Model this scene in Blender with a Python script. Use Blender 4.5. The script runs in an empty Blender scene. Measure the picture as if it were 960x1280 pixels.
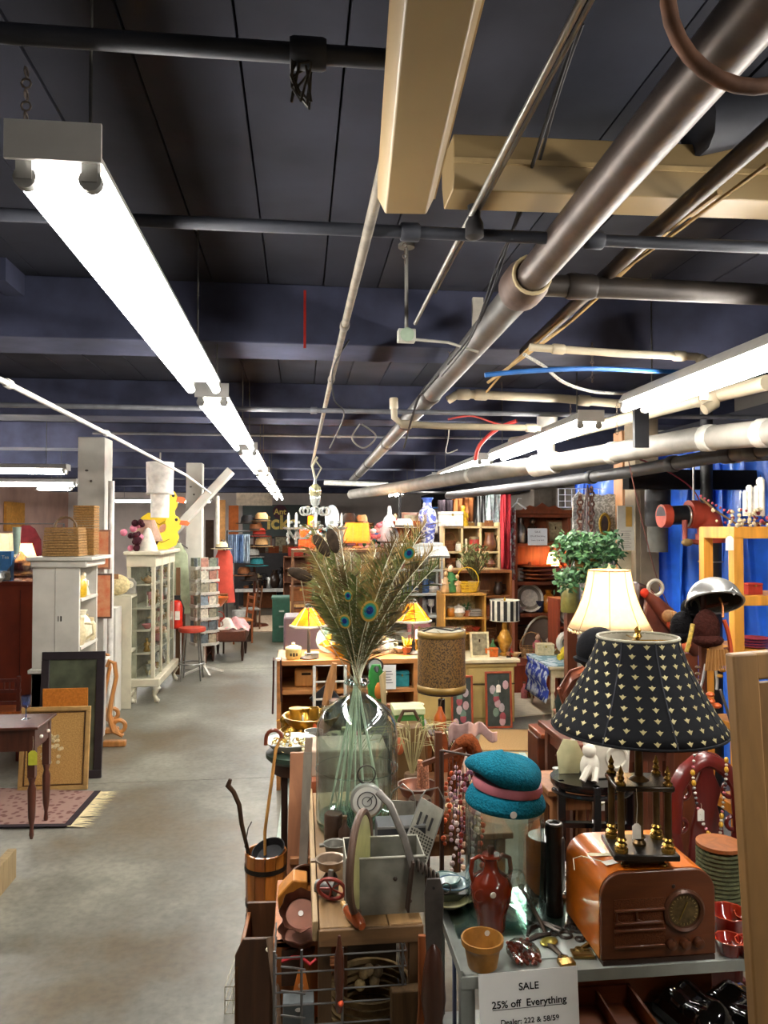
import bpy, bmesh, math, random
from mathutils import Vector, Matrix, Quaternion
S = bpy.context.scene
C = S.collection
PI = math.pi
RN = random.Random(11)
# ---------------- camera, world, exposure ----------------
F = 950.0
CAM = Vector((0, 0, 2.2)); YAW = math.radians(6.307); PITCH = math.radians(1.27)
cd = bpy.data.cameras.new('camera'); cam = bpy.data.objects.new('camera', cd); C.objects.link(cam)
cd.sensor_fit = 'HORIZONTAL'; cd.sensor_width = 36; cd.lens = 36 * F / 960; cd.clip_start = .05; cd.clip_end = 100
cam.location = CAM; cam.rotation_euler = (PI/2 + PITCH, 0, -YAW)
S.camera = cam
W = bpy.data.worlds.new('world'); S.world = W; W.use_nodes = True
W.node_tree.nodes['Background'].inputs[0].default_value = (.75, .8, .9, 1)
W.node_tree.nodes['Background'].inputs[1].default_value = .15
S.view_settings.view_transform = 'Standard'; S.view_settings.look = 'None'
S.view_settings.gamma = 1; S.view_settings.use_curve_mapping = False
S.view_settings.exposure = 2.65
TUBE_POWER = 15.0
S.cycles.use_denoising = True
S.cycles.max_bounces = 8; S.cycles.diffuse_bounces = 4; S.cycles.glossy_bounces = 4
S.cycles.transparent_max_bounces = 24; S.cycles.sample_clamp_indirect = 6; S.cycles.blur_glossy = 1.0
S.cycles.caustics_reflective = False; S.cycles.caustics_refractive = False
RM = cam.rotation_euler.to_matrix()
FWD = RM @ Vector((0, 0, -1))
def ray(px, py): return RM @ Vector(((px-480)/F, -(py-640)/F, -1))
def D(px, py, d):
    v = ray(px, py); return CAM + v*(d/v.y)          # the point of a pixel at distance d down the hall
def Z(px, py, z):
    v = ray(px, py); return CAM + v*((z-CAM.z)/v.z)   # the point of a pixel on the level z
def U(p): return (p-CAM).dot(FWD)/F                   # metres per pixel there
# ---------------- materials ----------------
def lin(h):
    h = h.lstrip('#'); c = [int(h[i:i+2], 16)/255 for i in (0, 2, 4)]
    return [x/12.92 if x <= .04045 else ((x+.055)/1.055)**2.4 for x in c]
MC = {}
def K(h, rough=.55, metal=0., var=.18, sc=14., bump=0., kind='n', emit=0., coat=0., col2=None):
    """noise / wood / fleck / cloth / check materials, cached"""
    key = (h, rough, metal, var, sc, bump, kind, emit, coat, col2)
    if key in MC: return MC[key]
    m = bpy.data.materials.new('%s_%s' % (kind, h)); MC[key] = m; m.use_nodes = True
    n = m.node_tree.nodes; l = m.node_tree.links; b = n['Principled BSDF']
    c = lin(h); tc = n.new('ShaderNodeTexCoord'); mp = n.new('ShaderNodeMapping'); l.new(tc.outputs['Object'], mp.inputs[0])
    ns = n.new('ShaderNodeTexNoise'); ns.inputs['Scale'].default_value = sc; ns.inputs['Detail'].default_value = 5
    l.new(mp.outputs[0], ns.inputs[0]); rp = n.new('ShaderNodeValToRGB'); fac = ns.outputs[0]
    lo, hi = .3, .7
    if kind == 'wood': mp.inputs['Scale'].default_value = (1, 1, .12); ns.inputs['Scale'].default_value = sc*2; ns.inputs['Distortion'].default_value = 1.2
    if kind == 'woodx': mp.inputs['Scale'].default_value = (.12, 1, 1); ns.inputs['Scale'].default_value = sc*2; ns.inputs['Distortion'].default_value = 1.2
    if kind == 'woody': mp.inputs['Scale'].default_value = (1, .12, 1); ns.inputs['Scale'].default_value = sc*2; ns.inputs['Distortion'].default_value = 1.2
    if kind == 'fleck': lo, hi = .48, .56
    if kind == 'cell':
        v = n.new('ShaderNodeTexVoronoi'); v.inputs['Scale'].default_value = sc; l.new(mp.outputs[0], v.inputs[0]); fac = v.outputs[0]; lo, hi = .25, .4
    if kind == 'stripe':
        v = n.new('ShaderNodeTexWave'); v.inputs['Scale'].default_value = sc; v.inputs['Distortion'].default_value = 0; l.new(mp.outputs[0], v.inputs[0]); fac = v.outputs[0]; lo, hi = .45, .55
    c1 = [x*(1-var) for x in c]; c2 = [min(1, x*(1+var)) for x in c]
    if col2: c1 = lin(col2); c2 = c
    rp.color_ramp.elements[0].position = lo; rp.color_ramp.elements[1].position = hi
    rp.color_ramp.elements[0].color = (*c1, 1); rp.color_ramp.elements[1].color = (*c2, 1)
    l.new(fac, rp.inputs[0]); l.new(rp.outputs[0], b.inputs['Base Color'])
    b.inputs['Roughness'].default_value = rough; b.inputs['Metallic'].default_value = metal; b.inputs['Coat Weight'].default_value = coat
    if rough >= .65 and not metal: b.inputs['Specular IOR Level'].default_value = .15
    if bump:
        bp = n.new('ShaderNodeBump'); bp.inputs['Strength'].default_value = bump; bp.inputs['Distance'].default_value = .01
        l.new(fac, bp.inputs['Height']); l.new(bp.outputs[0], b.inputs['Normal'])
    if emit:
        b.inputs['Emission Strength'].default_value = emit; b.inputs['Emission Color'].default_value = (*c, 1)
    return m
def WD(h, rough=.45, var=.3, sc=9., coat=0., ax=''): return K(h, rough, 0, var, sc, .12, 'wood'+ax, 0, coat)
def glass(h, tint=.9, rough=.03, refl=1.0):
    key = ('g', h, tint, rough, refl)
    if key in MC: return MC[key]
    m = bpy.data.materials.new('glass_'+h); MC[key] = m; m.use_nodes = True; n = m.node_tree.nodes; l = m.node_tree.links
    n.remove(n['Principled BSDF']); o = n['Material Output']; c = lin(h)
    t = n.new('ShaderNodeBsdfTransparent'); g = n.new('ShaderNodeBsdfGlossy'); mx = n.new('ShaderNodeMixShader'); lw = n.new('ShaderNodeLayerWeight')
    tc = n.new('ShaderNodeTexCoord'); ns = n.new('ShaderNodeTexNoise'); ns.inputs['Scale'].default_value = 9; l.new(tc.outputs['Object'], ns.inputs[0])
    rp = n.new('ShaderNodeValToRGB'); rp.color_ramp.elements[0].position = .35; rp.color_ramp.elements[1].position = .7
    rp.color_ramp.elements[0].color = (*[tint*x*.92 for x in c], 1); rp.color_ramp.elements[1].color = (*[min(1, tint*x*1.03) for x in c], 1)
    l.new(ns.outputs[0], rp.inputs[0]); l.new(rp.outputs[0], t.inputs[0])
    g.inputs['Roughness'].default_value = rough; lw.inputs['Blend'].default_value = .35
    mt = n.new('ShaderNodeMath'); mt.operation = 'MULTIPLY_ADD'; mt.inputs[1].default_value = .6*refl; mt.inputs[2].default_value = .05*refl
    l.new(lw.outputs['Facing'], mt.inputs[0]); l.new(mt.outputs[0], mx.inputs[0]); l.new(t.outputs[0], mx.inputs[1]); l.new(g.outputs[0], mx.inputs[2])
    l.new(mx.outputs[0], o.inputs[0]); return m
def shade_mat(h, tr=.55, kind=None, col2=None, sc=40):
    key = ('sh', h, tr, kind, col2, sc)
    if key in MC: return MC[key]
    m = bpy.data.materials.new('shade_'+h); MC[key] = m; m.use_nodes = True; n = m.node_tree.nodes; l = m.node_tree.links
    b = n['Principled BSDF']; o = n['Material Output']; c = lin(h); b.inputs['Base Color'].default_value = (*c, 1); b.inputs['Roughness'].default_value = .8
    t = n.new('ShaderNodeBsdfTranslucent'); t.inputs[0].default_value = (*c, 1); mx = n.new('ShaderNodeMixShader'); mx.inputs[0].default_value = tr
    tc = n.new('ShaderNodeTexCoord'); ns = n.new('ShaderNodeTexNoise'); ns.inputs['Scale'].default_value = sc; l.new(tc.outputs['Object'], ns.inputs[0])
    rp = n.new('ShaderNodeValToRGB'); c2 = lin(col2) if col2 else [x*.9 for x in c]
    rp.color_ramp.elements[0].position = .45; rp.color_ramp.elements[1].position = .6
    rp.color_ramp.elements[0].color = (*c2, 1); rp.color_ramp.elements[1].color = (*c, 1)
    l.new(ns.outputs[0], rp.inputs[0]); l.new(rp.outputs[0], b.inputs['Base Color']); l.new(rp.outputs[0], t.inputs[0])
    l.new(b.outputs[0], mx.inputs[1]); l.new(t.outputs[0], mx.inputs[2]); l.new(mx.outputs[0], o.inputs[0]); return m
# ---------------- mesh collector ----------------
class MB:
    def __init__(s): s.v = []; s.f = []
    def add(s, vs, fs, M=None):
        k = len(s.v)
        s.v += [tuple(M @ Vector(v)) if M else tuple(v) for v in vs]
        s.f += [tuple(k+i for i in f) for f in fs]; return s
    def box(s, c, d, M=None, tap=1.):
        x, y, z = d[0]/2, d[1]/2, d[2]/2
        vs = [(c[0]+sx*x*(tap if sz > 0 else 1), c[1]+sy*y*(tap if sz > 0 else 1), c[2]+sz*z) for sx, sy, sz in
              ((-1,-1,-1),(1,-1,-1),(1,1,-1),(-1,1,-1),(-1,-1,1),(1,-1,1),(1,1,1),(-1,1,1))]
        return s.add(vs, [(3,2,1,0),(4,5,6,7),(0,1,5,4),(1,2,6,5),(2,3,7,6),(3,0,4,7)], M)
    def bar(s, a, b, w, h=None):
        """box beam from a to b"""
        a = Vector(a); b = Vector(b); h = h or w; q = (b-a).to_track_quat('Z', 'Y').to_matrix().to_4x4()
        return s.box((0, 0, (b-a).length/2), (w, h, (b-a).length), Matrix.Translation(a) @ q)
    def tube(s, pts, r, n=8, closed=False, flat=1.):
        P = [Vector(p) for p in pts]; N = len(P); rr = r if isinstance(r, (list, tuple)) else [r]*N
        vs = []; up = None
        for i in range(N):
            a = P[i-1] if (i or closed) else P[0]; b = P[(i+1) % N] if (i < N-1 or closed) else P[-1]
            t = (b-a); t = t.normalized() if t.length > 1e-9 else Vector((0, 0, 1))
            if up is None: up = t.orthogonal().normalized()
            up = (up-t*up.dot(t)); up = up.normalized() if up.length > 1e-6 else t.orthogonal().normalized()
            w = t.cross(up)
            for k in range(n):
                an = 2*PI*k/n; vs.append(P[i]+(up*math.cos(an)+w*math.sin(an)*flat)*rr[i])
        fs = []
        for i in range(N if closed else N-1):
            for k in range(n):
                j = (i+1) % N; fs.append((i*n+k, i*n+(k+1) % n, j*n+(k+1) % n, j*n+k))
        if not closed: fs += [tuple(range(n))[::-1], tuple((N-1)*n+k for k in range(n))]
        return s.add(vs, fs)
    def lathe(s, prof, n=16, c=(0, 0, 0), sx=1., sy=1., M=None, cap=True):
        vs = []; fs = []; m = len(prof)
        for r, z in prof:
            for k in range(n):
                a = 2*PI*k/n; vs.append((c[0]+r*math.cos(a)*sx, c[1]+r*math.sin(a)*sy, c[2]+z))
        for i in range(m-1):
            for k in range(n): fs.append((i*n+k, i*n+(k+1) % n, (i+1)*n+(k+1) % n, (i+1)*n+k))
        if cap: fs += [tuple(range(n))[::-1], tuple((m-1)*n+k for k in range(n))]
        return s.add(vs, fs, M)
    def ball(s, c, r, n=10, M=None):
        r = r if isinstance(r, (list, tuple)) else (r, r, r); h = max(4, n//2+1)
        prof = [(math.sin(PI*i/h), -math.cos(PI*i/h)) for i in range(h+1)]; prof[0] = (.02, -1); prof[-1] = (.02, 1)
        T = Matrix.Translation(c) @ Matrix.Diagonal((r[0], r[1], r[2], 1))
        return s.lathe(prof, n, M=(M @ T) if M else T)
    def prism(s, pts, t0, t1, M=None):
        """outline in x,z; thickness along y"""
        n = len(pts); ar = sum(pts[i][0]*pts[(i+1) % n][1]-pts[(i+1) % n][0]*pts[i][1] for i in range(n))
        if ar < 0: pts = pts[::-1]
        vs = [(p[0], t0, p[1]) for p in pts]+[(p[0], t1, p[1]) for p in pts]
        fs = [tuple(range(n)), tuple(range(2*n-1, n-1, -1))]+[(i+n, (i+1) % n+n, (i+1) % n, i) for i in range(n)]
        return s.add(vs, fs, M)
    def grid(s, fn, nu, nv, M=None):
        vs = [fn(i/nu, j/nv) for j in range(nv+1) for i in range(nu+1)]
        fs = [(j*(nu+1)+i, j*(nu+1)+i+1, (j+1)*(nu+1)+i+1, (j+1)*(nu+1)+i) for j in range(nv) for i in range(nu)]
        return s.add(vs, fs, M)
    def ring(s, c, R, r, n=16, m=6, ax='z', M=None):
        pts = []
        for k in range(n):
            a = 2*PI*k/n; u, w = R*math.cos(a), R*math.sin(a)
            pts.append((c[0]+u, c[1]+w, c[2]) if ax == 'z' else (c[0]+u, c[1], c[2]+w) if ax == 'y' else (c[0], c[1]+u, c[2]+w))
        if M: pts = [M @ Vector(p) for p in pts]
        return s.tube(pts, r, m, closed=True)
def part(name, mb, mat, par=None, loc=None, rot=None, bev=0, smooth=True, label=None, thick=0, stuff=False, sub=0):
    me = bpy.data.meshes.new(name); me.from_pydata(mb.v, [], mb.f); me.materials.append(mat)
    if smooth:
        me.polygons.foreach_set('use_smooth', [True]*len(me.polygons)); me.set_sharp_from_angle(angle=math.radians(38))
    o = bpy.data.objects.new(name, me); C.objects.link(o)
    if par: o.parent = par
    if loc is not None: o.location = loc
    if rot: o.rotation_euler = rot
    if thick: q = o.modifiers.new('thick', 'SOLIDIFY'); q.thickness = thick; q.offset = 0
    if bev: q = o.modifiers.new('bevel', 'BEVEL'); q.width = bev; q.segments = 2; q.limit_method = 'ANGLE'
    if sub: q = o.modifiers.new('sub', 'SUBSURF'); q.levels = sub; q.render_levels = sub
    if label: o['label'] = label
    if stuff: o['kind'] = 'stuff'
    return o
def thing(name, label, cat, loc=(0, 0, 0), rz=0., group=None, rot=None):
    o = bpy.data.objects.new(name, None); C.objects.link(o); o.location = loc; o.rotation_euler = rot or (0, 0, rz)
    o.empty_display_size = .05; o['label'] = label; o['category'] = cat
    if group: o['group'] = group
    return o
def solo(name, label, cat, mb, mat, loc=(0, 0, 0), rz=0., group=None, **k):
    o = part(name, mb, mat, None, loc, (0, 0, rz), **k); o['label'] = label; o['category'] = cat
    if group: o['group'] = group
    return o
def struct(name, mb, mat, par=None, **k):
    o = part(name, mb, mat, par, **k)
    if not par: o['kind'] = 'structure'
    return o
def dup(root, loc, rz=None, label=None, group=None):
    c = root.copy(); C.objects.link(c); c.location = loc
    if rz is not None: c.rotation_euler = (0, 0, rz)
    if label: c['label'] = label
    if group: c['group'] = group
    for ch in list(root.children):
        a = ch.copy(); C.objects.link(a); a.parent = c
        for g in list(ch.children): b = g.copy(); C.objects.link(b); b.parent = a
    return c
def textmesh(body, size, mat, name, par, loc, rot, align='CENTER', thick=.0004, bold=0.):
    cu = bpy.data.curves.new(name, 'FONT'); cu.body = body; cu.size = size; cu.align_x = align; cu.extrude = thick; cu.offset = bold
    t = bpy.data.objects.new(name, cu); C.objects.link(t)
    me = bpy.data.meshes.new_from_object(t.evaluated_get(bpy.context.evaluated_depsgraph_get()))
    bpy.data.objects.remove(t); me.materials.clear(); me.materials.append(mat)
    o = bpy.data.objects.new(name, me); C.objects.link(o); o.parent = par; o.location = loc; o.rotation_euler = rot
    return o
def ordn(i): return ['first', 'second', 'third', 'fourth', 'fifth', 'sixth', 'seventh', 'eighth', 'ninth', 'tenth', 'eleventh', 'twelfth'][i]
# ---------------- shell ----------------
def concrete():
    m = bpy.data.materials.new('concrete_floor'); m.use_nodes = True; n = m.node_tree.nodes; l = m.node_tree.links; b = n['Principled BSDF']
    tc = n.new('ShaderNodeTexCoord'); a = n.new('ShaderNodeTexNoise'); a.inputs['Scale'].default_value = .55; a.inputs['Detail'].default_value = 8; a.inputs['Roughness'].default_value = .65
    c = n.new('ShaderNodeTexNoise'); c.inputs['Scale'].default_value = 22; c.inputs['Detail'].default_value = 6
    r1 = n.new('ShaderNodeValToRGB'); e = r1.color_ramp.elements; e[0].position = .34; e[1].position = .66
    e[0].color = (*lin('585244'), 1); e[1].color = (*lin('8f8d80'), 1); q = e.new(.5); q.color = (*lin('68665c'), 1)
    q = e.new(.4); q.color = (*lin('5e5340'), 1)
    r2 = n.new('ShaderNodeValToRGB'); r2.color_ramp.elements[0].color = (.72, .72, .72, 1); r2.color_ramp.elements[1].color = (1.05, 1.05, 1.05, 1)
    r2.color_ramp.elements[0].position = .3; r2.color_ramp.elements[1].position = .6
    mx = n.new('ShaderNodeMix'); mx.data_type = 'RGBA'; mx.blend_type = 'MULTIPLY'; mx.inputs[0].default_value = .8
    for x in (a, c): l.new(tc.outputs['Object'], x.inputs[0])
    l.new(a.outputs[0], r1.inputs[0]); l.new(c.outputs[0], r2.inputs[0]); l.new(r1.outputs[0], mx.inputs[6]); l.new(r2.outputs[0], mx.inputs[7]); l.new(mx.outputs[2], b.inputs['Base Color'])
    r3 = n.new('ShaderNodeValToRGB'); r3.color_ramp.elements[0].color = (.28,)*3+(1,); r3.color_ramp.elements[1].color = (.6,)*3+(1,)
    l.new(a.outputs[0], r3.inputs[0]); l.new(r3.outputs[0], b.inputs['Roughness'])
    bp = n.new('ShaderNodeBump'); bp.inputs['Strength'].default_value = .1; l.new(c.outputs[0], bp.inputs['Height']); l.new(bp.outputs[0], b.inputs['Normal'])
    return m
XL, XR, YB, YF, ZC = -7.0, 4.4, -3.0, 24.0, 3.59
fl = bpy.data.objects.new('floor', None); C.objects.link(fl); fl['kind'] = 'structure'
cm = concrete()
ys = [YB, 1.6, 6.85, 12.2, 17.6, YF]; xs = [XL, -3.4, 1.05, XR]
for i in range(5):
    for j in range(3):
        part('slab', MB().box(((xs[j]+xs[j+1])/2, (ys[i]+ys[i+1])/2, -.05), (xs[j+1]-xs[j]-.006, ys[i+1]-ys[i]-.006, .1)), cm, fl)
part('joint_filler', MB().box(((XL+XR)/2, (YB+YF)/2, -.06), (XR-XL, YF-YB, .1)), K('55524a', .9), fl)
def wall(name, x0, x1, y0, y1, col, z1=3.72, z0=-.1, sc=2.): struct(name, MB().box(((x0+x1)/2, (y0+y1)/2, (z0+z1)/2), (abs(x1-x0), abs(y1-y0), z1-z0)), K(col, .9, 0, .12, sc, .15))
wall('wall_far', XL-.2, XR+.2, YF, YF+.2, 'd6ccc6')
wall('wall_left', XL-.2, XL, YB, YF, 'c9a597')
wall('wall_right', XR, XR+.2, YB, YF, '6b655f')
wall('wall_back', XL-.2, XR+.2, YB-.2, YB, '8f8a84')
ce = bpy.data.objects.new('ceiling', None); C.objects.link(ce); ce['kind'] = 'structure'
part('deck', MB().box(((XL+XR)/2, (YB+YF)/2, ZC+.08), (XR-XL+.4, YF-YB+.4, .06)), K('07070a', .95), ce)
pm = [K(c, .75, 0, .35, 2.2, .25) for c in ('292a33', '2d2f39', '25262e', '313138')]
x = XL; i = 0
while x < XR:
    w = .31; k = RN.uniform(-.004, .004)
    part('plank', MB().box((x+w/2, (YB+YF)/2, ZC+.02+k), (w-.007, YF-YB, .045)), pm[RN.randrange(4)], ce, bev=.002 if -2 < x < 3 else 0); x += w
bm_ = K('3d4054', .8, 0, .35, 3., .3)
for k in range(7):
    y = 4.32+2.96*k
    part('beam', MB().box(((XL+XR)/2, y+.21, ZC-.17), (XR-XL, .42, .34)), bm_, ce, bev=.008)
part('beam', MB().box((-1.95, 1.3, ZC-.14), (2.9, .3, .27)), bm_, ce, bev=.006)
part('beam', MB().box((1.75, 1.32, ZC-.13), (2.3, .28, .26)), K('15151a', .8), ce, bev=.006)
for (x, y) in ((-1.55, 3.9), (-2.9, 6.4)): part('blocking', MB().box((x, y+.9, ZC-.06), (.1, 1.5, .12)), bm_, ce)
# boxed timber along the right side above the lights
part('girder', MB().box((4.0, 10.5, ZC-.52), (.3, 27, .35)), K('2a2a30', .8, 0, .3, 3, .2), ce)
solo('painted_mark', 'red painted line running up the near ceiling beam', 'mark', MB().box((0, 0, 0), (.014, .004, .33)), K('a02822', .7), D(381, 399, 4.317))
# ---------------- pipes ----------------
def pipe(label, pts, r, mat, joints=(), jm=None, name='pipe', n=12, jr=1.25, cat='pipe', jl=None):
    t = thing(name, label, cat, pts[0]); o = Vector(pts[0]); part('run', MB().tube([Vector(p)-o for p in pts], r, n), mat, t)
    P = [Vector(p) for p in pts]
    for (i, f) in joints:
        c = P[i].lerp(P[i+1], f); dr = (P[i+1]-P[i]).normalized()*(jl or r*1.4)
        part('coupling', MB().tube([c-o-dr, c-o-dr*.8, c-o+dr*.8, c-o+dr], [r*jr*.9, r*jr, r*jr, r*jr*.9], n), jm or mat, t)
    return t
iron = K('4f443e', .42, .55, .35, 9, .25); gry = K('56534f', .5, .3, .3, 6, .2); dk = K('2e3038', .6, .1, .3, 7, .2)
pvc = K('b0a48c', .5, 0, .12, 7); cream = K('947c54', .45, 0, .12, 2.5); dusty = K('6e6558', .7, .2, .35, 14, .3)
t = pipe('long brown iron pipe running down the hall under the ceiling', [(.80, .35, 3.15), (.868, 2.84, 3.15)], .062, iron)
part('hub', MB().tube([(.061, 2.4, 0), (.063, 2.47, 0), (.0655, 2.56, 0), (.067, 2.6, 0)], [.075, .09, .09, .078], 20), K('5b4a41', .6, .5, .4, 12, .3), t)
part('caulk_ring', MB().ring((.061, 2.395, 0), .07, .008, 20, 6, 'y'), K('b5a37f', .8), t, label='cream ring of caulking')
pipe('grey far run of the big ceiling pipe beyond the hub', [(.872, 2.9, 3.15), (.92, 5.3, 3.15), (.98, 10, 3.15), (1.02, 15, 3.15)], .066, gry, [(0, .99), (1, .3), (1, .65), (2, .2), (2, .6)], K('3f3b38', .6, .4), jr=1.12, jl=.06)
t = pipe('dark branch pipe leaving the iron hub toward the right wall', [(.93, 2.86, 3.15), (1.2, 2.86, 3.15), (4.2, 2.9, 3.14)], .042, K('39332f', .5, .4, .35, 9, .2), [(0, .6)], jr=1.2)
# clevis ring close to the camera
a = D(935, 5, 1.15); mb = MB(); R_ = 105*U(a)
mb.tube([a+Vector((R_*math.cos(q), 0, R_*math.sin(q)))-a for q in [PI*(.88+1.0*k/14) for k in range(15)]], .013, 10)
solo('pipe_hanger', 'rusty curved hanger strap around the nearest pipe', 'hanger', mb, K('6b4b39', .7, .4, .4, 16, .4), a)
pipe('broad dark pipe crossing under the ceiling behind the hanger strap', [D(870, 150, 2.3), D(1010, 120, 2.3)], .11, dk)
pipe('dark pipe running above and behind the long cream panel', [Z(1000, 130, 3.2), Z(800, 305, 3.2), Z(655, 440, 3.2)], .028, K('5a4f47', .5, .3))
pipe('slim dusty pipe down the middle of the ceiling toward the chandelier', [(.215, .6, 3.13), (.21, 2.2, 3.13), (.19, 5, 3.13), (.17, 11.3, 3.13)], .0165, dusty, [(0, .3), (1, .45), (1, .9), (2, .4)], K('6f675c', .7, .3), jr=1.35, jl=.03)
t = pipe('nearest dark pipe crossing the ceiling from left to right', [(-2.6, 1.46, 3.12), (.21, 1.46, 3.12)], .019, dk, [(0, .93)], jr=1.6, jl=.035)
mb = MB()
for k in range(5):
    q = RN.uniform(0, 6); mb.tube([(2.6+.02*math.cos(q+j), .02*math.sin(q*2+j), -.02-.018*j*(j < 5)+.01*math.sin(q+j)) for j in range(8)], .0028, 5)
part('wire_tangle', mb, K('3a3734', .7), t)
part('ring_hook', MB().ring((1.96, 0, -.03), .018, .003, 12, 5, 'y'), K('8a8a88', .4, .8), t)
pipe('second dark pipe crossing the ceiling under the planks', [(-3, 2.39, 3.15), (4.2, 2.39, 3.15)], .02, dk, [(0, .465), (0, .55)], jr=1.5, jl=.03)
solo('sprinkler_valve', 'small dark sprinkler valve on the second cross pipe', 'valve', MB().lathe([(.01, 0), (.03, .01), (.03, .05), (.02, .07), (.022, .11)], 12), K('3c3a3b', .5, .5), D(593, 300, 2.36))
for i, (d, py, dd) in enumerate(((5.6, 513, 1), (7.7, 527, 0), (9.9, 545, 1))):
    z = CAM.z+(661-py)*d/F
    pipe('pale thin pipe crossing between the ceiling beams, %s from the front' % ordn(i), [(-3.4+i*.4, d, z), (3.6, d, z)], .014+.004*dd, K('6e6f74', .6, .3), [(0, .5)], jr=1.4)
pipe('white plastic pipe along the left side from the first post', [(-1.22, 1.5, 2.79), (-1.2, 3.1, 2.8), (-1.19, 4.9, 2.79), (-1.18, 8.05, 2.76), (-1.15, 10, 2.66)], .013, K('c9c6c0', .5), [(1, .1), (1, .97)], jr=1.6)
pipe('grey thin conduit coming down from the ceiling junction box', [(.52, .9, 3.2), (.53, 1.5, 3.2), (.555, 3.64, 3.2)], .009, K('9a978f', .4, .7))
pipe('second grey conduit beside the cream panel', [(.545, .9, 3.215), (.556, 1.5, 3.215), (.575, 3.2, 3.215)], .006, K('86837c', .4, .7))
t = thing('junction_box', 'square white junction box with round cover under the ceiling', 'electrical box', D(508, 420, 3.62))
part('housing', MB().box((0, 0, .0), (.085, .06, .06)), K('a8a79d', .6), t, bev=.004)
part('cover', MB().lathe([(.001, -.004), (.034, -.004), (.034, .0), (.001, .0)], 18, M=Matrix.Translation((0, -.032, .0)) @ Matrix.Rotation(PI/2, 4, 'X')), K('8fa08a', .6), t)
part('hanging_rod', MB().tube([(0, 0, .03), (0, 0, .44)], .009, 8), K('9a978f', .5, .6), t)
part('ceiling_flange', MB().lathe([(.04, .43), (.04, .445), (.015, .455)], 14), K('7d7a72', .5, .6), t)
pipe('thin pale conduit running right from the junction box', [D(515, 424, 3.6), D(560, 428, 3.6), D(598, 440, 3.6)], .007, K('b5b2a8', .5, .4))
solo('wood_scrap', 'short white wooden offcut fixed upright to the ceiling beam', 'board', MB().box((0, 0, 0), (.06, .03, .25)), K('c9c4b8', .7), D(597, 400, 4.2))
# white pvc runs right of centre
pipe('cream plastic pipe with an elbow above the blue cable', [D(662, 434, 3.42), D(780, 442, 3.42), D(872, 446, 3.42), D(880, 452, 3.42), D(880, 500, 3.42)], .018, pvc, [(0, .3), (2, .9), (1, .75)], jr=1.35, jl=.03)
pipe('white plastic pipe crossing behind the far hub, with an elbow', [D(560, 500, 5.2), D(572, 493, 5.2), D(590, 493, 5.2), D(700, 498, 5.2), D(800, 507, 5.2)], .03, pvc, [(1, .4), (2, .1), (3, .3)], jr=1.3, jl=.045)
pipe('white plastic trap pipe bending down left of the big pipe', [D(492, 500, 5.4), D(493, 522, 5.4), D(502, 530, 5.4), D(560, 533, 5.4), D(675, 535, 5.4)], .024, pvc, [(0, .2), (2, .1), (3, .9)], jr=1.3, jl=.04)
pipe('white plastic drain running along the row of right lights', [D(960, 478, 3.9), D(860, 503, 4.8), D(700, 545, 6.3), D(640, 552, 7.2)], .045, pvc, [(0, .8), (1, .3)], jr=1.15, jl=.05)
pipe('small white elbow hanging below the plastic drain', [D(893, 492, 4.4), D(893, 505, 4.4), D(880, 512, 4.4)], .035, pvc)
t = pipe('fat white plastic pipe with couplings above the shelves', [D(1040, 533, 3.5), D(960, 541, 3.9), D(870, 549, 4.45), D(690, 579, 6.1), D(600, 592, 7.2), D(520, 606, 8.9), D(440, 618, 11.5)], .075, K('7c7870', .6, 0, .3, 5), [(1, .05), (1, .8), (2, .5), (3, .05), (4, .1)], K('a5a29a', .5), jr=1.1, jl=.04)
o = Vector(t.location)
part('tee', MB().tube([D(683, 582, 6.15)-o, D(683, 520, 6.15)-o], .07, 16), K('dad6cc', .5), t)
part('tee_collar', MB().tube([D(684, 537, 6.15)-o, D(684, 520, 6.15)-o], .085, 16), K('e0ddd4', .5), t)
part('white_coupling', MB().tube([D(668, 583, 6.3)-o, D(695, 578, 6.05)-o], .092, 16), K('e0ddd4', .5), t)
t = pipe('lower dark grey pipe hung along the tarp wall', [D(1040, 545, 3.9), D(960, 561, 4.3), D(890, 571, 4.7), D(780, 591, 5.7), D(690, 603, 7.0), D(560, 620, 9.5)], .047, K('4a4a4c', .55, .2, .2, 6), [(1, .25), (1, .7), (2, .4), (3, .4)], K('2f2f31', .6), jr=1.25, jl=.04)
pipe('pale round duct crossing at the far end of the hall', [D(405, 603, 14), D(485, 606, 14)], .05, K('e6e6e0', .5))
# old cables
def cable(label, pts, r, mat, name='cable'):
    P = [Vector(p) for p in pts]; out = []
    for i in range(len(P)-1):
        a = P[max(i-1, 0)]; b = P[i]; c = P[i+1]; d = P[min(i+2, len(P)-1)]
        for k in range(6):
            t = k/6; out.append(.5*((2*b)+(c-a)*t+(2*a-5*b+4*c-d)*t*t+(3*b-a-3*c+d)*t**3))
    out.append(P[-1]); o = out[0]
    return solo(name, label, 'cable', MB().tube([p-o for p in out], r, 6), mat, o)
tan = K('c3a678', .7); blk = K('17171b', .6)
cable('tan cable lashed along the big pipe, upper strand', [D(900, 240, 2.15), D(822, 300, 2.75), D(740, 378, 3.2), D(690, 420, 3.5), D(610, 478, 4.0)], .009, tan)
cable('tan cable lashed along the big pipe, lower strand', [D(960, 205, 1.95), D(845, 290, 2.6), D(735, 372, 3.2), D(640, 455, 3.9), D(608, 490, 4.2)], .007, K('a88a5c', .7))
cable('bright blue cable sagging to the right', [D(606, 469, 3.6), D(660, 464, 3.6), D(745, 461, 3.6), D(862, 466, 3.7)], .012, K('1f66b0', .45))
cable('ribbed grey flexible conduit looping to the right light', [D(655, 443, 3.5), D(680, 458, 3.7), D(705, 478, 3.9), D(745, 490, 4.1), D(800, 492, 4.25)], .009, K('9b9a94', .5, .5, .5, 120))
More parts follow.
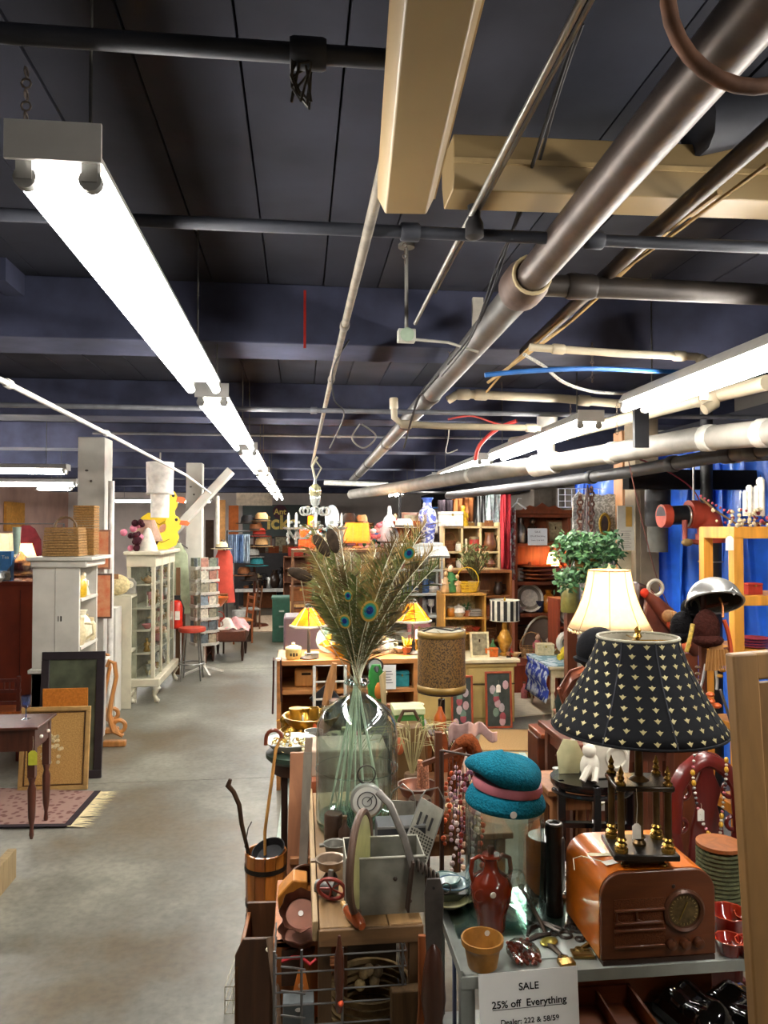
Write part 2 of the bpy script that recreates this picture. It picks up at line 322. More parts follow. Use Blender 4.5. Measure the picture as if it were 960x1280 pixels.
cable('red hose curving behind the white plastic pipes', [D(594, 575, 6.4), D(600, 556, 6.3), D(622, 536, 6.2), D(646, 526, 6.1)], .018, K('b8342e', .5))
cable('thin red wire hanging near the far lights', [D(560, 524, 6.), D(590, 520, 6.), D(622, 530, 6.), D(650, 534, 6.)], .008, K('a83530', .6))
cable('black cable slung from the ceiling past the big pipe', [D(722, 30, 1.7), D(690, 130, 1.9), D(655, 240, 2.6), D(640, 290, 2.9), D(600, 400, 3.3), D(560, 455, 3.7)], .006, blk)
cable('second black cable slung beside the first', [D(728, 30, 1.7), D(700, 110, 1.9), D(662, 240, 2.6), D(622, 330, 3.0), D(590, 420, 3.3), D(552, 470, 3.8)], .005, K('2b2a2c', .6))
cable('dark cable draping from the slim dusty pipe', [D(436, 425, 3.8), D(416, 462, 4.2), D(418, 500, 4.6), D(430, 520, 4.9), D(412, 560, 6.5)], .005, blk)
cable('looped wire hanging left of the junction box', [D(450, 530, 5.5), D(440, 548, 5.5), D(455, 560, 5.5), D(470, 545, 5.5), D(452, 530, 5.5)], .006, K('7d7a74', .5))
cable('bundle wire drooping from the trap pipe', [D(556, 460, 4.5), D(530, 490, 4.7), D(520, 505, 4.8), D(505, 560, 6.)], .008, blk)
cable('thin cord stretched from the lower grey pipe to the shelf', [D(782, 560, 5.2), D(800, 640, 5.2), D(822, 725, 5.3), D(846, 778, 5.3)], .0035, K('5c2e26', .6), 'cord')
cable('pink cord tied along the grey pipe toward the red elbow', [D(795, 572, 5.5), D(836, 590, 5.6), D(866, 612, 5.7), D(880, 640, 5.8)], .006, K('a8424a', .6), 'cord')
cable('pale wire dangling under the middle ceiling', [D(562, 530, 5.5), D(560, 550, 5.5), D(558, 566, 5.5), D(572, 562, 5.5)], .004, K('b5b2a8', .6))
for i, (px, y0, y1, d) in enumerate(((506, 300, 330, 3.), (740, 430, 480, 4.3), (713, 500, 540, 5.4), (771, 505, 545, 4.9), (562, 425, 470, 4.4), (33, 90, 165, 1.5))):
    a = D(px, y0, d); b = D(px, y1, d); mb = MB(); L = (a-b).length; k = int(L/.022)+1
    for j in range(k): mb.ring((0, 0, -j*.022), .009, .0022, 8, 4, 'y' if j % 2 else 'x')
    solo('hanging_chain', ['short chain below the second cross pipe', 'rusty chain hanging under the blue cable', 'dark chain holding the fat white pipe', 'chain beside the dark hanger plate', 'dark chain left of the white offcut', 'thin chain holding the nearest light on the left'][i], 'chain', mb, K('6b5f55', .6, .6), a)
solo('hanger_plate', 'black steel plate holding the pipes beside the right lights', 'bracket', MB().box((0, 0, 0), (.09, .03, .26)), K('15151a', .5, .4), D(801, 533, 4.4))
# cream metal covers
def cover(label, a, b, w0, w1, hh, rz=0):
    a = Vector(a); b = Vector(b); L = (b-a).length
    t = thing('light_cover', label, 'light fixture', a, rot=(b-a).to_track_quat('Y', 'Z').to_euler())
    prof = [(-w0/2, 0), (w0/2, 0), (w1/2, hh*.45), (w1/2, hh), (-w1/2, hh), (-w1/2, hh*.45)]
    part('trough', MB().prism(prof, 0, L), cream, t, bev=.004)
    part('edge_lip', MB().box((w1/2+.002, L/2, hh*.5), (.004, L, hh*.1)), K('b59a6c', .5), t)
    part('top_rail', MB().box((0, L/2, hh+.012), (w1*.35, L*.96, .024)), K('8c7c60', .6), t)
cover('long cream metal light cover pointing down the hall overhead', D(561, -60, 1.02), D(507, 268, 1.92), .105, .145, .09)
cover('cream metal light cover crossing behind the iron pipe', D(560, 250, 2.45), D(1090, 268, 2.45), .15, .2, .17)
# ---------------- fluorescent lights ----------------
TM = bpy.data.materials.new('tube_glow'); TM.use_nodes = True
e_ = TM.node_tree.nodes['Principled BSDF']; e_.inputs['Base Color'].default_value = (.9, .9, .9, 1); e_.inputs['Emission Color'].default_value = (1, .965, .9, 1); e_.inputs['Emission Strength'].default_value = TUBE_POWER
fix_m = K('b9b7b2', .45, .1, .08)
def striplight(label, a, rz, L=2.44, w=.17, group=None):
    t = thing('fluorescent_light', label, 'light', a, rz, group)
    part('housing', MB().prism([(-w*.3, .055), (-w*.47, .012), (-w*.47, 0), (w*.47, 0), (w*.47, .012), (w*.3, .055)], 0, L), fix_m, t)
    for s in (-1, 1):
        part('tube', MB().tube([(s*w*.36, .06, -.04), (s*w*.36, L-.06, -.04)], .019, 10), TM, t)
        for y in (.03, L-.03):
            part('socket', MB().box((s*w*.36, y, -.02), (.03, .028, .05)).lathe([(.001, 0), (.022, 0), (.022, .02), (.001, .02)], 12, M=Matrix.Translation((s*w*.36, y-.01, -.04)) @ Matrix.Rotation(-PI/2, 4, 'X')), K('7c7b78', .5), t)
    part('end_plate', MB().box((0, -.004, .02), (w*1.05, .008, .075)), fix_m, t)
    for y in (.25, L-.25): part('hook', MB().tube([(0, y, .05), (0, y, ZC-a[2]-.005)], .004, 6), K('55544f', .5, .6), t)
    return t
zt = 2.92
for i, y in enumerate((1.5, 4.12, 6.9, 9.65, 12.4, 15.2)):
    striplight(['nearest two-tube light over the aisle', 'second two-tube light over the aisle', 'third two-tube light over the aisle', 'fourth two-tube light over the aisle', 'fifth two-tube light over the aisle, partly hidden', 'farthest two-tube light over the aisle'][i], (-.47, y, zt), 0, 2.3 if y == 1.5 else 2.44)
for i, y in enumerate((-1.2, 1.72, 4.78, 7.6, 10.3, 13.1)):  # first fixture of this row is unseen, added behind the viewer to brighten the foreground
    striplight(['two-tube light behind the viewer over the tables', 'nearest two-tube light over the display tables', 'second two-tube light over the display tables', 'third two-tube light over the display tables', 'fourth two-tube light over the display tables', 'farthest two-tube light over the display tables'][i], (1.89, y, zt), 0)
for i, (y, x, L) in enumerate(((9.5, -2.78, 2.4), (12.3, -3.45, 2.4), (13.6, -3.9, .6))):
    striplight(['long light crossing behind the first post at left', 'second light crossing behind the first post at left', 'short light beyond the first post at left'][i], (x, y, zt), PI/2, L)
striplight('crosswise light at the far end of the hall', (-2.2, 19.5, zt), PI/2, 2.4)
# ---------------- builders ----------------
HX = dict(brown='7a4a2a', white='dcd6c8', cream='d6c79f', red='a3362a', blue='3d6aa8', green='3f6b3c', black='1c1b1d', yellow='cfa82c', grey='8b8983', amber='b8731a',
          pink='c98a8a', tan='b08a5c', gold='b08b3a', silver='b9b9b5', teal='2f7f86', purple='5c4268', copper='a8643c', orange='c8672a', rust='7d3f22', ivory='e4dcc2', dark='3a2a20', olive='6f6a35', rose='b8686c', navy='24304f', clear='cfe0dc', brass='a8853c')
CAT = dict(vase='vase', jug='jug', bottle='bottle', bowl='bowl', plate='plate', cup='cup', jar='jar', teapot='teapot', figurine='figurine', basket='basket', box='box', book='book', candlestick='candlestick', hat='hat', clock='clock', goblet='glass', bird='figurine', can='tin', pot='pot', doll='doll', tin='tin', shoe='shoe', frame='picture', stack='plate', toy='toy', flowerpot='plant', candle='candle')
def hexof(c): return HX.get(c.split()[-1], HX.get(c.split()[0], '8a7a60'))
METAL = ('silver', 'copper', 'brass', 'gold')
def item(kind, col, label, loc, h, rz=0., group=None, w=None):
    mt = METAL.count(col.split()[-1]); hx = hexof(col)
    M = glass({'blue': 'b4c8f0'}.get(col.split()[-1], 'e8efee'), .97, .03, 1.6) if 'clear' in col else K(hx, .28 if kind not in ('basket', 'book', 'box', 'hat', 'doll', 'toy') else .7, .8*mt, .2, 30, .0, coat=.2 if not mt and kind in ('vase', 'jug', 'bowl', 'plate', 'cup', 'teapot', 'jar') else 0)
    t = thing(kind if kind not in ('stack',) else 'plate_stack', label, CAT.get(kind, kind), loc, rz, group); n = 14
    def L(name, prof, m=M, **k): return part(name, MB().lathe(prof, n), m, t, **k)
    if kind in ('vase', 'can', 'pot', 'tin'):
        P = {'vase': [(.2, 0), (.3, .15), (.34, .4), (.25, .7), (.12, .85), (.16, 1)], 'can': [(.32, 0), (.33, .05), (.33, .95), (.3, 1)], 'tin': [(.36, 0), (.36, .9), (.3, 1)], 'pot': [(.3, 0), (.45, .5), (.42, .85), (.46, 1)]}[kind]
        L('body', [(a*h, b*h) for a, b in P]); 
        if kind == 'tin': L('lid', [(.38*h, .82*h), (.38*h, .98*h), (.05*h, 1.03*h)], K('9c8b62', .4, .5))
        if kind in ('vase', 'pot'): part('rim', MB().ring((0, 0, h*.99), (.16 if kind == 'vase' else .46)*h, .018*h, n, 5), M, t)
    elif kind == 'bottle':
        L('body', [(.18*h, 0), (.2*h, .03*h), (.2*h, .55*h), (.08*h, .72*h), (.07*h, .92*h)]); L('cap', [(.08*h, .91*h), (.08*h, h), (.06*h, h)], K('54402a', .5))
    elif kind in ('jug', 'cup', 'teapot'):
        P = [(.25, 0), (.36, .2), (.36, .5), (.24, .78), (.28, 1)] if kind == 'jug' else [(.28, 0), (.42, .3), (.45, 1), (.42, 1), (.38, .2), (.01, .1)] if kind == 'cup' else [(.35, 0), (.6, .35), (.5, .7), (.25, .85), (.08, .9), (.1, 1)]
        L('body', [(a*h, b*h) for a, b in P]); r = h*(.36 if kind != 'teapot' else .6)
        part('handle', MB().tube([(r*.8, 0, .8*h), (r*1.6, 0, .75*h), (r*1.7, 0, .4*h), (r*.9, 0, .2*h)], .05*h, 6), M, t)
        if kind == 'teapot': part('spout', MB().tube([(-.5*h, 0, .3*h), (-.8*h, 0, .5*h), (-.95*h, 0, .8*h)], [.1*h, .07*h, .05*h], 6), M, t)
    elif kind == 'bowl': L('body', [(.5*h, 0), (.6*h, .08*h), (1.2*h, .8*h), (1.3*h, h), (1.22*h, h), (.6*h, .15*h), (.01, .12*h)])
    elif kind == 'stack':
        for k in range(4): L('plate', [(.5*h, .2*h*k), (1.1*h, .2*h*k+.15*h), (1.1*h, .2*h*k+.19*h), (.5*h, .2*h*k+.05*h), (.01, .2*h*k+.05*h)])
    elif kind == 'plate':
        T = Matrix.Translation((0, .0, h/2)) @ Matrix.Rotation(math.radians(78), 4, 'X')
        part('dish', MB().lathe([(.01, 0), (.3*h, 0), (.49*h, .06*h), (.5*h, .075*h), (.3*h, .03*h), (.01, .03*h)], 20, M=T), M, t)
        part('painted_ring', MB().lathe([(.31*h, .036*h), (.42*h, .057*h)], 20, M=T, cap=False), K('4a5c8a' if 'blue' in col else '8c8272', .4), t)
        part('stand', MB().bar((-.15*h, -.1*h, .02*h), (-.1*h, .12*h, .02*h), .02*h).bar((.15*h, -.1*h, .02*h), (.1*h, .12*h, .02*h), .02*h), K('3c2c20', .5), t)
    elif kind == 'jar':
        L('body', [(.3*h, 0), (.36*h, .1*h), (.36*h, .6*h), (.26*h, .75*h)]); L('lid', [(.28*h, .74*h), (.28*h, .86*h), (.06*h, .9*h), (.07*h, h), (.01, h)], K('b9a67e', .4))
    elif kind in ('figurine', 'doll', 'toy'):
        L('body', [(.24*h, 0), (.26*h, .05*h), (.17*h, .35*h), (.15*h, .6*h), (.07*h, .72*h)])
        part('head', MB().ball((0, -.02*h, .84*h), (.11*h, .12*h, .14*h), 10), K('d8b494' if kind != 'toy' else hx, .5) if kind != 'figurine' else M, t)
        part('arms', MB().tube([(-.16*h, 0, .6*h), (-.2*h, -.1*h, .42*h), (-.06*h, -.17*h, .4*h)], .045*h, 6).tube([(.16*h, 0, .6*h), (.2*h, -.1*h, .42*h), (.06*h, -.17*h, .46*h)], .045*h, 6), M, t)
        if kind == 'doll': part('hair', MB().ball((0, .02*h, .89*h), (.13*h, .12*h, .12*h), 10), K('5c3a22', .8), t)
    elif kind == 'bird':
        part('body', MB().ball((0, 0, .4*h), (.5*h, .3*h, .32*h), 12).bar((.3*h, 0, .45*h), (.8*h, 0, .6*h), .2*h, .06*h), M, t)
        part('head', MB().ball((-.45*h, 0, .8*h), (.19*h, .18*h, .19*h), 10).tube([(-.35*h, 0, .5*h), (-.45*h, 0, .8*h)], [.2*h, .13*h], 8), M, t)
        part('beak', MB().tube([(-.6*h, 0, .8*h), (-.8*h, 0, .76*h)], [.06*h, .01*h], 6), K('c08a2c', .5), t)
        part('stand', MB().lathe([(.25*h, 0), (.25*h, .06*h), (.1*h, .15*h)], 10), M, t)
    elif kind == 'basket':
        w = w or h; mb = MB()
        for k in range(7): mb.ring((0, 0, h*(.04+.14*k)), w*(.42+.02*k), .045*h, 18, 5)
        for k in range(12): a = PI*k/6; mb.tube([(w*.4*math.cos(a), w*.4*math.sin(a), 0), (w*.56*math.cos(a), w*.56*math.sin(a), .93*h)], .03*h, 4)
        part('weave', mb, M, t); part('bottom', MB().lathe([(w*.42, 0), (w*.42, .03*h)], 14), M, t)
        part('handle', MB().tube([(w*.55*math.cos(a), 0, .9*h+w*.7*math.sin(a)) for a in [PI*k/8 for k in range(9)]], .045*h, 6), M, t)
    elif kind == 'box':
        w = w or h*1.5; part('body', MB().box((0, 0, h*.39), (w, w*.7, h*.78)), M, t, bev=.003); part('lid', MB().box((0, 0, h*.9), (w*1.03, w*.73, h*.2)), M, t, bev=.003)
        part('clasp', MB().box((0, -w*.37, h*.78), (w*.1, .006, h*.16)), K('b59a52', .3, .8), t)
    elif kind == 'book':
        w = w or h*.7; part('pages', MB().box((0, 0, h/2), (w*.22, w*.92, h*.94)), K('d9cfb4', .8), t)
        part('cover', MB().box((-w*.125, 0, h/2), (.02*w, w, h)).box((w*.125, 0, h/2), (.02*w, w, h)).box((0, -w*.49, h/2), (w*.25, .03*w, h)), M, t)
    elif kind == 'candlestick':
        L('base', [(.22*h, 0), (.2*h, .04*h), (.05*h, .1*h), (.07*h, .2*h), (.04*h, .3*h), (.06*h, .5*h), (.1*h, .55*h), (.09*h, .58*h)])
        L('candle', [(.045*h, .58*h), (.04*h, .97*h), (.01*h, h)], K('e6dfc8', .5))
    elif kind == 'candle': L('wax', [(.1*h, 0), (.1*h, .9*h), (.05*h, .97*h), (.01*h, .97*h)]); L('wick', [(.008*h, .96*h), (.008*h, 1.03*h)], K('2a2420', .8))
    elif kind == 'hat':
        w = w or h*2.2; L('brim', [(.01, 0), (w*.5, .04*h), (w*.52, .1*h), (w*.3, .12*h)]); L('crown', [(w*.3, .08*h), (w*.28, .7*h), (w*.2, h), (.02, .92*h)])
        L('band', [(w*.305, .1*h), (w*.3, .3*h)], K('2e2622', .7), label=None)
    elif kind == 'clock':
        part('case', MB().prism([(-.4*h, 0), (.4*h, 0), (.35*h, .25*h), (.36*h, .7*h), (.2*h, .95*h), (0, h), (-.2*h, .95*h), (-.36*h, .7*h), (-.35*h, .25*h)], -.15*h, .15*h), M, t, bev=.003)
        T = Matrix.Translation((0, -.155*h, .58*h)) @ Matrix.Rotation(PI/2, 4, 'X')
        part('dial', MB().lathe([(.24*h, 0), (.24*h, .02*h), (.01, .02*h)], 20, M=T), K('e5dfca', .4), t)
        part('hands', MB().box((0, -.18*h, .64*h), (.02*h, .01*h, .16*h)).box((.05*h, -.18*h, .58*h), (.12*h, .01*h, .02*h)), K('1a1a1a', .5), t)
    elif kind == 'goblet': L('bowl', [(.04*h, .45*h), (.2*h, .6*h), (.22*h, h), (.2*h, h), (.17*h, .62*h), (.01, .5*h)]); L('stem', [(.2*h, 0), (.04*h, .05*h), (.03*h, .46*h)])
    elif kind == 'shoe':
        part('upper', MB().ball((0, 0, .5*h), (h*.55, h*1.3, .5*h), 12), M, t); part('sole', MB().box((0, 0, .04*h), (h*.9, h*2.5, .08*h)), K('2a1d14', .6), t)
    elif kind == 'frame':
        w = w or h*.75; fr = max(.012, h*.08); T = Matrix.Rotation(-math.radians(9), 4, 'X')
        part('frame', MB().box((0, 0, fr/2), (w, .02, fr), T).box((0, 0, h-fr/2), (w, .02, fr), T).box((-w/2+fr/2, 0, h/2), (fr, .02, h-fr*2), T).box((w/2-fr/2, 0, h/2), (fr, .02, h-fr*2), T), M, t)
        part('picture', MB().box((0, .002, h/2), (w-fr*2, .008, h-fr*2), T), K('8a8064', .6, 0, .5, 18), t)
        part('strut', MB().bar((0, 0.02, h*.7), (0, h*.35, .005), .015), K('3a2a20', .7), t)
    elif kind == 'flowerpot':
        L('pot', [(.2*h, 0), (.28*h, .35*h), (.3*h, .38*h), (.24*h, .36*h)], K('9a5a3a', .7))
        mb = MB()
        for k in range(46):
            a = RN.uniform(0, 2*PI); q = RN.uniform(.1, .5)*h; z = RN.uniform(.5, 1.)*h; e = Vector((q*math.cos(a), q*math.sin(a), z)); s = Vector((-math.sin(a), math.cos(a), 0))*.035*h
            mb.add([(0, 0, .36*h), e*.7-s+Vector((0, 0, .05*h)), e, e*.7+s+Vector((0, 0, .05*h))], [(0, 1, 2, 3)])
        part('leaves', mb, K(hx, .6, 0, .4, 20), t, stuff=True)
    return t
def row(spec, A, B, place, group=None, rz=0., sc=1.):
    """items evenly spaced on the segment A-B; spec 'colour kind height; ...'"""
    L = [q.split() for q in spec.split(';') if q.strip()]; A = Vector(A); B = Vector(B); out = []
    for i, q in enumerate(L):
        h = float(q[-1])*sc; kind = q[-2]; col = ' '.join(q[:-2]); p = A.lerp(B, (i+.5)/len(L))+Vector((RN.uniform(-.01, .01), RN.uniform(-.02, .02), 0))
        nm = kind if kind != 'frame' else 'framed picture'; nm = 'stack of plates' if kind == 'stack' else nm
        out.append(item(kind, col, '%s %s %s, %s from the left' % (col, nm, place, ordn(i)) if len(L) > 1 else '%s %s %s' % (col, nm, place), p, h, rz+RN.uniform(-.3, .3) if kind not in ('plate', 'frame', 'book', 'clock') else rz, group))
    return out
def case(name, label, cat, loc, rz, W, Dp, H, levels, mat, th=.022, back=True, cornice=0, feet=0, sides=True, bev=.003, backmat=None, shelfmat=None, rail=0):
    """open shelving, origin at its base centre, front toward -y"""
    t = thing(name, label, cat, loc, rz)
    for s in (-1, 1):
        if sides: part('side_panel', MB().box((s*(W/2-th/2), 0, feet+(H-feet)/2), (th, Dp, H-feet)), mat, t, bev=bev)
        else:
            for q in (-1, 1): part('post', MB().box((s*(W/2-th/2), q*(Dp/2-th/2), H/2), (th, th, H)), mat, t)
    for z in levels: part('shelf', MB().box((0, 0, z-th/2), (W-2*th, Dp-.01, th)), shelfmat or mat, t, bev=bev)
    part('top', MB().box((0, -cornice*.4, H+th*.5), (W+cornice*1.6, Dp+cornice, th*1.2)), mat, t, bev=bev)
    if cornice: part('cornice', MB().box((0, -cornice*.2, H-.035), (W+cornice*.8, Dp+cornice*.5, .05)), mat, t, bev=.006)
    if back: part('back_panel', MB().box((0, Dp/2-.005, feet+(H-feet)/2), (W-2*th, .01, H-feet-.02)), backmat or mat, t)
    if feet:
        for sx in (-1, 1):
            for sy in (-1, 1): part('foot', MB().lathe([(.02, 0), (.028, feet*.3), (.018, feet*.6), (.03, feet)], 10, c=(sx*(W/2-.035), sy*(Dp/2-.035), 0)), mat, t)
    if rail:
        for z in levels: part('gallery_rail', MB().box((0, -Dp/2+.006, z+rail), (W, .008, .012)), mat, t)
    return t
def table(name, label, cat, loc, rz, W, Dp, H, mat, th=.03, leg=.045, apron=.08, drawer=False, turned=False, shelf=None, topmat=None, knob=None):
    t = thing(name, label, cat, loc, rz); part('table_top', MB().box((0, 0, H-th/2), (W, Dp, th)), topmat or mat, t, bev=.005)
    i = .03+leg/2
    for sx in (-1, 1):
        for sy in (-1, 1):
            x, y = sx*(W/2-i), sy*(Dp/2-i); z = H-th
            if turned: part('leg', MB().lathe([(.01, 0), (leg*.35, .03), (leg*.25, .08), (leg*.5, .2*z), (leg*.6, .45*z), (leg*.35, .5*z), (leg*.6, .56*z)], 12, c=(x, y, 0)).box((x, y, .78*z), (leg, leg, .44*z)), mat, t)
            else: part('leg', MB().box((x, y, z/2), (leg, leg, z)), mat, t, bev=.003)
    if apron:
        z = H-th-apron/2
        for sy in (-1, 1): part('apron', MB().box((0, sy*(Dp/2-i), z), (W-2*i-leg, .018, apron)), mat, t)
        for sx in (-1, 1): part('apron', MB().box((sx*(W/2-i), 0, z), (.018, Dp-2*i-leg, apron)), mat, t)
    if shelf: part('shelf', MB().box((0, 0, shelf), (W-2*i, Dp-2*i, .02)), mat, t)
    if drawer:
        z = H-th-apron/2; d = part('drawer', MB().box((0, -Dp/2+i-.014, z), (W*.62, .014, apron*.8)), mat, t, bev=.002)
        for s in (-1, 1): part('knob', MB().ball((s*W*.18, -Dp/2+i-.035, z), .014, 8), knob or K('d8d2c4', .3), d)
    return t
def bulb(par, loc, power, col=(1, .72, .42), r=.03):
    ld = bpy.data.lights.new('bulb_light', 'POINT'); ld.energy = power; ld.color = col; ld.shadow_soft_size = r
    o = bpy.data.objects.new('bulb', ld); C.objects.link(o); o.parent = par; o.location = loc; return o
def lamp(label, loc, prof, bmat, rt, rb, sh, z0, smat, on=0, n=24, ribs=0, finial=None, rz=0, curve=0., trim=None, name='table_lamp', body='base'):
    """z0: height of the shade's lower rim"""
    t = thing(name, label, 'lamp', loc, rz); part(body, MB().lathe(prof, 18), bmat, t)
    zt_ = prof[-1][1]; part('pole', MB().tube([(0, 0, zt_-.01), (0, 0, z0+sh*.92)], .006, 6), K('a0894c', .3, .8), t)
    N = 8; pr = [(rb+(rt-rb)*(k/N)-curve*math.sin(PI*k/N)*(rb-rt), z0+sh*k/N) for k in range(N+1)]
    s = part('lamp_shade', MB().lathe(pr, n, cap=False), smat, t, thick=.002)
    if ribs:
        for k in range(ribs):
            a = 2*PI*(k+.5)/ribs; part('seam', MB().tube([((r+.002)*math.cos(a), (r+.002)*math.sin(a), z) for r, z in pr], .0022, 4), trim or K('b0a080', .6), s)
    for r, z in (pr[0], pr[-1]): part('rim', MB().ring((0, 0, z), r, .004, 32, 5), trim or smat, s)
    part('spider', MB().bar((-rt, 0, z0+sh*.94), (rt, 0, z0+sh*.94), .004).bar((0, -rt, z0+sh*.94), (0, rt, z0+sh*.94), .004), K('8c7a48', .4, .8), t)
    if finial: part('finial', MB().lathe([(.004, 0), (.012, .008), (.015, .022), (.007, .035), (.002, .05)], 10, c=(0, 0, z0+sh*.95)), finial, t)
    if on: part('light_bulb', MB().ball((0, 0, z0+sh*.45), .03, 10), K('ffe2b0', .4, emit=6), t); bulb(t, (0, 0, z0+sh*.45+.05), on)
    return t
def tag_(p, rz=0, col='e8e4da', label='small white price tag on a string', hang=.05, w=.022):
    t = thing('price_tag', label, 'tag', p, rz)
    part('card', MB().prism([(-w/2, -hang-w*1.7), (w/2, -hang-w*1.7), (w/2, -hang-w*.3), (w*.2, -hang), (-w*.2, -hang), (-w/2, -hang-w*.3)], -.0006, .0006), K(col, .7), t)
    part('string', MB().tube([(0, 0, 0), (.003, 0, -hang*.5), (0, 0, -hang-.003)], .0008, 4), K('d8d2c0', .8), t); return t
# ======== grey metal shelf with the radio ========
ZS = .95
p0 = Z(585, 1222, ZS); p1 = Z(562, 1160, ZS)
X0 = p0.x-.02; Y0 = p0.y; Y1 = Z(562, 1120, ZS).y
gm = K('8f938e', .45, .35, .18, 9, .05)
t = thing('metal_shelf', 'grey painted metal shelf unit carrying the radio and the big jar', 'shelf', (X0, Y0, 0))
Wd = 1.75-X0; Dd = Y1-Y0
part('shelf_board', MB().box((Wd/2, Dd/2, ZS-.002), (Wd, Dd, .004)), gm, t)
part('front_lip', MB().box((Wd/2, .002, ZS-.016), (Wd, .005, .034)), gm, t, bev=.001)
part('side_lip', MB().box((.002, Dd/2, ZS+.004), (.005, Dd, .03)), gm, t)
part('back_lip', MB().box((Wd/2, Dd-.002, ZS-.012), (Wd, .005, .03)), gm, t)
part('shelf_board', MB().box((Wd/2, Dd/2, .56), (Wd, Dd, .004)), gm, t); part('front_lip', MB().box((Wd/2, .002, .548), (Wd, .005, .03)), gm, t)
part('shelf_board', MB().box((Wd/2, Dd/2, .14), (Wd, Dd, .004)), gm, t)
for x in (.022, Wd-.022):
    for y in (.012, Dd-.012): part('post', MB().box((x, y, ZS/2), (.04, .004, ZS)).box((x+(-.018 if x < 1 else .018), y+(.015 if y < .1 else -.015), ZS/2), (.004, .03, ZS)), gm, t)
part('brace', MB().box((.012, .15, .5), (.006, .03, .9)), K('3f4a68', .5, .3), t, label='dark blue painted brace')
for x in (Wd*.66,): part('middle_post', MB().box((x, Dd-.02, .75), (.045, .02, .38)), gm, t)
# radio
RX0, RX1 = Z(751, 1207, ZS).x, Z(895, 1198, ZS).x; RY0 = Z(751, 1207, ZS).y; RY1 = RY0+.285
rw = RX1-RX0; RH = .262; wood_r = WD('b85e10', .28, .2, 5, .5, 'y'); wood_f = WD('5c2e14', .38, .22, 10, .2, 'x')
t = thing('radio', 'brown wooden tabletop radio with rounded shoulders and round dial', 'radio', ((RX0+RX1)/2, RY0, ZS))
def roundtop(w, h, r, z0=0., n=8):
    P = [(-w/2, z0), (w/2, z0)]+[(w/2-r+r*math.cos(a), h-r+r*math.sin(a)) for a in [PI/2*k/n for k in range(n+1)]]
    return P+[(-w/2+r-r*math.sin(a), h-r+r*math.cos(a)) for a in [PI/2*k/n for k in range(n+1)]]
part('cabinet', MB().prism(roundtop(rw, RH, .07, .014), .012, .285), wood_r, t)
part('front_panel', MB().prism(roundtop(rw-.002, RH-.001, .068, .014), -.002, .012), wood_f, t, bev=.003)
part('plinth', MB().box((0, .14, .007), (rw-.01, .29, .014)), K('2e1a12', .5), t)
gr = part('grille', MB().prism([(-.135, .05), (.02, .05), (.02, .185), (-.135, .185)], -.0045, -.001), K('5f351d', .75, 0, .45, 260, .4), t, label='woven speaker cloth')
for z, w0 in ((.052, .15), (.098, .152), (.118, .145), (.155, .15)): part('grille_bar', MB().box((-.06, -.008, z), (w0, .008, .0075)), wood_f, gr, bev=.002)
part('grille_curl', MB().tube([(-.13, -.008, .15), (-.128, -.008, .128), (-.11, -.008, .118), (-.085, -.008, .118)], .0035, 6).tube([(-.07, -.008, .15), (-.068, -.008, .128), (-.05, -.008, .12), (.0, -.008, .12)], .0035, 6), wood_f, gr)
T = Matrix.Translation((.075, -.002, .145)) @ Matrix.Rotation(PI/2, 4, 'X')
part('dial_ring', MB().lathe([(.062, 0), (.062, .008), (.055, .014), (.048, .01), (.046, .002)], 32, M=T), K('4a2a18', .35, .2), t)
dl = part('dial', MB().lathe([(.046, 0), (.046, .003), (.001, .003)], 28, M=T), K('5a4a2c', .35, .3, .5, 60), t, label='aged bronze dial face')
part('pointer', MB().bar((.06, -.008, .12), (.085, -.008, .17), .002), K('a8904a', .3, .8), dl)
mb = MB()
for k in range(24): a = 2*PI*k/24; mb.bar((.075+.036*math.cos(a), -.0062, .145+.036*math.sin(a)), (.075+.042*math.cos(a), -.0062, .145+.042*math.sin(a)), .0012)
part('dial_marks', mb, K('b09a60', .5), dl)
for x in (.035, .077, .118): part('knob', MB().lathe([(.015, 0), (.016, .008), (.013, .017), (.004, .02)], 18, M=Matrix.Translation((x, -.002, .052)) @ Matrix.Rotation(PI/2, 4, 'X')), K('4e2a18', .3), t)
part('badge', MB().ball((.045, -.004, .215), (.006, .003, .006), 8), K('2c1c12', .4), t)
rt_ = ZS+RH
t = thing('price_tag', 'white price tag with string lying on top of the radio', 'tag', Z(762, 1078, rt_+.002))
part('card', MB().box((0, 0, 0), (.042, .026, .001)), K('e8e4da', .6), t, rot=(0, 0, .25))
part('string', MB().tube([(-.02, .005, .002), (-.05, .03, .002), (-.07, .045, .003), (-.1, .03, .003), (-.115, -.02, -.008)], .0016, 5), K('d8cfb4', .8), t)
solo('masking_tape', 'strip of pale paper tape on the top of the radio', 'tape', MB().box((0, 0, 0), (.09, .02, .001)), K('cfc4a0', .6), Z(753, 1068, rt_+.001), rz=-.1)
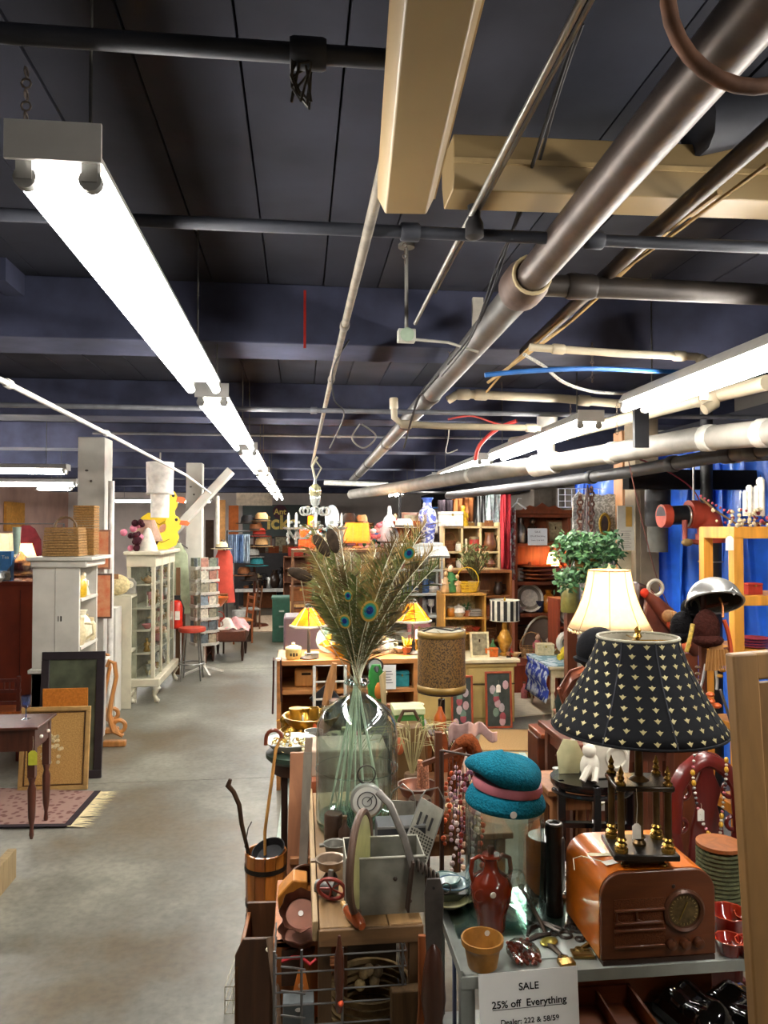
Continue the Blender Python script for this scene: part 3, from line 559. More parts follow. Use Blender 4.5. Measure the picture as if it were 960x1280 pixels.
# black shade lamp
LB = Z(803, 1078, rt_); LB.y += .02; LB.x = Z(803, 1078, rt_).x
t = thing('table_lamp', 'brass column lamp with wide black shade patterned with gold bees', 'lamp', LB, rz=math.radians(-8))
brs = K('a8823a', .25, .85, .25, 20); brd = K('5a4426', .35, .75, .3, 20); blkm = K('1d1a17', .28, .2, .3, 12)
part('plinth', MB().box((0, 0, .018), (.12, .10, .02)), blkm, t, bev=.004)
part('base_plate', MB().box((0, 0, .036), (.19, .155, .018)), blkm, t, bev=.004)
for sx in (-1, 1):
    for sy in (-1, 1):
        part('foot', MB().ball((sx*.055, sy*.045, .006), (.014, .014, .007), 10), brs, t)
        c = (sx*.068, sy*.052, 0)
        q = part('column', MB().lathe([(.019, .045), (.019, .052), (.012, .058), (.017, .066), (.011, .072), (.0145, .08), (.0105, .086), (.0105, .215), (.014, .222)], 14, c=c), brd, t)
        part('column_ring', MB().lathe([(.02, .045), (.02, .055), (.013, .06)], 14, c=c).lathe([(.012, .06), (.018, .066), (.012, .072)], 14, c=c).lathe([(.011, .074), (.0155, .08), (.011, .086)], 14, c=c), brs, q)
        part('finial', MB().lathe([(.014, .238), (.015, .244), (.007, .25), (.011, .258), (.006, .266), (.009, .274), (.004, .285), (.001, .295)], 12, c=c), brs, t)
part('centre_column', MB().lathe([(.02, .045), (.02, .052), (.013, .06), (.018, .068), (.012, .076), (.0125, .23)], 14), brd, t)
part('top_plate', MB().box((0, 0, .23), (.17, .135, .016)), K('2c241c', .25, .3), t, bev=.005)
part('pole', MB().lathe([(.03, .238), (.012, .25), (.0115, .3), (.0115, .5), (.006, .54), (.006, .6)], 14), brd, t)
SZ0 = CAM.z-(930-661)*U(LB)-rt_ + .05; SH = 112*U(LB)
rb, rt2 = 106*U(LB), 49*U(LB)
def shr(k): return rb+(rt2-rb)*(1-(1-k)**1.35) if 0 <= k <= 1 else 0
OFF = Vector((.0, 0, 0))
pr = [(shr(k/10), SZ0+SH*k/10) for k in range(11)]
shm = K('141519', .8, 0, .12, 60)
s = part('lamp_shade', MB().lathe(pr, 40, cap=False), shm, t, thick=.003)
for k in range(8):
    a = 2*PI*(k+.15)/8; part('seam', MB().tube([((r+.002)*math.cos(a), (r+.002)*math.sin(a), z) for r, z in pr], .0022, 5), K('2f3036', .7), s)
part('lower_trim', MB().ring((0, 0, SZ0), rb, .004, 48, 6), shm, s)
part('upper_trim', MB().ring((0, 0, SZ0+SH), rt2, .005, 40, 6), K('8b8672', .6), s)
part('liner', MB().lathe([(r-.004, z) for r, z in pr], 32, cap=False), K('b8b2a0', .8), s)
mb = MB()
for j in range(10):
    k = (j+.5)/10; r = shr(k)+.0022; z = SZ0+SH*k; dz = SH/10; slope = (shr(k+.03)-shr(k-.03))/.06/SH; nn = 34-int(j*1.9)
    for i in range(nn):
        a = 2*PI*(i+.5*(j % 2))/nn
        er = Vector((math.cos(a), math.sin(a), 0)); et = Vector((-math.sin(a), math.cos(a), 0)); ez = (Vector((0, 0, 1))+er*slope).normalized(); c = er*r+Vector((0, 0, z))
        P = [(x*1.35, y*1.35) for x, y in [(0, -.0055), (.0035, -.001), (.0075, .0035), (.003, .003), (0, .0065), (-.003, .003), (-.0075, .0035), (-.0035, -.001)]]
        mb.add([c+er*.0012]+[c+et*x+ez*y for x, y in P], [(0, m+1, (m+1) % 8+1) for m in range(8)])
part('bee_motifs', mb, K('a89c6c', .5, .2), s, stuff=True, label='woven gold bee motifs')
part('spider', MB().bar((-rt2, 0, SZ0+SH-.01), (rt2, 0, SZ0+SH-.01), .004).bar((0, -rt2, SZ0+SH-.01), (0, rt2, SZ0+SH-.01), .004), brs, t)
part('shade_finial', MB().lathe([(.005, 0), (.013, .01), (.008, .02), (.011, .03), (.003, .04)], 12, c=(0, 0, SZ0+SH-.008)), brs, t)
q = Matrix.Rotation(math.radians(-8), 4, 'Z') @ Vector((-.03, -.075, 0))
tag_(LB+Vector((q.x, q.y, .235)), label='white price tag hanging from a front column of the bee lamp', hang=.10, w=.026)
# big jar with the beret
def jarprof(r, h, sh=.14, neck=.7, th=.006):
    return [(.01, 0), (r*.9, 0), (r, .02), (r, h*(1-sh)), (r*.97, h*(1-sh*.6)), (r*neck*1.08, h*(1-sh*.15)), (r*neck, h*(1-.04)), (r*neck, h)]
JB = Z(631, 1140, ZS); ju = U(JB); JR = 49*ju; JH = 150*ju
gj = glass('eef7f3', .98, .02, 1.1)
t = thing('glass_jar', 'large clear greenish glass jar wearing the teal hat', 'jar', JB)
part('glass', MB().lathe(jarprof(JR, JH, .16, .75), 48, cap=False), gj, t)
part('thick_base', MB().lathe([(.01, .004), (JR*.86, .004), (JR*.9, .02), (.01, .03)], 32, cap=False), glass('d4ece4', .97), t)
part('inner_wall', MB().lathe([(JR*.94, .03), (JR*.94, JH*.84)], 40, cap=False), glass('f4faf8', .99, .03, .6), t)
part('embossed_mark', MB().ring((0, -JR-.001, JH*.42), .03, .003, 24, 5, 'y'), gj, t)
t = thing('beret', 'fuzzy teal hat with a pink band, set over the jar', 'hat', JB+Vector((0, 0, JH-.06)))
fz = K('106a80', .95, 0, .3, 130, .8, coat=0)
def felt(r, z, rz_, c=(0, 0, 0), tilt=0.):
    return MB().ball(c, (r, r*.95, rz_), 28, M=Matrix.Rotation(tilt, 4, 'Y'))
part('brim', MB().lathe([(JR*.7, .01), (JR*1.0, .01), (JR*1.05, .03), (JR*.97, .055), (JR*.88, .075)], 36, M=Matrix.Rotation(.08, 4, 'Y')), fz, t, sub=1)
part('band', MB().lathe([(JR*.86, .07), (JR*.89, .082), (JR*.86, .096)], 36, M=Matrix.Rotation(.12, 4, 'Y')), K('a8606a', .6, 0, .2, 20), t, label='dusty pink ribbon band', thick=.004)
mb = MB()
def bf(u, v):
    a = 2*PI*u; ph = PI*v*.98+.02; r = JR*.98*math.sin(ph)*(1+.05*math.sin(3*a+1)+.03*math.sin(5*a)); z = .048*-math.cos(ph)*(1.15+.2*math.cos(a+.9))
    return (r*math.cos(a)-.004, r*math.sin(a), z+.13+.012*math.sin(2*a)*math.sin(ph)-.03*math.cos(a)*(1-.5*v))
part('crown', mb.grid(bf, 36, 14), fz, t, sub=1)
part('feather_pin', MB().ball((-JR*.95, -.025, .115), (.004, .008, .012), 8), K('c9c4a8', .3, .5), t)
part('price_sticker', MB().lathe([(.001, 0), (.011, 0), (.011, .001)], 16, M=Matrix.Translation((-.008, -JR*1.05, .032)) @ Matrix.Rotation(PI/2, 4, 'X')), K('e8e6e0', .5), t)
# telescope
TB = Z(693, 1143, ZS)
t = thing('leather_tube', 'black leather covered tube standing beside the big jar', 'telescope', TB)
part('barrel', MB().lathe([(.028, 0), (.029, .005), (.029, .03), (.026, .035), (.026, .25), (.029, .255), (.029, .29)], 22), K('1a1716', .45, .1, .3, 60, .2), t)
part('end_ring', MB().ring((0, 0, .29), .022, .007, 22, 8), K('55524c', .35, .5), t)
item('can', 'black', 'shorter dark tin tube behind the black leather tube', Z(682, 1118, ZS), .2)
# amphora
AB = Z(614, 1162, ZS); au = U(AB); h = 100*au
t = thing('jug', 'glossy red-brown two-handled jug with a cork and price sticker', 'jug', AB); am = K('6d2412', .12, 0, .25, 9, coat=.6)
part('body', MB().lathe([(a*h, b*h) for a, b in ((.15, 0), (.17, .02), (.19, .2), (.25, .42), (.265, .55), (.22, .66), (.11, .73), (.085, .8), (.085, .88), (.12, .91), (.11, .94), (.06, .94))], 28), am, t)
for s in (-1, 1): part('handle', MB().tube([(s*.08*h, 0, .86*h), (s*.15*h, 0, .92*h), (s*.235*h, 0, .88*h), (s*.255*h, 0, .74*h), (s*.225*h, 0, .6*h)], .03*h, 10), am, t)
part('cork', MB().lathe([(.035*h, .93*h), (.045*h, 1.02*h), (.035*h, 1.04*h)], 12), K('3a2a20', .8), t)
part('price_sticker', MB().ball((-.01, -.262*h, .55*h), (.0095, .002, .0095), 12), K('d8cdbc', .5), t)
part('applied_ring', MB().ring((-.19*h, -.19*h, .52*h), .018, .002, 16, 5, 'y'), am, t)
# ochre pot
PB = Z(603, 1208, ZS); h = .082
t = thing('flower_pot', 'ochre glazed open pot on the metal shelf corner', 'pot', PB); om = K('9a6a2c', .4, 0, .3, 25, .1)
part('body', MB().lathe([(.036, 0), (.042, .004), (.05, .05), (.054, .062), (.06, .066), (.061, h), (.056, h), (.052, .065), (.038, .01), (.001, .008)], 28), om, t)
part('price_sticker', MB().lathe([(.001, 0), (.008, 0), (.008, .001)], 14, M=Matrix.Translation((.025, .043, .07)) @ Matrix.Rotation(PI/2, 4, 'X')), K('ddd8cc', .5), t)
# trinkets on the shelf
t = thing('bead_bag', 'clear bag of red and brown beads behind the sale sign', 'bag', Z(655, 1196, ZS))
for k in range(70): pass
mb = MB(); 
for k in range(90): mb.ball((RN.uniform(-.035, .035), RN.uniform(-.05, .06), .006+RN.uniform(0, .012)), RN.uniform(.004, .008), 6)
part('beads', mb, K('7a3220', .3, 0, .6, 60), t, stuff=True)
part('bag', MB().ball((0, .005, .012), (.05, .07, .018), 14), glass('e6e2dc', .97, .1), t)
def flatkit(name, label, cat, p, mb, m, rz=0): return solo(name, label, cat, mb, m, p, rz)
flatkit('padlock', 'brass buckle plate nearest the right of the sale sign', 'buckle', Z(708, 1203, ZS+.008), MB().box((0, 0, 0), (.045, .03, .01)).ring((0, .02, 0), .014, .003, 14, 6), K('a8803a', .25, .85), .1)
flatkit('belt_buckle', 'dull brass rectangular buckle beside the radio corner', 'buckle', Z(728, 1192, ZS+.006), MB().box((0, .018, 0), (.06, .007, .007)).box((0, -.018, 0), (.06, .007, .007)).box((-.028, 0, 0), (.007, .04, .007)).box((.028, 0, 0), (.007, .04, .007)).box((0, 0, 0), (.05, .02, .004)), K('7d6433', .35, .8), -.1)
mb = MB().tube([(0, 0, 0), (.01, .05, .004), (.0, .09, .0)], .006, 6).tube([(.02, 0, 0), (.012, .05, .008), (.025, .09, .0)], .006, 6).ring((-.008, -.02, 0), .018, .005, 14, 6).ring((.034, -.02, 0), .018, .005, 14, 6)
flatkit('scissors', 'old iron scissors with dark handles on the metal shelf', 'scissors', Z(700, 1165, ZS+.006), mb, K('4b4540', .4, .7), .9)
mb = MB().ring((0, 0, 0), .024, .006, 16, 6).ring((.04, .015, 0), .02, .006, 16, 6).tube([(.0, .02, 0), (.02, .06, 0)], .006, 6)
flatkit('iron_clip', 'pair of dark iron rings beside the radio', 'tool', Z(722, 1160, ZS+.007), mb, K('3d3833', .5, .7), .3)
mb = MB().ball((0, 0, 0), (.032, .022, .008), 14)
flatkit('compact', 'oval yellow-brass compact among the iron tools', 'compact', Z(686, 1177, ZS+.01), mb, K('9c9040', .3, .6), .5)
for i, (px, py, L, a) in enumerate(((672, 1172, .1, 1.9), (690, 1186, .08, .4), (742, 1168, .09, -1.2), (736, 1180, .07, -1.0), (664, 1163, .07, 2.4))):
    flatkit('hand_tool', ['long dark pliers lying by the bead bag', 'small iron hinge behind the brass buckle', 'dark slim hook against the radio side', 'short brass catch against the radio side', 'rusty iron ring tool beside the ochre pot'][i], 'tool', Z(px, py, ZS+.007), MB().tube([(0, -L/2, 0), (.004, 0, .003), (-.004, L/2, 0)], [.006, .009, .005], 6).ring((0, -L/2-.012, 0), .011, .004, 12, 5), K(['3d3833', '4b4036', '4a443e', '7a6433', '3a302a'][i], .45, .7), a)
q = Z(652, 1150, ZS)
cable_ = solo('walking_stick', 'dark bent iron poker leaning by the two-handled jug', 'poker', MB().tube([(0, 0, .1), (.01, -.02, .085), (.03, -.06, .045), (.045, -.1, .01)], .006, 8).ball((0, 0, .105), .011, 8), K('54483e', .5, .5), q+Vector((0, 0, .0)))
flatkit('tool_tray', 'shallow clear tray beneath the old iron tools', 'tray', Z(700, 1178, ZS+.002), MB().box((0, 0, 0), (.19, .16, .003)), K('aab2ae', .3, .2))
# paper doily & plates behind the jar
for i, (px, py, r, c1, c2) in enumerate(((566, 1098, .055, 'c9d6d0', '3a5a74'), (562, 1118, .06, 'd8d4a8', 'b9b48c'), (557, 1092, .05, '9fb4b0', '4a6a64'))):
    t = thing('plate', ['blue and white patterned dish left of the jar', 'cream scalloped dish left of the two-handled jug', 'teal rimmed dish behind the patterned one'][i], 'plate', Z(px, py+14, ZS+.035*(i != 1)+.01), rz=0)
    part('dish', MB().lathe([(r*.5, 0), (r*.95, .018), (r, .024), (r*.6, .006), (.001, .005)], 28), K(c1, .3, 0, .3, 30, 0, 'n', 0, .4, c2), t)
    part('rim', MB().ring((0, 0, .023), r, .0025, 28, 6), K(c2, .3), t)
solo('glass_stand', 'low block holding the dishes left of the jar', 'stand', MB().box((0, 0, .02), (.14, .16, .034)), K('46524c', .4), Z(568, 1118, ZS+.0))
solo('jar_tray', 'thick green glass slab under the big jar', 'glass slab', MB().box((0, 0, .003), (.4, .3, .006)), glass('e6f4ef', .98), Z(636, 1139, ZS+.0), bev=.002)
# printed papers right of tube
for i, (px, py, r) in enumerate(((706, 1090, .35), (708, 1108, -.2))):
    t = thing('magazine', ['patterned black and white paper behind the leather tube', 'folded newsprint beside the leather tube'][i], 'paper', Z(px, py, ZS+.02), r); part('sheet', MB().box((0, 0, 0), (.1, .14, .012)), K('c9c8c0', .7, 0, .2, 60, 0, 'cell', 0, 0, '2a2a2c'), t); part('fold', MB().box((0, .0, .008), (.1, .004, .004)), K('e2e0d8', .7), t)
# red glass dishes
for i, (px, py, r, h) in enumerate(((911, 1170, .055, .075), (912, 1192, .038, .045), (938, 1196, .038, .045), (940, 1168, .045, .06))):
    t = thing('glass_dish', ['tall red glass dish right of the radio', 'small orange-red glass dish at the shelf edge', 'second orange-red glass dish behind the wooden panel', 'red glass bowl half behind the wooden panel'][i], 'bowl', Z(px, py, ZS))
    part('bowl', MB().lathe([(r*.7, 0), (r*.8, .004), (r*.95, h*.7), (r*1.15, h), (r*1.05, h), (r*.8, h*.6), (.001, .01)], 10), K('7a1a10', .1, 0, .2, 20, coat=.8), t)
    part('rim', MB().ring((0, 0, h), r*1.1, .002, 10, 5), K('b04a34', .1, 0, .1, coat=.8), t)
t = thing('wicker_hamper', 'green-grey woven hamper with wooden lid behind the panel', 'basket', Z(930, 1150, ZS)+Vector((0, .14, 0)))
mb = MB()
for k in range(12): mb.ring((0, 0, .01+k*.014), .07, .0065, 20, 5)
part('weave', mb, K('4f5238', .7, 0, .4, 60, .3), t); part('lid', MB().lathe([(.075, .178), (.075, .19), (.01, .192)], 24), WD('8a4f24'), t)
# sale sign
SP = Z(597, 1222, ZS); a = D(660, 1214, Y0-.012); w = 127*U(a)
t = thing('sale_sign', 'white paper SALE sign clipped to the shelf lip', 'sign', a, rot=(math.radians(-2), math.radians(-1.5), 0))
part('sheet', MB().box((0, 0, -w*.37), (w, .0012, w*.76)), K('f0f0ee', .7, 0, .02), t)
ink = K('1a1a1c', .7)
for body, z, sz, b in (('SALE', -.048, .0275, .0003), ('25% off  Everything', -.092, .0275, .0003), ('Dealer: 222 & 58/59', -.138, .0205, .0002)): textmesh(body, sz, ink, 'lettering', t, (0, -.0016, z), (PI/2, 0, 0), bold=b)
part('underline', MB().box((0, -.0016, -.0965), (w*.74, .0008, .0012)), ink, t)
# things on the lower shelf
zl = .562
t = thing('wooden_box', 'long reddish wooden box under the radio shelf', 'box', Z(770, 1262, zl)+Vector((.1, .13, 0)))
wb = WD('7d3f1c', .5, .25, 8, 0, 'x'); part('body', MB().box((0, 0, .08), (.52, .22, .16)), wb, t, bev=.004); part('lid', MB().box((0, 0, .172), (.53, .23, .02)), wb, t, bev=.004); part('latch', MB().box((-.02, -.113, .15), (.05, .006, .03)), K('6a5530', .4, .7), t)
for i, px in enumerate((868, 925)):
    t = thing('patent_bag', ['black glossy patent bag, the nearer one below the radio', 'black glossy patent bag beside the wooden panel'][i], 'handbag', Z(px, 1268, .62)+Vector((.02, .0, -.05)), rz=.25)
    sh = K('0c0a0a', .08, 0, .3, 5, coat=1.)
    def bgf(u, v, i=i): x = (u-.5)*.17; y = (v-.5)*.26; q = (1-(2*u-1)**4)*(1-(2*v-1)**4); return (x, y, .03+.085*q+.008*math.sin(14*u+i)*q+.01*math.sin(9*v))
    part('pouch', MB().grid(bgf, 18, 18), sh, t); part('underside', MB().box((0, 0, .02), (.17, .26, .03)), sh, t); part('seam', MB().tube([(-.0, -.13, .05), (0, -.07, .118), (0, .07, .118), (0, .13, .05)], .004, 6), sh, t)
solo('divided_tray', 'wooden divided tray low under the sale sign', 'tray', MB().box((0, 0, .01), (.3, .25, .015)).box((-.145, 0, .04), (.01, .25, .07)).box((.145, 0, .04), (.01, .25, .07)).box((0, -.12, .04), (.3, .01, .07)).box((0, .12, .04), (.3, .01, .07)).box((.03, 0, .035), (.008, .24, .06)), wb, Z(752, 1290, .562)+Vector((.0, 0, 0)))
# wooden panel, far right foreground
a = D(950, 816, 1.62); b = D(950, 1295, 1.62); u = U(a)
t = thing('timber_screen', 'tall rough framed wooden panel standing nearest at the right', 'screen', (a.x, 1.62, 0), rot=(0, math.radians(-3.2), 0)); H = a.z; wp = WD('75552c', .6, .4, 6, 0)
T = Matrix.Translation((.06, 0, 0))
part('stile', MB().box((.062, 0, H/2), (.06, .035, H)), wp, t, bev=.005); part('rail', MB().box((.2, 0, H-.03), (.23, .035, .06)), wp, t, bev=.005)
part('board', MB().box((.145, .004, H/2-.04), (.105, .02, H-.06)), WD('6e4e24', .6, .4, 8), t); part('board', MB().box((.253, .004, H/2-.04), (.105, .02, H-.06)), WD('664820', .6, .4, 8), t)
# ======== wooden stand with the glass carboy ========
pw = WD('8a6a42', .6, .35, 7, 0, 'y')
a = Z(398, 1160, 1.0); b = Z(528, 1150, 1.0); SX0, SX1, SY0, SY1 = a.x, b.x, a.y, 3.5
t = thing('wooden_stand', 'worn open wooden stand holding the carboy and kitchen tools', 'stand', (SX0, SY0, 0)); w = SX1-SX0; d = SY1-SY0
for k in range(3): part('plank', MB().box((w*(k+.5)/3, d/2, .985), (w/3-.003, d, .03)), pw, t, bev=.003)
part('front_rail', MB().box((w/2, -.006, .972), (w, .014, .05)), WD('6e5030', .6, .4, 8, 0, 'x'), t, bev=.003)
part('side_rail', MB().box((-.009, d/2, .99), (.018, d, .06)), WD('a08560', .6, .3, 8, 0, 'y'), t, bev=.003)
for x in (.02, w-.02):
    for y in (.03, d-.03): part('leg', MB().box((x, y, .48), (.04, .04, .96)), WD('5c4228'), t)
part('shelf', MB().box((w/2, d/2, .45), (w, d, .02)), pw, t); part('back_board', MB().box((w/2, .5, .71), (w-.04, .015, .5)), K('3a3026', .8), t)
# carboy
CB = Z(446, 1032, 1.0); cu = U(CB); CR = 51*cu; CH = 186*cu
gc = glass('e9f7f4', .98, .02, 1.1)
t = thing('glass_carboy', 'large blue-green glass carboy full of peacock feathers', 'bottle', CB)
pr = [(.01, .004), (CR*.88, 0), (CR*.98, .02), (CR, .05), (CR, CH*.62), (CR*.96, CH*.7), (CR*.82, CH*.775), (CR*.5, CH*.83), (CR*.25, CH*.87), (CR*.22, CH*.93), (CR*.28, CH*.95), (CR*.3, CH*.97), (CR*.25, CH)]
part('glass', MB().lathe(pr, 48, cap=False), gc, t)
part('inner_wall', MB().lathe([(r*.94, z+.008) for r, z in pr[1:9]], 40, cap=False), glass('f6fcfb', .99, .03, .6), t)
part('thick_base', MB().lathe([(.01, .006), (CR*.86, .004), (CR*.92, .05), (CR*.5, .07), (.01, .075)], 32, cap=False), glass('bfe6e0', .96), t)
part('mold_seam', MB().ring((0, 0, CH*.39), CR+.001, .0018, 48, 5), gc, t); part('mouth_ring', MB().ring((0, 0, CH*.96), CR*.29, .006, 24, 6), gc, t)
NECK = CB+Vector((0, 0, CH*.97))
# feathers
def feather(i, tip, eye, col, lab, wd=1., foot=None, dens=1.):
    N0 = NECK+Vector((RN.uniform(-.012, .012), RN.uniform(-.012, .012), 0)); T_ = D(*tip)
    ft = (NECK-Vector((0, 0, .05))) if i % 3 and not eye else (CB+Vector((RN.uniform(-.8, .8)*CR, RN.uniform(-.5, .5)*CR, .03))); L = (T_-N0).length
    mid = N0.lerp(T_, .5)+Vector(((N0.x-T_.x)*.12, 0, .1*L))
    t = thing('peacock_feather', lab, 'feather', NECK, group='peacock feathers in the carboy')
    P = []
    for k in range(13):
        s = k/12; P.append(N0*(1-s)**2+mid*2*s*(1-s)+T_*s*s)
    part('quill', MB().tube([ft-NECK]+[p-NECK for p in P], [.0036]*2+[.0026-.0015*k/12 for k in range(12)], 5), K('e6e6cc', .45), t)
    mb = MB(); n = int(80*dens)
    for k in range(n):
        s = .16+.84*(k/n)**.85; q = s*12; j = min(11, int(q)); p = P[j].lerp(P[j+1], q-j); dr = (P[j+1]-P[j]).normalized()
        for sd in (-1, 1):
            side = Vector((dr.z, RN.uniform(-.5, .5), -dr.x)).normalized()*sd
            ln = wd*(.06+.055*math.sin(PI*min(1, s)))*RN.uniform(.6, 1.2); e = p+(side*.62+dr*.8+Vector((RN.uniform(-.2, .2), RN.uniform(-.3, .3), RN.uniform(-.25, .1))))*ln
            m_ = p.lerp(e, .5)+dr*.006; q_ = Vector((dr.z, 0, -dr.x))*.0011+dr*.0011
            mb.add([p-NECK-q_, p-NECK+q_, m_-NECK+q_, e-NECK, m_-NECK-q_], [(0, 1, 2, 3, 4)])
    part('barbs', mb, K(col, .45, .15, .55, 40), t)
    if eye:
        p = P[12]; dr = (P[12]-P[11]).normalized(); fc = (CAM-p).normalized(); up = (dr-fc*dr.dot(fc)).normalized(); rt = up.cross(fc); M = Matrix((rt, fc*-1, up)).transposed().to_4x4(); M.translation = p-NECK
        r = eye
        mb = MB()
        for k in range(70):
            a = 2*PI*k/70; l = RN.uniform(1.25, 1.75)*r*(1+.35*math.sin(a)); mb.add([(math.cos(a-.035)*r*.7, .002, math.sin(a-.035)*r*.8), (math.cos(a+.035)*r*.7, .002, math.sin(a+.035)*r*.8), (math.cos(a)*l, .003, math.sin(a)*l)], [(0, 1, 2)], M)
        part('eye_fringe', mb, K('8f8a3c', .4, .3, .3, 60), t)
        for nm, f, c, y in (('gold_ring', 1.05, '9c7a34', -.001), ('green_ring', .82, '3f7a52', -.002), ('teal_disc', .62, '0f6f7e', -.003), ('blue_heart', .4, '141c58', -.004)):
            part(nm, MB().lathe([(r*f, 0), (r*f, .0012), (.0005, .0016)], 24, M=M @ Matrix.Translation((0, y, (.1*r if nm == 'blue_heart' else 0))) @ Matrix.Diagonal((1, 1, 1.2, 1)) @ Matrix.Rotation(PI/2, 4, 'X')), K(c, .3, .4), t)
    return t
gl = 'brown-green peacock feather without a visible eye, in the carboy'
EY = [((511, 692, 2.75), .021, 'peacock feather with a blue eye, highest right of the bunch'), ((462, 764, 2.72), .03, 'peacock feather with a big gold-ringed eye facing the viewer'), ((431, 777, 2.75), .02, 'peacock feather with a teal eye, lowest left of the bunch'), ((435, 745, 2.8), .016, 'peacock feather with a small dark eye above the lowest left one')]
for i, (tp, r, lb) in enumerate(EY): feather(i, tp, r, '5a5f34', lb)
TP = [(386, 684), (392, 660), (405, 672), (418, 690), (424, 664), (438, 690), (452, 700), (470, 686), (484, 700), (496, 672), (512, 662), (526, 668), (541, 688), (548, 706), (524, 708), (405, 716), (400, 745), (480, 722), (446, 722), (502, 742), (512, 762), (392, 722), (534, 652), (458, 742), (432, 714), (472, 706), (415, 702)]
for i, (x, y) in enumerate(TP): feather(i, (x, y, 2.75+.55*RN.random()), 0, ['8a7648', '6f7440', 'a08450', '66733f', '6a5638'][i % 5], gl, dens=1.15)
for i, (x, y, a) in enumerate(((402, 682, -.6), (416, 676, -.3), (375, 718, -1.2))):
    t = thing('feather_tip', ['broad dark feather tip at the upper left of the bunch', 'second broad dark feather tip beside the highest left one', 'dark drooping feather tip far left of the bunch'][i], 'feather', D(x, y, 2.9)); M = Matrix.Rotation(a, 4, 'Y')
    part('vane', MB().ball((0, 0, 0), (.022, .006, .05), 14, M=M), K('34291f', .7, 0, .4, 60), t); part('quill', MB().tube([(-.0*math.sin(a), 0, -.0), (.02-.1*math.sin(a)*0, 0, -.12), (NECK.x-t.location.x, 0, NECK.z-t.location.z)], .002, 5), K('8a7a58', .5), t)
# grey tin box, tools
gt = K('85847a', .5, .45, .3, 14, .1); ir = K('4a4039', .5, .6, .35, 18, .2)
B = Z(482, 1143, 1.0); w = .245; h = .175
t = thing('metal_box', 'open grey tin box at the front of the wooden stand', 'box', B+Vector((0, .08, 0)))
part('body', MB().box((0, -.078, h/2), (w, .003, h)).box((0, .078, h/2), (w, .003, h)).box((-w/2, 0, h/2), (.003, .158, h)).box((w/2, 0, h/2), (.003, .158, h)).box((0, 0, .003), (w, .158, .004)), gt, t)
part('rolled_edge', MB().tube([(-w/2, -.08, h), (w/2, -.08, h), (w/2, .08, h), (-w/2, .08, h)], .004, 6, closed=True), K('b5b2a4', .5, .4), t)
for x in (.03, .08): part('rivet', MB().ball((x, -.081, h*.62), (.007, .003, .007), 8), ir, t)
t = thing('iron_lever', 'long rusty iron lever leaning across the tin box', 'tool', B+Vector((.07, -.015, .05)))
part('handle', MB().tube([(-.085, .1, .3), (-.05, .06, .27), (-.01, .02, .18), (.012, 0, .1)], .012, 8, flat=.6), K('6f6a64', .45, .5, .3, 20), t); part('strap', MB().bar((.012, -.005, .12), (-.005, -.006, -.03), .034, .007), K('3f2f26', .6, .5, .4, 30), t)
part('pivot', MB().ball((.004, -.012, .0), (.006, .004, .006), 8), ir, t)
t = thing('spring_coil', 'coiled iron spring hanging over the tin box corner', 'tool', B+Vector((.10, -.02, .155))); mb = MB()
for k in range(6): mb.ring((.012*k, -.002*k, -.008*k), .016, .004, 12, 5, 'x')
part('coil', mb, ir, t); part('ring', MB().ring((.085, -.01, -.07), .016, .002, 14, 5, 'y'), ir, t)
# round plate on edge
t = thing('round_tray', 'round wooden-rimmed tray with yellowed face standing on edge', 'tray', Z(452, 1147, 1.0)+Vector((0, .05, .152)), rot=(0, 0, math.radians(73)))
part('rim', MB().ring((0, 0, 0), .145, .012, 40, 8, 'y'), WD('4a3426', .5), t)
part('face', MB().lathe([(.14, 0), (.14, .006), (.001, .006)], 36, M=Matrix.Rotation(PI/2, 4, 'X')), K('8f8c58', .35, .1, .35, 12), t); part('backing', MB().lathe([(.142, -.014), (.142, -.006), (.001, -.006)], 36, M=Matrix.Rotation(PI/2, 4, 'X')), K('2e2620', .6), t)
# scale dial
q = Z(458, 1055, 1.0); t = thing('kitchen_scale', 'small round white-faced spring scale with a wire ring', 'scale', q)
part('base', MB().box((0, 0, .02), (.09, .07, .04)), K('7f7c74', .4, .5), t); part('column', MB().box((0, .01, .08), (.05, .02, .1)), K('6d6a64', .4, .5), t)
T = Matrix.Translation((0, -.01, .17)) @ Matrix.Rotation(PI/2, 4, 'X')
part('case', MB().lathe([(.062, -.02), (.064, .012), (.056, .016)], 30, M=T), K('a9a9a2', .3, .7), t); dl = part('dial', MB().lathe([(.054, .014), (.054, .017), (.001, .017)], 30, M=T), K('cfcfc6', .4, 0, .08), t)
part('dial_ring', MB().ring((0, -.029, .17), .036, .0022, 28, 5, 'y').ring((0, -.029, .17), .018, .0015, 20, 5, 'y'), K('2a2a2a', .5), dl); part('pointer', MB().bar((0, -.03, .17), (.022, -.03, .19), .003), K('2a2a2a', .5), dl)
part('wire_ring', MB().ring((0, -.005, .265), .034, .003, 20, 6, 'y').tube([(-.015, 0, .232), (-.028, 0, .245)], .005, 6), K('3a3733', .4, .6), t)
t = thing('slate_box', 'dark grey metal box behind the iron lever', 'box', Z(500, 1086, 1.0)); part('body', MB().box((0, 0, .085), (.17, .1, .17)), K('3d3e40', .5, .3, .3, 10), t, bev=.004); part('scratched_edge', MB().box((0, -.051, .165), (.17, .002, .008)), K('8a8a88', .4, .5), t)
part('handle', MB().bar((-.06, -.056, .03), (.06, -.056, .13), .006), K('9a9890', .4, .6), t)
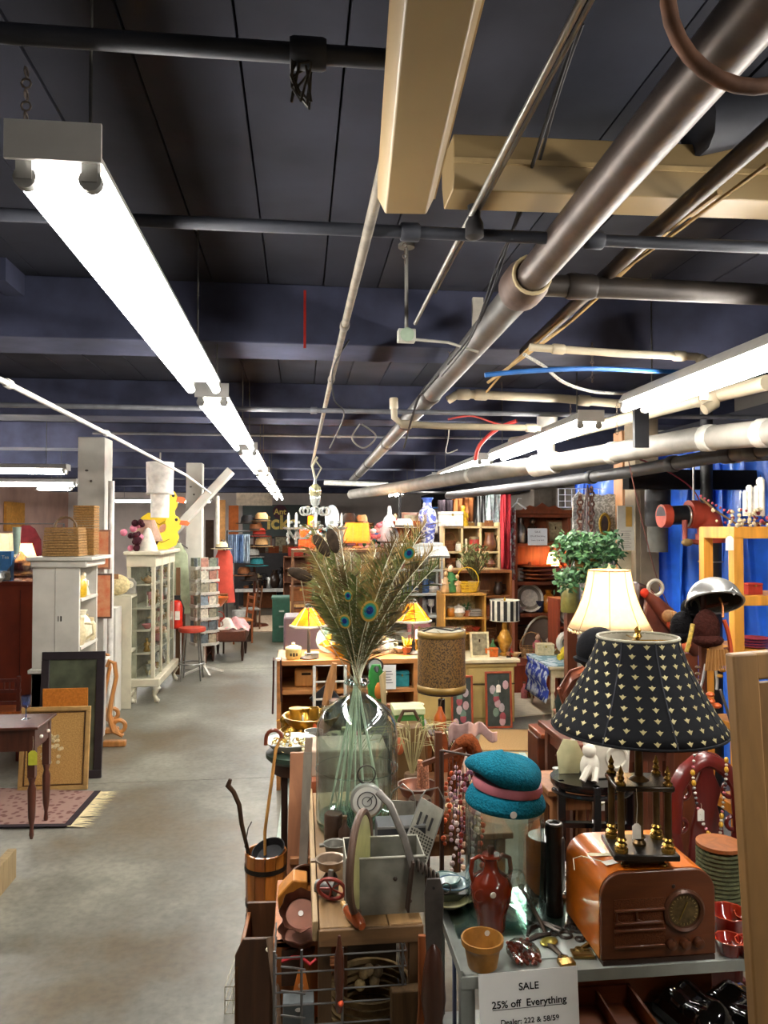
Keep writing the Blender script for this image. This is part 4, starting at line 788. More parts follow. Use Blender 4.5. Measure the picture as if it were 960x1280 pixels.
# graters
def grater(label, loc, w, h, rot, slots):
    t = thing('grater', label, 'grater', loc, rot=rot); gm2 = K('a9a698', .35, .7, .2, 30)
    part('plate', MB().box((0, 0, h/2), (w, .003, h)), gm2, t, bev=.001); mb = MB()
    nx, nz = int(w/.011), int(h*.45/.011)
    for i in range(nx):
        for j in range(nz): mb.box(((i-nx/2+.5)*.0105, -.0022, .015+j*.0105), (.0058, .002, .0058))
    part('teeth', mb, K('3c3a34', .4, .5), t, stuff=True)
    for k in range(slots): part('slicing_slot', MB().box((-w*.3+k*w*.24, -.0025, h*.66), (.008, .003, .045)), K('201e1c', .5), t)
    part('wire_handle', MB().tube([(-w/2, 0, .005), (-w/2, 0, h), (-w*.4, 0, h+.03), (0, 0, h+.06), (w*.4, 0, h+.03), (w/2, 0, h), (w/2, 0, .005)], .0028, 6), K('8b8a84', .3, .8), t); return t
grater('flat tin grater leaning on the box, slots above fine holes', Z(522, 1100, 1.02)+Vector((-.01, .04, .05)), .10, .2, (-.45, .55, .1), 3)
grater('small square-topped grater behind the flat grater', Z(505, 1075, 1.0)+Vector((0, .06, .0)), .095, .185, (-.15, 0, -.25), 0)
item('can', 'dark', 'small black tin bottle left of the grey round scale', Z(417, 1052, 1.0), .11)
item('bottle', 'dark', 'thin dark spindle beside the carboy foot', Z(431, 1060, 1.0), .12)
# left edge tools
for i, (px, py, r, c) in enumerate(((419, 1064, .042, '77746c'), (413, 1084, .05, '93806e'))):
    t = thing('metal_pan', ['small round iron burner ring with side lugs', 'round tin strainer pan with worn pink enamel'][i], 'pan', Z(px, py+12, 1.0)+Vector((0, 0, .05)))
    part('dish', MB().lathe([(r*.3, -.02), (r*.8, -.018), (r*.92, .008), (r*1.05, .01), (r*1.05, .014), (r*.88, .012), (r*.7, -.012), (.001, -.013)], 28), K(c, .4, .6, .3, 25), t)
    for s in (-1, 1): part('lug', MB().box((s*r*1.15, 0, .008), (r*.4, .02, .007)), K(c, .4, .6, .3, 25), t)
    part('support', MB().lathe([(r*.5, -.05), (r*.3, -.03), (r*.3, -.018)], 12), ir, t)
t = thing('meat_grinder', 'cast iron hand grinder with a red spoked wheel', 'grinder', Z(412, 1128, 1.0)+Vector((0, .02, 0)))
part('barrel', MB().tube([(-.04, .03, .03), (.02, .0, .035)], [.022, .025], 14), K('6d6a66', .4, .6), t); part('clamp', MB().bar((0, 0, 0), (.005, .01, .09), .014), K('8b8984', .4, .6), t)
T = Matrix.Translation((.005, -.035, .05)) @ Matrix.Rotation(.5, 4, 'Y') @ Matrix.Rotation(.5, 4, 'X')
wq = part('wheel', MB().ring((0, 0, 0), .044, .006, 28, 7, 'y', M=T), K('9c3f38', .45), t)
for k in range(5): part('spoke', MB().bar(T @ Vector((0, 0, 0)), T @ Vector((.043*math.cos(1.256*k), 0, .043*math.sin(1.256*k))), .005), K('9c3f38', .45), wq)
a = Z(428, 1128, 1.03); b = Z(452, 1152, 1.01)
t = thing('fluted_screwdriver', 'fluted orange wood tool handle on the stand edge', 'tool', a); v = b-a; mb = MB(); v = v+Vector((0, -.03, 0))
part('grip', MB().tube([v*.25, v*.4, v*.6, v*.85, v*1.0], [.014, .02, .021, .019, .012], 9), WD('8a3f1a', .3, .3, 12, .4), t); part('neck', MB().tube([(0, 0, 0), v*.26], [.008, .012], 8), WD('b08a4c'), t); part('white_string', MB().ring(tuple(v*.3), .0165, .003, 14, 5, 'y'), K('ddd8cc', .7), t)
# wire rack under the stand
t = thing('wire_basket', 'grey wire rack hanging in front under the wooden stand', 'basket', (SX0-.13, SY0-.04, .66)); wr = K('6c6a68', .4, .6); W2 = .46; H2 = .3
for z in (0, .04, .08, .14, .18, .235, .28): part('wire', MB().tube([(0, .2, z), (0, 0, z), (W2*.85, 0, z), (W2*.85, .2, z)], .003, 5), wr, t)
for x in (0, .08, .2, .38): part('wire', MB().tube([(x, 0, -.02), (x, 0, .3)], .0042, 5), wr, t)
for k in range(4): part('curl', MB().tube([(.02, -.01, .05+.07*k), (.06, -.03, .055+.07*k), (.09, -.015, .04+.07*k)], .003, 5), wr, t)
t = thing('wicker_basket', 'dim woven basket inside the wire rack', 'basket', (SX0+.18, SY0+.25, .46)); mb = MB()
for k in range(9): mb.ring((0, 0, .02+.025*k), .13, .012, 24, 5)
part('weave', mb, K('6e5a3c', .8, 0, .4, 30, .3), t); part('bottom', MB().lathe([(.13, 0), (.13, .01)], 20), K('6e5a3c', .8), t)
for i, (px, py) in enumerate(((455, 1216), (468, 1226), (450, 1231), (461, 1212), (472, 1214))):
    solo('wooden_bead', ['carved ball at the back of the wire rack', 'largest carved ball in the wire rack', 'lowest carved ball in the wire rack', 'topmost carved ball in the wire rack', 'rightmost carved ball in the wire rack'][i], 'ball', MB().ball((0, 0, 0), (.017, .015, .019), 10), K(['8a744c', '7d6a48', 'a08858', '9a8460', '6e5c40'][i], .6, 0, .4, 60), D(px, py, SY0+.03))
for i, (px, y0, y1, c, w) in enumerate(((425, 1190, 1275, '4a2214', .02), (540, 1100, 1200, '4b423c', .045))):
    pass
t = thing('awl', 'dark turned wooden awl with an orange tip on the rack', 'tool', D(424, 1265, SY0-.07)); part('handle', MB().lathe([(.008, 0), (.012, .02), (.01, .05), (.015, .1), (.014, .16), (.008, .19), (.004, .22)], 12), WD('4a2213', .3, .3, 14, .4), t); part('orange_mark', MB().ball((.004, -.01, .03), .009, 8), K('d8512a', .5), t)
for k, z in enumerate((0, .012, .024)): solo('peg', ['lowest of three pinkish wooden pegs in the rack', 'middle of three pinkish wooden pegs in the rack', 'top of three pinkish wooden pegs in the rack'][k], 'peg', MB().tube([(-.02, 0, 0), (.02, 0, .003)], .006, 8), K('b9784c', .6), D(421, 1205, SY0-.01)+Vector((0, 0, z)))
t = thing('wood_block', 'weathered plank block low in the wire rack', 'block', D(507, 1300, SY0-.05)); part('block', MB().box((0, 0, .06), (.09, .04, .19)), WD('5c4730', .7, .4), t, bev=.004)
t = thing('cleaver', 'long dark wooden-handled tool hanging at the stand corner', 'tool', D(542, 1302, 2.12))
part('blade', MB().prism([(-.02, .22), (.022, .22), (.03, .41), (.018, .45), (-.018, .45), (-.026, .41)], -.004, .004), K('4a4440', .35, .5, .3, 20), t, bev=.002); part('hole', MB().lathe([(.004, 0), (.004, .002)], 10, M=Matrix.Translation((.0, -.004, .425)) @ Matrix.Rotation(PI/2, 4, 'X')), K('0a0a0a'), t)
part('handle', MB().lathe([(.03, -.1), (.034, 0), (.026, .06), (.036, .12), (.03, .19), (.02, .25), (.006, .27)], 16), WD('3a1c10', .3, .3, 8, .4), t)
t = thing('paddle', 'reddish wooden paddle blade behind the dark handled tool', 'tool', D(528, 1300, 2.2)); part('blade', MB().prism([(-.02, 0), (.015, 0), (.03, .1), (.01, .2), (.012, .3), (-.012, .3), (-.012, .1)], -.006, .006), WD('8a4a22', .5), t, bev=.003)
# ======== left of the stand ========
t = thing('butter_churn', 'orange staved wooden churn bucket with iron hoops on the floor', 'bucket', Z(332, 1160, 0)); cu = U(t.location); r = 25*cu; h = 1.0*96*cu
for k in range(12):
    a0, a1 = 2*PI*k/12+.015, 2*PI*(k+1)/12-.015; f = lambda a, q, z: (r*q*math.cos(a), r*q*math.sin(a), z)
    part('stave', MB().add([f(a0, .93, 0), f(a1, .93, 0), f(a1, 1.05, h), f(a0, 1.05, h), f(a0, .82, 0), f(a1, .82, 0), f(a1, .92, h), f(a0, .92, h)], [(0, 1, 2, 3), (5, 4, 7, 6), (3, 2, 6, 7), (1, 0, 4, 5), (0, 3, 7, 4), (2, 1, 5, 6)]), WD(['a8601e', 'b06a26', '9a541a'][k % 3], .4, .35, 9, .3), t, smooth=False)
for z, q in ((.12, .97), (.33, .995), (.78, 1.045)): part('hoop', MB().lathe([(r*q, h*z), (r*q+.002, h*z), (r*q+.004, h*(z+.06)), (r*q, h*(z+.06))], 30, cap=False), K('2e2620', .5, .6), t)
part('bottom', MB().lathe([(r*.85, .01), (r*.85, .02)], 20), WD('6a3c16'), t)
CT = t.location.copy()
t = thing('iron_skillet', 'black iron pan resting in the mouth of the churn', 'pan', CT+Vector((.02, .0, h-.02)), rot=(.2, -.35, .3)); part('dish', MB().lathe([(.07, 0), (.09, .03), (.095, .03), (.075, -.006)], 24), K('1b1b1d', .5, .4), t); part('wire_handle', MB().tube([(-.09, 0, .02), (-.11, 0, .12), (-.06, .02, .2), (-.03, .03, .22)], .003, 5), K('3a3733', .4, .6), t)
def stick(name, label, pts, r, m, n=8, cat='cane', extra=None):
    P = [Vector(p) for p in pts]; t = thing(name, label, cat, P[-1]); part('shaft', MB().tube([p-P[-1] for p in P], r, n), m, t)
    if extra: extra(t, P)
    return t
c0 = D(331, 1040, CT.y); hk = D(345, 935, CT.y+.3)
s_ = .055
stick('walking_cane', 'bamboo walking cane with a crook handle, standing in the churn', [CT+Vector((.0, .03, .03)), c0, D(345, 936, CT.y+.25), D(352, 922, CT.y+.25)], [.009, .009, .01, .01], WD('a8783c', .4), extra=lambda t, P: (part('crook', MB().tube([Vector((-.045*1+.045*math.cos(a), 0, .045*math.sin(a)))+P[-1]-P[-1] for a in [PI*k/8 for k in range(9)]]+[Vector((-.092, 0, -.04))], .012, 10), WD('6a2f1a', .3, .3, 9, .4), t), part('collar', MB().ball((-.004, 0, -.03), .014, 8), K('c9bfa0', .4, .5), t)))
stick('gnarled_stick', 'knobbly dark branch walking stick leaning in the churn', [CT+Vector((-.04, .0, .05)), D(309, 1060, CT.y-.02), D(302, 1030, CT.y-.05), D(299, 1006, CT.y-.05), D(292, 990, CT.y-.05), D(285, 982, CT.y-.05), D(288, 974, CT.y-.05)], [.009, .01, .012, .013, .013, .016, .01], WD('3c2a1c', .7, .4, 20))
# low plank table
t = thing('leaning_planks', 'long reddish board standing beside the stand', 'board', (D(352, 1120, 3.2).x, 3.2, 0)); a = D(352, 938, 3.6); part('board', MB().add([(0, 0, 0), (.11, 0, 0), (.13, .35, a.z), (.03, .35, a.z), (0, .02, 0), (.11, .02, 0), (.13, .37, a.z), (.03, .37, a.z)], [(0, 1, 2, 3), (5, 4, 7, 6), (3, 2, 6, 7), (1, 0, 4, 5), (0, 3, 7, 4), (2, 1, 5, 6)]), WD('8a5a3c', .55, .3, 6), t, smooth=False)
t = thing('weathered_lath', 'weathered grey slat leaning beside the reddish board', 'board', D(372, 1098, 3.05)); a = D(385, 940, 3.3)-t.location; part('slat', MB().bar((0, 0, -.5), tuple(a), .035, .018), WD('7d7468', .7, .3, 8), t); part('stub', MB().bar(tuple(a*.98), tuple(a*1.12), .03, .014), WD('5c4630', .6), t)
pin = WD('a8622c', .5, .3, 6)
t = thing('pine_shelf', 'narrow orange pine shelf carrying the copper dishes', 'shelf', (D(366, 1200, 2.62).x, 2.62, 0)); part('front_board', MB().box((.0, 0, .42), (.115, .02, .78)), pin, t, bev=.003); part('front_board', MB().box((.11, .15, .38), (.09, .02, .7)), pin, t)
part('top_board', MB().box((.06, .22, .8), (.25, .46, .02)), pin, t, bev=.003); part('dark_slab', MB().box((0, -.016, .73), (.075, .012, .12)), WD('4a3020'), t, label='dark wooden cross piece')
part('side_board', MB().box((.175, .2, .4), (.02, .4, .78)), WD('6e4a2c'), t); part('back_board', MB().box((.06, .44, .4), (.24, .02, .8)), pin, t)
t = thing('tin_block', 'grey painted block with a white sticker below the pine shelf', 'box', D(373, 1300, 2.5)); part('body', MB().box((0, 0, .07), (.1, .06, .13)), K('5f6668', .6, 0, .2), t, bev=.003); part('price_sticker', MB().lathe([(.011, 0), (.011, .001)], 14, M=Matrix.Translation((0, -.031, .115)) @ Matrix.Rotation(PI/2, 4, 'X') @ Matrix.Diagonal((1, .6, 1, 1))), K('e8e6e0'), t)
cop = K('6e4434', .35, .55, .3, 14)
for i, (px, py, r, tl) in enumerate(((376, 1142, .07, .75), (376, 1170, .075, .2))):
    t = thing('copper_mold', ['fluted copper dish tipped toward the viewer on the pine shelf', 'copper footed dish under the tipped fluted one'][i], 'dish', D(px, py, 2.62), rot=(tl, 0, 0)); mb = MB(); n = 32; prf = [(.001, 0, 0), (.75, 0, 0), (.9, .022, .04), (1, .03, .06), (.98, .034, .06), (.72, .006, 0)]
    vs = []; fs = []
    for f, z, fl_ in prf:
        for k in range(n): a = 2*PI*k/n; q = r*f*(1+fl_*math.cos(8*a)); vs.append((q*math.cos(a), q*math.sin(a), z))
    for j in range(len(prf)-1):
        for k in range(n): fs.append((j*n+k, j*n+(k+1) % n, (j+1)*n+(k+1) % n, (j+1)*n+k))
    part('dish', mb.add(vs, fs), cop, t)
    if i == 0: part('price_sticker', MB().lathe([(.009, .003), (.009, .004), (.001, .004)], 14), K('e6e0d8', .5), t)
    else: part('foot', MB().lathe([(.05, -.05), (.03, -.03), (.03, 0)], 18), cop, t)
t = thing('copper_pot', 'copper saucepan turned over at the back of the pine shelf', 'pan', D(385, 1118, 2.9), rot=(.0, 0, 0)); part('body', MB().lathe([(.055, -.09), (.06, -.02), (.05, 0), (.01, 0)], 24), K('a8612c', .35, .6), t); 
t = thing('wooden_scoop', 'dark hollow wooden scoop behind the copper dishes', 'scoop', D(376, 1100, 3.0)+Vector((.01, 0, 0)), rot=(PI/2-.3, 0, .2)); part('bowl', MB().lathe([(.001, -.06), (.05, -.04), (.062, .05), (.056, .05), (.045, -.03), (.001, -.045)], 20), WD('5a3a28', .6), t)
t = thing('yellow_wood_box', 'yellow-brown cracked wooden lump left of the copper dishes', 'box', D(363, 1115, 2.75)); part('body', MB().prism([(-.04, -.05), (.06, -.05), (.06, .05), (.01, .06), (-.02, .03), (-.045, 0)], -.04, .05), WD('b8762a', .45, .3, 5), t, bev=.005)
t = thing('orange_tag', 'orange wooden tag hung by a red cord from the pine shelf', 'tag', D(376, 1208, 2.53)); part('tag', MB().prism([(-.028, -.09), (.028, -.08), (.012, -.01), (-.008, -.008)], -.004, .004), K('d8782a', .5), t, bev=.001); part('red_cord', MB().tube([(-.06, 0, .02), (-.03, -.01, .035), (0, 0, .03), (.03, -.01, .01), (.05, 0, .02)], .006, 6).tube([(0, 0, .0), (0, 0, .03)], .003, 5), K('b8242c', .6), t); part('sticker', MB().ball((0, -.004, -.06), (.009, .001, .009), 10), K('e0b08a'), t)
# tall crate
t = thing('wooden_crate', 'tall dark brown open crate standing on the floor', 'crate', (D(318, 1200, 3.0).x, 3.0, 0), rz=-.05); cw = WD('5c3a22', .55, .35, 6); w, dp, h = .15, .42, .62
part('end_board', MB().prism([(-w/2, 0), (w/2, 0), (w/2, h), (-w*.3, h), (-w/2, h*.9)], 0, .018), WD('4f3320', .55), t, bev=.003); part('side_board', MB().box((-w/2+.008, dp/2, h*.42), (.016, dp, h*.84)), WD('8a5428', .5), t, bev=.003); part('side_board', MB().box((w/2-.008, dp/2, h*.45), (.016, dp, h*.9)), cw, t); part('end_board', MB().box((0, dp, h*.45), (w, .018, h*.9)), cw, t); part('bottom_board', MB().box((0, dp/2, .02), (w, dp, .02)), cw, t)
stick('smooth_rod', 'smooth grey-brown handle standing in front of the crate', [D(349, 1300, 2.55), D(345, 1230, 2.62), D(338, 1172, 2.7)], [.014, .014, .015], WD('6e5642', .5), cat='handle', extra=lambda t, P: part('string', MB().ring((.002, 0, -.04), .016, .003, 12, 5), K('b5ab94', .7), t))
t = thing('wire_tray', 'white wire basket on the floor beside the crate', 'basket', Z(296, 1258, 0)+Vector((.02, .05, 0))); ww = K('cfc9b8', .5)
for z in (.0, .06, .12): part('wire', MB().tube([(-.07, -.1, z), (.08, -.1, z), (.06, .25, z), (-.03, .25, z)], .003, 5, closed=True), ww, t)
for k in range(5): part('wire', MB().tube([(-.07+.037*k, -.1, .12), (-.07+.037*k, -.1, 0), (-.03+.022*k, .25, 0), (-.03+.022*k, .25, .12)], .0025, 5), ww, t)
t = thing('broken_board', 'jagged dark board lying in the white wire basket', 'board', Z(300, 1250, 0)+Vector((.03, .12, .02)), rot=(.3, .1, 0)); part('board', MB().prism([(-.05, 0), (.06, 0), (.05, .22), (0, .2), (-.03, .1)], -.01, .01), WD('4a2c1a', .6), t)
# rusty stuff behind, on plank bench
t = thing('plank_bench', 'plain wooden bench left of the carboy with rusty tools', 'bench', (D(390, 990, 3.6).x, 3.9, 0)); part('seat', MB().box((0, 0, .735), (.2, 1.0, .03)), WD('8a5a34', .55), t, bev=.004)
for x in (-.07, .07):
    for y in (-.45, .45): part('leg', MB().box((x, y, .36), (.04, .04, .72)), WD('5c3a22'), t)
for i, (px, py, c, h) in enumerate(((391, 1005, 'rust', .13), (386, 980, 'silver', .1), (390, 1030, 'dark', .1), (384, 960, 'dark', .12), (392, 940, 'silver', .14))):
    item(['can', 'jar', 'pot', 'jug', 'cup'][i], c, ['rusty red tin can on the plank bench', 'grey metal canister on the plank bench', 'dark round pot nearest on the plank bench', 'dark iron jug at the middle of the plank bench', 'silvery cup at the far end of the plank bench'][i], Z(px, py, .75), h)
t = thing('red_hammer', 'red-handled hammer lying on the plank bench', 'hammer', Z(386, 1035, .75)+Vector((0, 0, .02))); part('handle', MB().tube([(0, -.12, 0), (.01, .1, .05)], .014, 8), K('a8321c', .5), t); part('head', MB().bar((-.03, .11, .05), (.05, .11, .06), .028), ir, t)
# ======== green round stool with brass heap ========
G = Z(372, 938, .86)
t = thing('round_stool', 'round dark green topped stool behind the carboy', 'stool', (G.x, G.y, 0)); part('seat', MB().lathe([(.17, .81), (.19, .83), (.19, .855), (.17, .862), (.001, .862)], 32), K('2c3d33', .4), t)
for k in range(4): a = PI/4+PI/2*k; part('leg', MB().box((.11*math.cos(a), .11*math.sin(a), .4), (.035, .035, .82)), WD('2c1a12'), t)
part('skirt', MB().lathe([(.15, .74), (.15, .81)], 24, cap=False), WD('3a2216'), t)
t = thing('enamel_basin', 'white enamel basin heaped with brass jewellery on the green stool', 'bowl', (G.x-.04, G.y+.02, .862)); part('basin', MB().lathe([(.1, 0), (.15, .05), (.16, .055), (.16, .06), (.148, .056), (.1, .01), (.001, .008)], 30), K('d9dcdc', .3), t)
bj = [K(c, .25, .85, .3, 40) for c in ('b8963f', '9c7d38', 'c9b88a', 'd5c79a')]
for k in range(34):
    a = RN.uniform(0, 2*PI); r = .12*RN.random()**.5; z = .03+.1*(1-r/.13)*RN.random()
    p = Vector((G.x-.04+r*math.cos(a), G.y+.02+r*math.sin(a), .862+z))
    kd = k % 3; mb = MB().ring((0, 0, 0), .018, .004, 14, 5, 'yxz'[k % 3]) if kd == 0 else MB().ball((0, 0, 0), .012, 8) if kd == 1 else MB().lathe([(.004, -.01), (.015, 0), (.006, .012)], 10)
    solo(['bangle', 'brass_ball', 'brass_bauble'][kd], ['brass ring in the heap of the enamel basin', 'round brass ball in the heap of the enamel basin', 'small brass cap in the heap of the enamel basin'][kd], 'trinket', mb, bj[k % 4], p, group='brass jewellery in the enamel basin %d' % kd)
item('box', 'cream', 'small cream box on the green stool beside the basin', (G.x+.06, G.y-.12, .862), .045, w=.07)
# trunk beside the carboy, seen through it
t = thing('painted_chest', 'pale pink painted chest behind the carboy', 'chest', D(430, 1010, 4.3)*1); t.location.z = 0; part('body', MB().box((0.02, 0, .5), (.42, .3, 1.0)), K('a8907c', .6, 0, .25, 5), t, bev=.01); part('lid_edge', MB().box((.02, -.15, .86), (.43, .01, .02)), K('8a6a54', .6), t)
# ======== left side ========
wp_ = K('bdbab0', .6, 0, .12, 5, .12); wd_ = K('c4bca8', .6, 0, .15, 6, .1)
# painted bookcase facing the aisle
a = Z(40, 905, 0); a = D(40, 835, 7.5); XW0, XW1 = D(40, 760, 7.5).x, D(103, 760, 7.5).x; ht = CAM.z-(697-661)*7.5/F
yb = 7.5; dep = .64
t = thing('white_bookcase', 'chipped white painted bookcase with a stepped base facing the aisle', 'bookcase', (0, 0, 0))
for y in (yb+.02, yb+dep): part('end_panel', MB().box(((XW0+XW1)/2, y, .5+(ht-.5)/2), (XW1-XW0-.06, .04, ht-.5)), wp_, t, bev=.004)
part('end_panel_seam', MB().box(((XW0+XW1)/2-.02, yb-.002, 1.35), (.004, .003, 1.0)), K('8f8b80'), t)
part('back_panel', MB().box((XW0+.02, yb+dep/2, ht/2+.2), (.03, dep, ht-.4)), wp_, t)
for z in (1.06, 1.52): part('shelf', MB().box(((XW0+XW1)/2, yb+dep/2+.02, z), (XW1-XW0-.04, dep-.05, .03)), wp_, t, bev=.003)
cx = (XW0+XW1)/2
part('top', MB().box((cx+.03, yb+dep/2, ht), (XW1-XW0+.14, dep+.12, .035)), wp_, t, bev=.006); part('cornice', MB().box((cx+.015, yb+dep/2, ht-.05), (XW1-XW0+.06, dep+.06, .07)), wp_, t, bev=.015)
part('base_top', MB().box((cx+.04, yb+dep/2, .86), (XW1-XW0+.12, dep+.1, .04)), wp_, t, bev=.006)
part('base_body', MB().box((cx+.03, yb+dep/2, .46), (XW1-XW0+.06, dep, .76)), wp_, t, bev=.003)
for k in range(2): part('door', MB().box((XW1+.065, yb+.17+.3*k, .46), (.02, .28, .64)), wp_, t, bev=.004)
for y in (yb+.06, yb+dep-.06): part('foot', MB().lathe([(.02, 0), (.035, .03), (.03, .09)], 12, c=(XW1+.02, y, 0)), K('8f8c84'), t)
for i, x in enumerate((.03, .055)): part('chip_mark', MB().box((cx+x-.02, yb-.002, 1.35), (.008+.006*i, .002, .05)), K('35322e', .8), t, label='dark chip in the white paint')
for i, (kd, c, y, z, h) in enumerate((('jar', 'yellow', yb+.2, 1.536, .24), ('jug', 'cream', yb+.18, 1.076, .26), ('vase', 'ivory', yb+.34, 1.076, .32), ('figurine', 'ivory', yb+.4, 1.536, .24), ('jar', 'cream', yb+.52, 1.076, .26))):
    item(kd, c, ['yellow lidded cookie jar on the upper shelf of the white bookcase', 'cream jug on the lower shelf of the white bookcase', 'ivory vase behind the cream jug in the white bookcase', 'ivory figurine on the upper shelf of the white bookcase', 'cream lidded jar deep in the lower shelf of the white bookcase'][i], (XW1-.1, y, z), h)
# picnic basket + boxes on top
def wicker(label, loc, w, dp, h, c, rz=0, handle=True, tap=.9):
    t = thing('wicker_basket', label, 'basket', loc, rz); n = int(h/.024)
    for k in range(n): f = 1-(1-tap)*(k/n) if tap < 1 else 1; part('woven_band', MB().box((0, 0, (k+.5)*h/n), (w*f+(.004 if k % 2 else 0), dp*f, h/n*.86)), K(c, .7, 0, .35, 60, .5, 'n'), t, bev=.003)
    if handle: part('handle', MB().tube([(w*.3*math.cos(a), 0, h+h*.35*math.sin(a)) for a in [PI*k/8 for k in range(9)]], .012, 6), K('6a5238', .6), t)
    return t
wicker('tan wicker picnic basket with black arched handle on the bookcase', (cx+.01, yb+.2, ht+.02), .34, .3, .28, '8f6c42')
wicker('small square wicker basket stacked at the back of the bookcase top', (cx+.13, yb+.48, ht+.02), .2, .2, .5, '8f6a3c', handle=False, tap=1)
t = thing('framed_print', 'faded orange flower print leaning on the post', 'picture', (D(122, 700, 8.85).x, 8.8, 1.75)); part('frame', MB().box((0, 0, .22), (.3, .02, .44)), K('8a5f4a', .6), t); part('picture', MB().box((0, -.012, .22), (.26, .006, .4)), K('cf9a72', .7, 0, .3, 14, 0, 'n', 0, 0, 'c86a48'), t)
t = thing('framed_print', 'second orange print hung lower on the post behind the bookcase', 'picture', (D(130, 700, 8.85).x, 8.8, 1.2)); part('frame', MB().box((0, 0, .25), (.2, .02, .5)), K('5a4438', .6), t); part('picture', MB().box((0, -.012, .25), (.17, .006, .46)), K('cf9a72', .7, 0, .3, 14, 0, 'n', 0, 0, 'c86a48'), t)
# posts
def postt(label, x0, x1, d, dp, z1, mat):
    t = thing('post', label, 'post', ((x0+x1)/2, d, 0)); w = x1-x0; part('timber', MB().box((-w*.0, dp/2, z1/2), (w, dp, z1)), mat, t, bev=.008); part('bolt', MB().ball((0, -.004, z1-.5), .015, 8), K('55514a', .5, .6), t); part('knot', MB().ball((-.05, -.002, z1-.38), (.02, .003, .012), 8), K('4a4640'), t); return t
postt('broad white painted timber post rising behind the wicker baskets', D(97, 600, 8.9).x, D(131, 600, 8.9).x, 8.9, .35, 3.24, wp_)
pipe('white steel tube fixed to the corner of the first white post', [(D(139, 600, 8.85).x, 8.86, .02), (D(139, 600, 8.85).x, 8.86, 2.74)], .034, K('d5d2ca', .4), name='vertical_pipe')
solo('post_casing', 'white boxed lower casing of the first post', 'casing', MB().box((0, 0, .63), (.3, .3, 1.26)), wp_, (D(128, 800, 9.3).x, 9.45, 0))
a = postt('second white post carrying the diagonal brace', D(232, 700, 12.2).x, D(252, 700, 12.2).x, 12.2, .25, 3.24, wp_)
p, q = D(214, 668, 12.0), D(289, 588, 12.0)
t = thing('diagonal_brace', 'white painted diagonal timber brace rising to the ceiling', 'brace', p); part('timber', MB().bar((0, 0, 0), tuple(q-p), .3, .12), wp_, t, bev=.01); part('pin', MB().ball(tuple((q-p)*.3+Vector((0, -.08, 0))), .02, 8), K('55514a', .5, .6), t)
pipe('thin pale tube hanging right of the brace', [D(272, 620, 12.5), D(272, 680, 12.5)], .03, K('c9c6bc'), name='vertical_pipe')
t = thing('vent_pipe', 'white two-section round duct hanging above the yellow ducks', 'duct', D(200, 617, 10.6)); u = U(t.location); part('upper_section', MB().lathe([(16*u, 0), (17*u, 39*u)], 28), K('d6d3ca', .5), t); part('lower_section', MB().lathe([(11*u, -30*u), (11.5*u, 0)], 24), K('d0cdc4', .5), t); part('joint', MB().ring((0, 0, 0), 16*u, .015, 28, 6), K('b9b6ac'), t); part('hanger', MB().tube([(0, 0, 38*u), (0, 0, 3.24-t.location.z)], .012, 6), K('77746c'), t)
# red dresser at far left
t = thing('red_dresser', 'tall red-brown painted dresser left of the white bookcase', 'dresser', (D(2, 800, 8.4).x-.1, 8.5, 0)); rd = K('7a2c14', .5, 0, .2, 4, .05); part('body', MB().box((.05, .3, .8), (.74, .6, 1.62)), rd, t, bev=.005); part('top', MB().box((.05, .3, 1.625), (.78, .64, .03)), rd, t, bev=.005); part('side_seam', MB().box((.25, -.004, .8), (.006, .006, 1.5)), K('551d0c'), t)
RT = Vector((D(2, 800, 8.4).x-.1, 8.5, 1.64))
t = thing('plastic_sheet', 'crumpled clear plastic bag over the red dresser', 'bag', RT+Vector((.2, .15, 0))); part('bag', MB().grid(lambda u, v: ((u-.5)*.4, (v-.5)*.3, .3*math.sin(PI*u)*math.sin(PI*v)+.02*math.sin(20*u+9*v)*math.sin(PI*u)), 20, 14), glass('cfcac4', .85, .25, 1.5), t, smooth=False)
t = thing('paper_box', 'blue and white printed carton on the red dresser', 'carton', RT+Vector((.02, .1, 0))); part('carton', MB().box((0, 0, .16), (.22, .08, .32)), K('3a7ab8', .5), t); textmesh('Iced Tea', .05, K('e8e4c8'), 'lettering', t, (0, -.042, .24), (PI/2, 0, 0)); part('white_panel', MB().box((.02, -.042, .06), (.16, .004, .1)), K('c9d5dc'), t)
row('yellow toy .22; grey teapot .14', RT+Vector((-.25, -.1, 0)), RT+Vector((.15, -.15, 0)), 'at the front of the red dresser')
solo('mug', 'tall pale green plastic tumbler behind the blue carton', 'tumbler', MB().lathe([(.03, 0), (.045, .3), (.03, .3)], 14), K('9fb5a4', .4), RT+Vector((.1, .3, .28)))
lamp('lit white lamp glowing behind the wicker basket', (D(33, 700, 9.6).x, 9.6, 1.64-.0), [(.06, 0), (.07, .02), (.02, .05), (.05, .12), (.02, .2)], K('8a7a5a', .4), .06, .13, .22, .16, shade_mat('f5dcb8', .6), on=14)
case('side_cabinet', 'plain brown cabinet behind the red dresser holding the lit lamp', 'cabinet', (D(33, 700, 9.6).x, 9.7, 0), 0, .6, .4, 1.62, [.5, 1.0], WD('5c3a22'))
lamp('pleated cream lampshade at the far left edge', (D(6, 700, 10.4).x, 10.4, 1.64), [(.05, 0), (.02, .04), (.03, .2)], WD('4a2c1a'), .15, .22, .3, .2, shade_mat('e0cda8', .4), ribs=10)
case('far_left_table', 'long low sideboard behind the red dresser', 'cabinet', (D(5, 700, 10.4).x, 10.5, 0), 0, 1.2, .5, 1.62, [.8], WD('4a2c1a'))
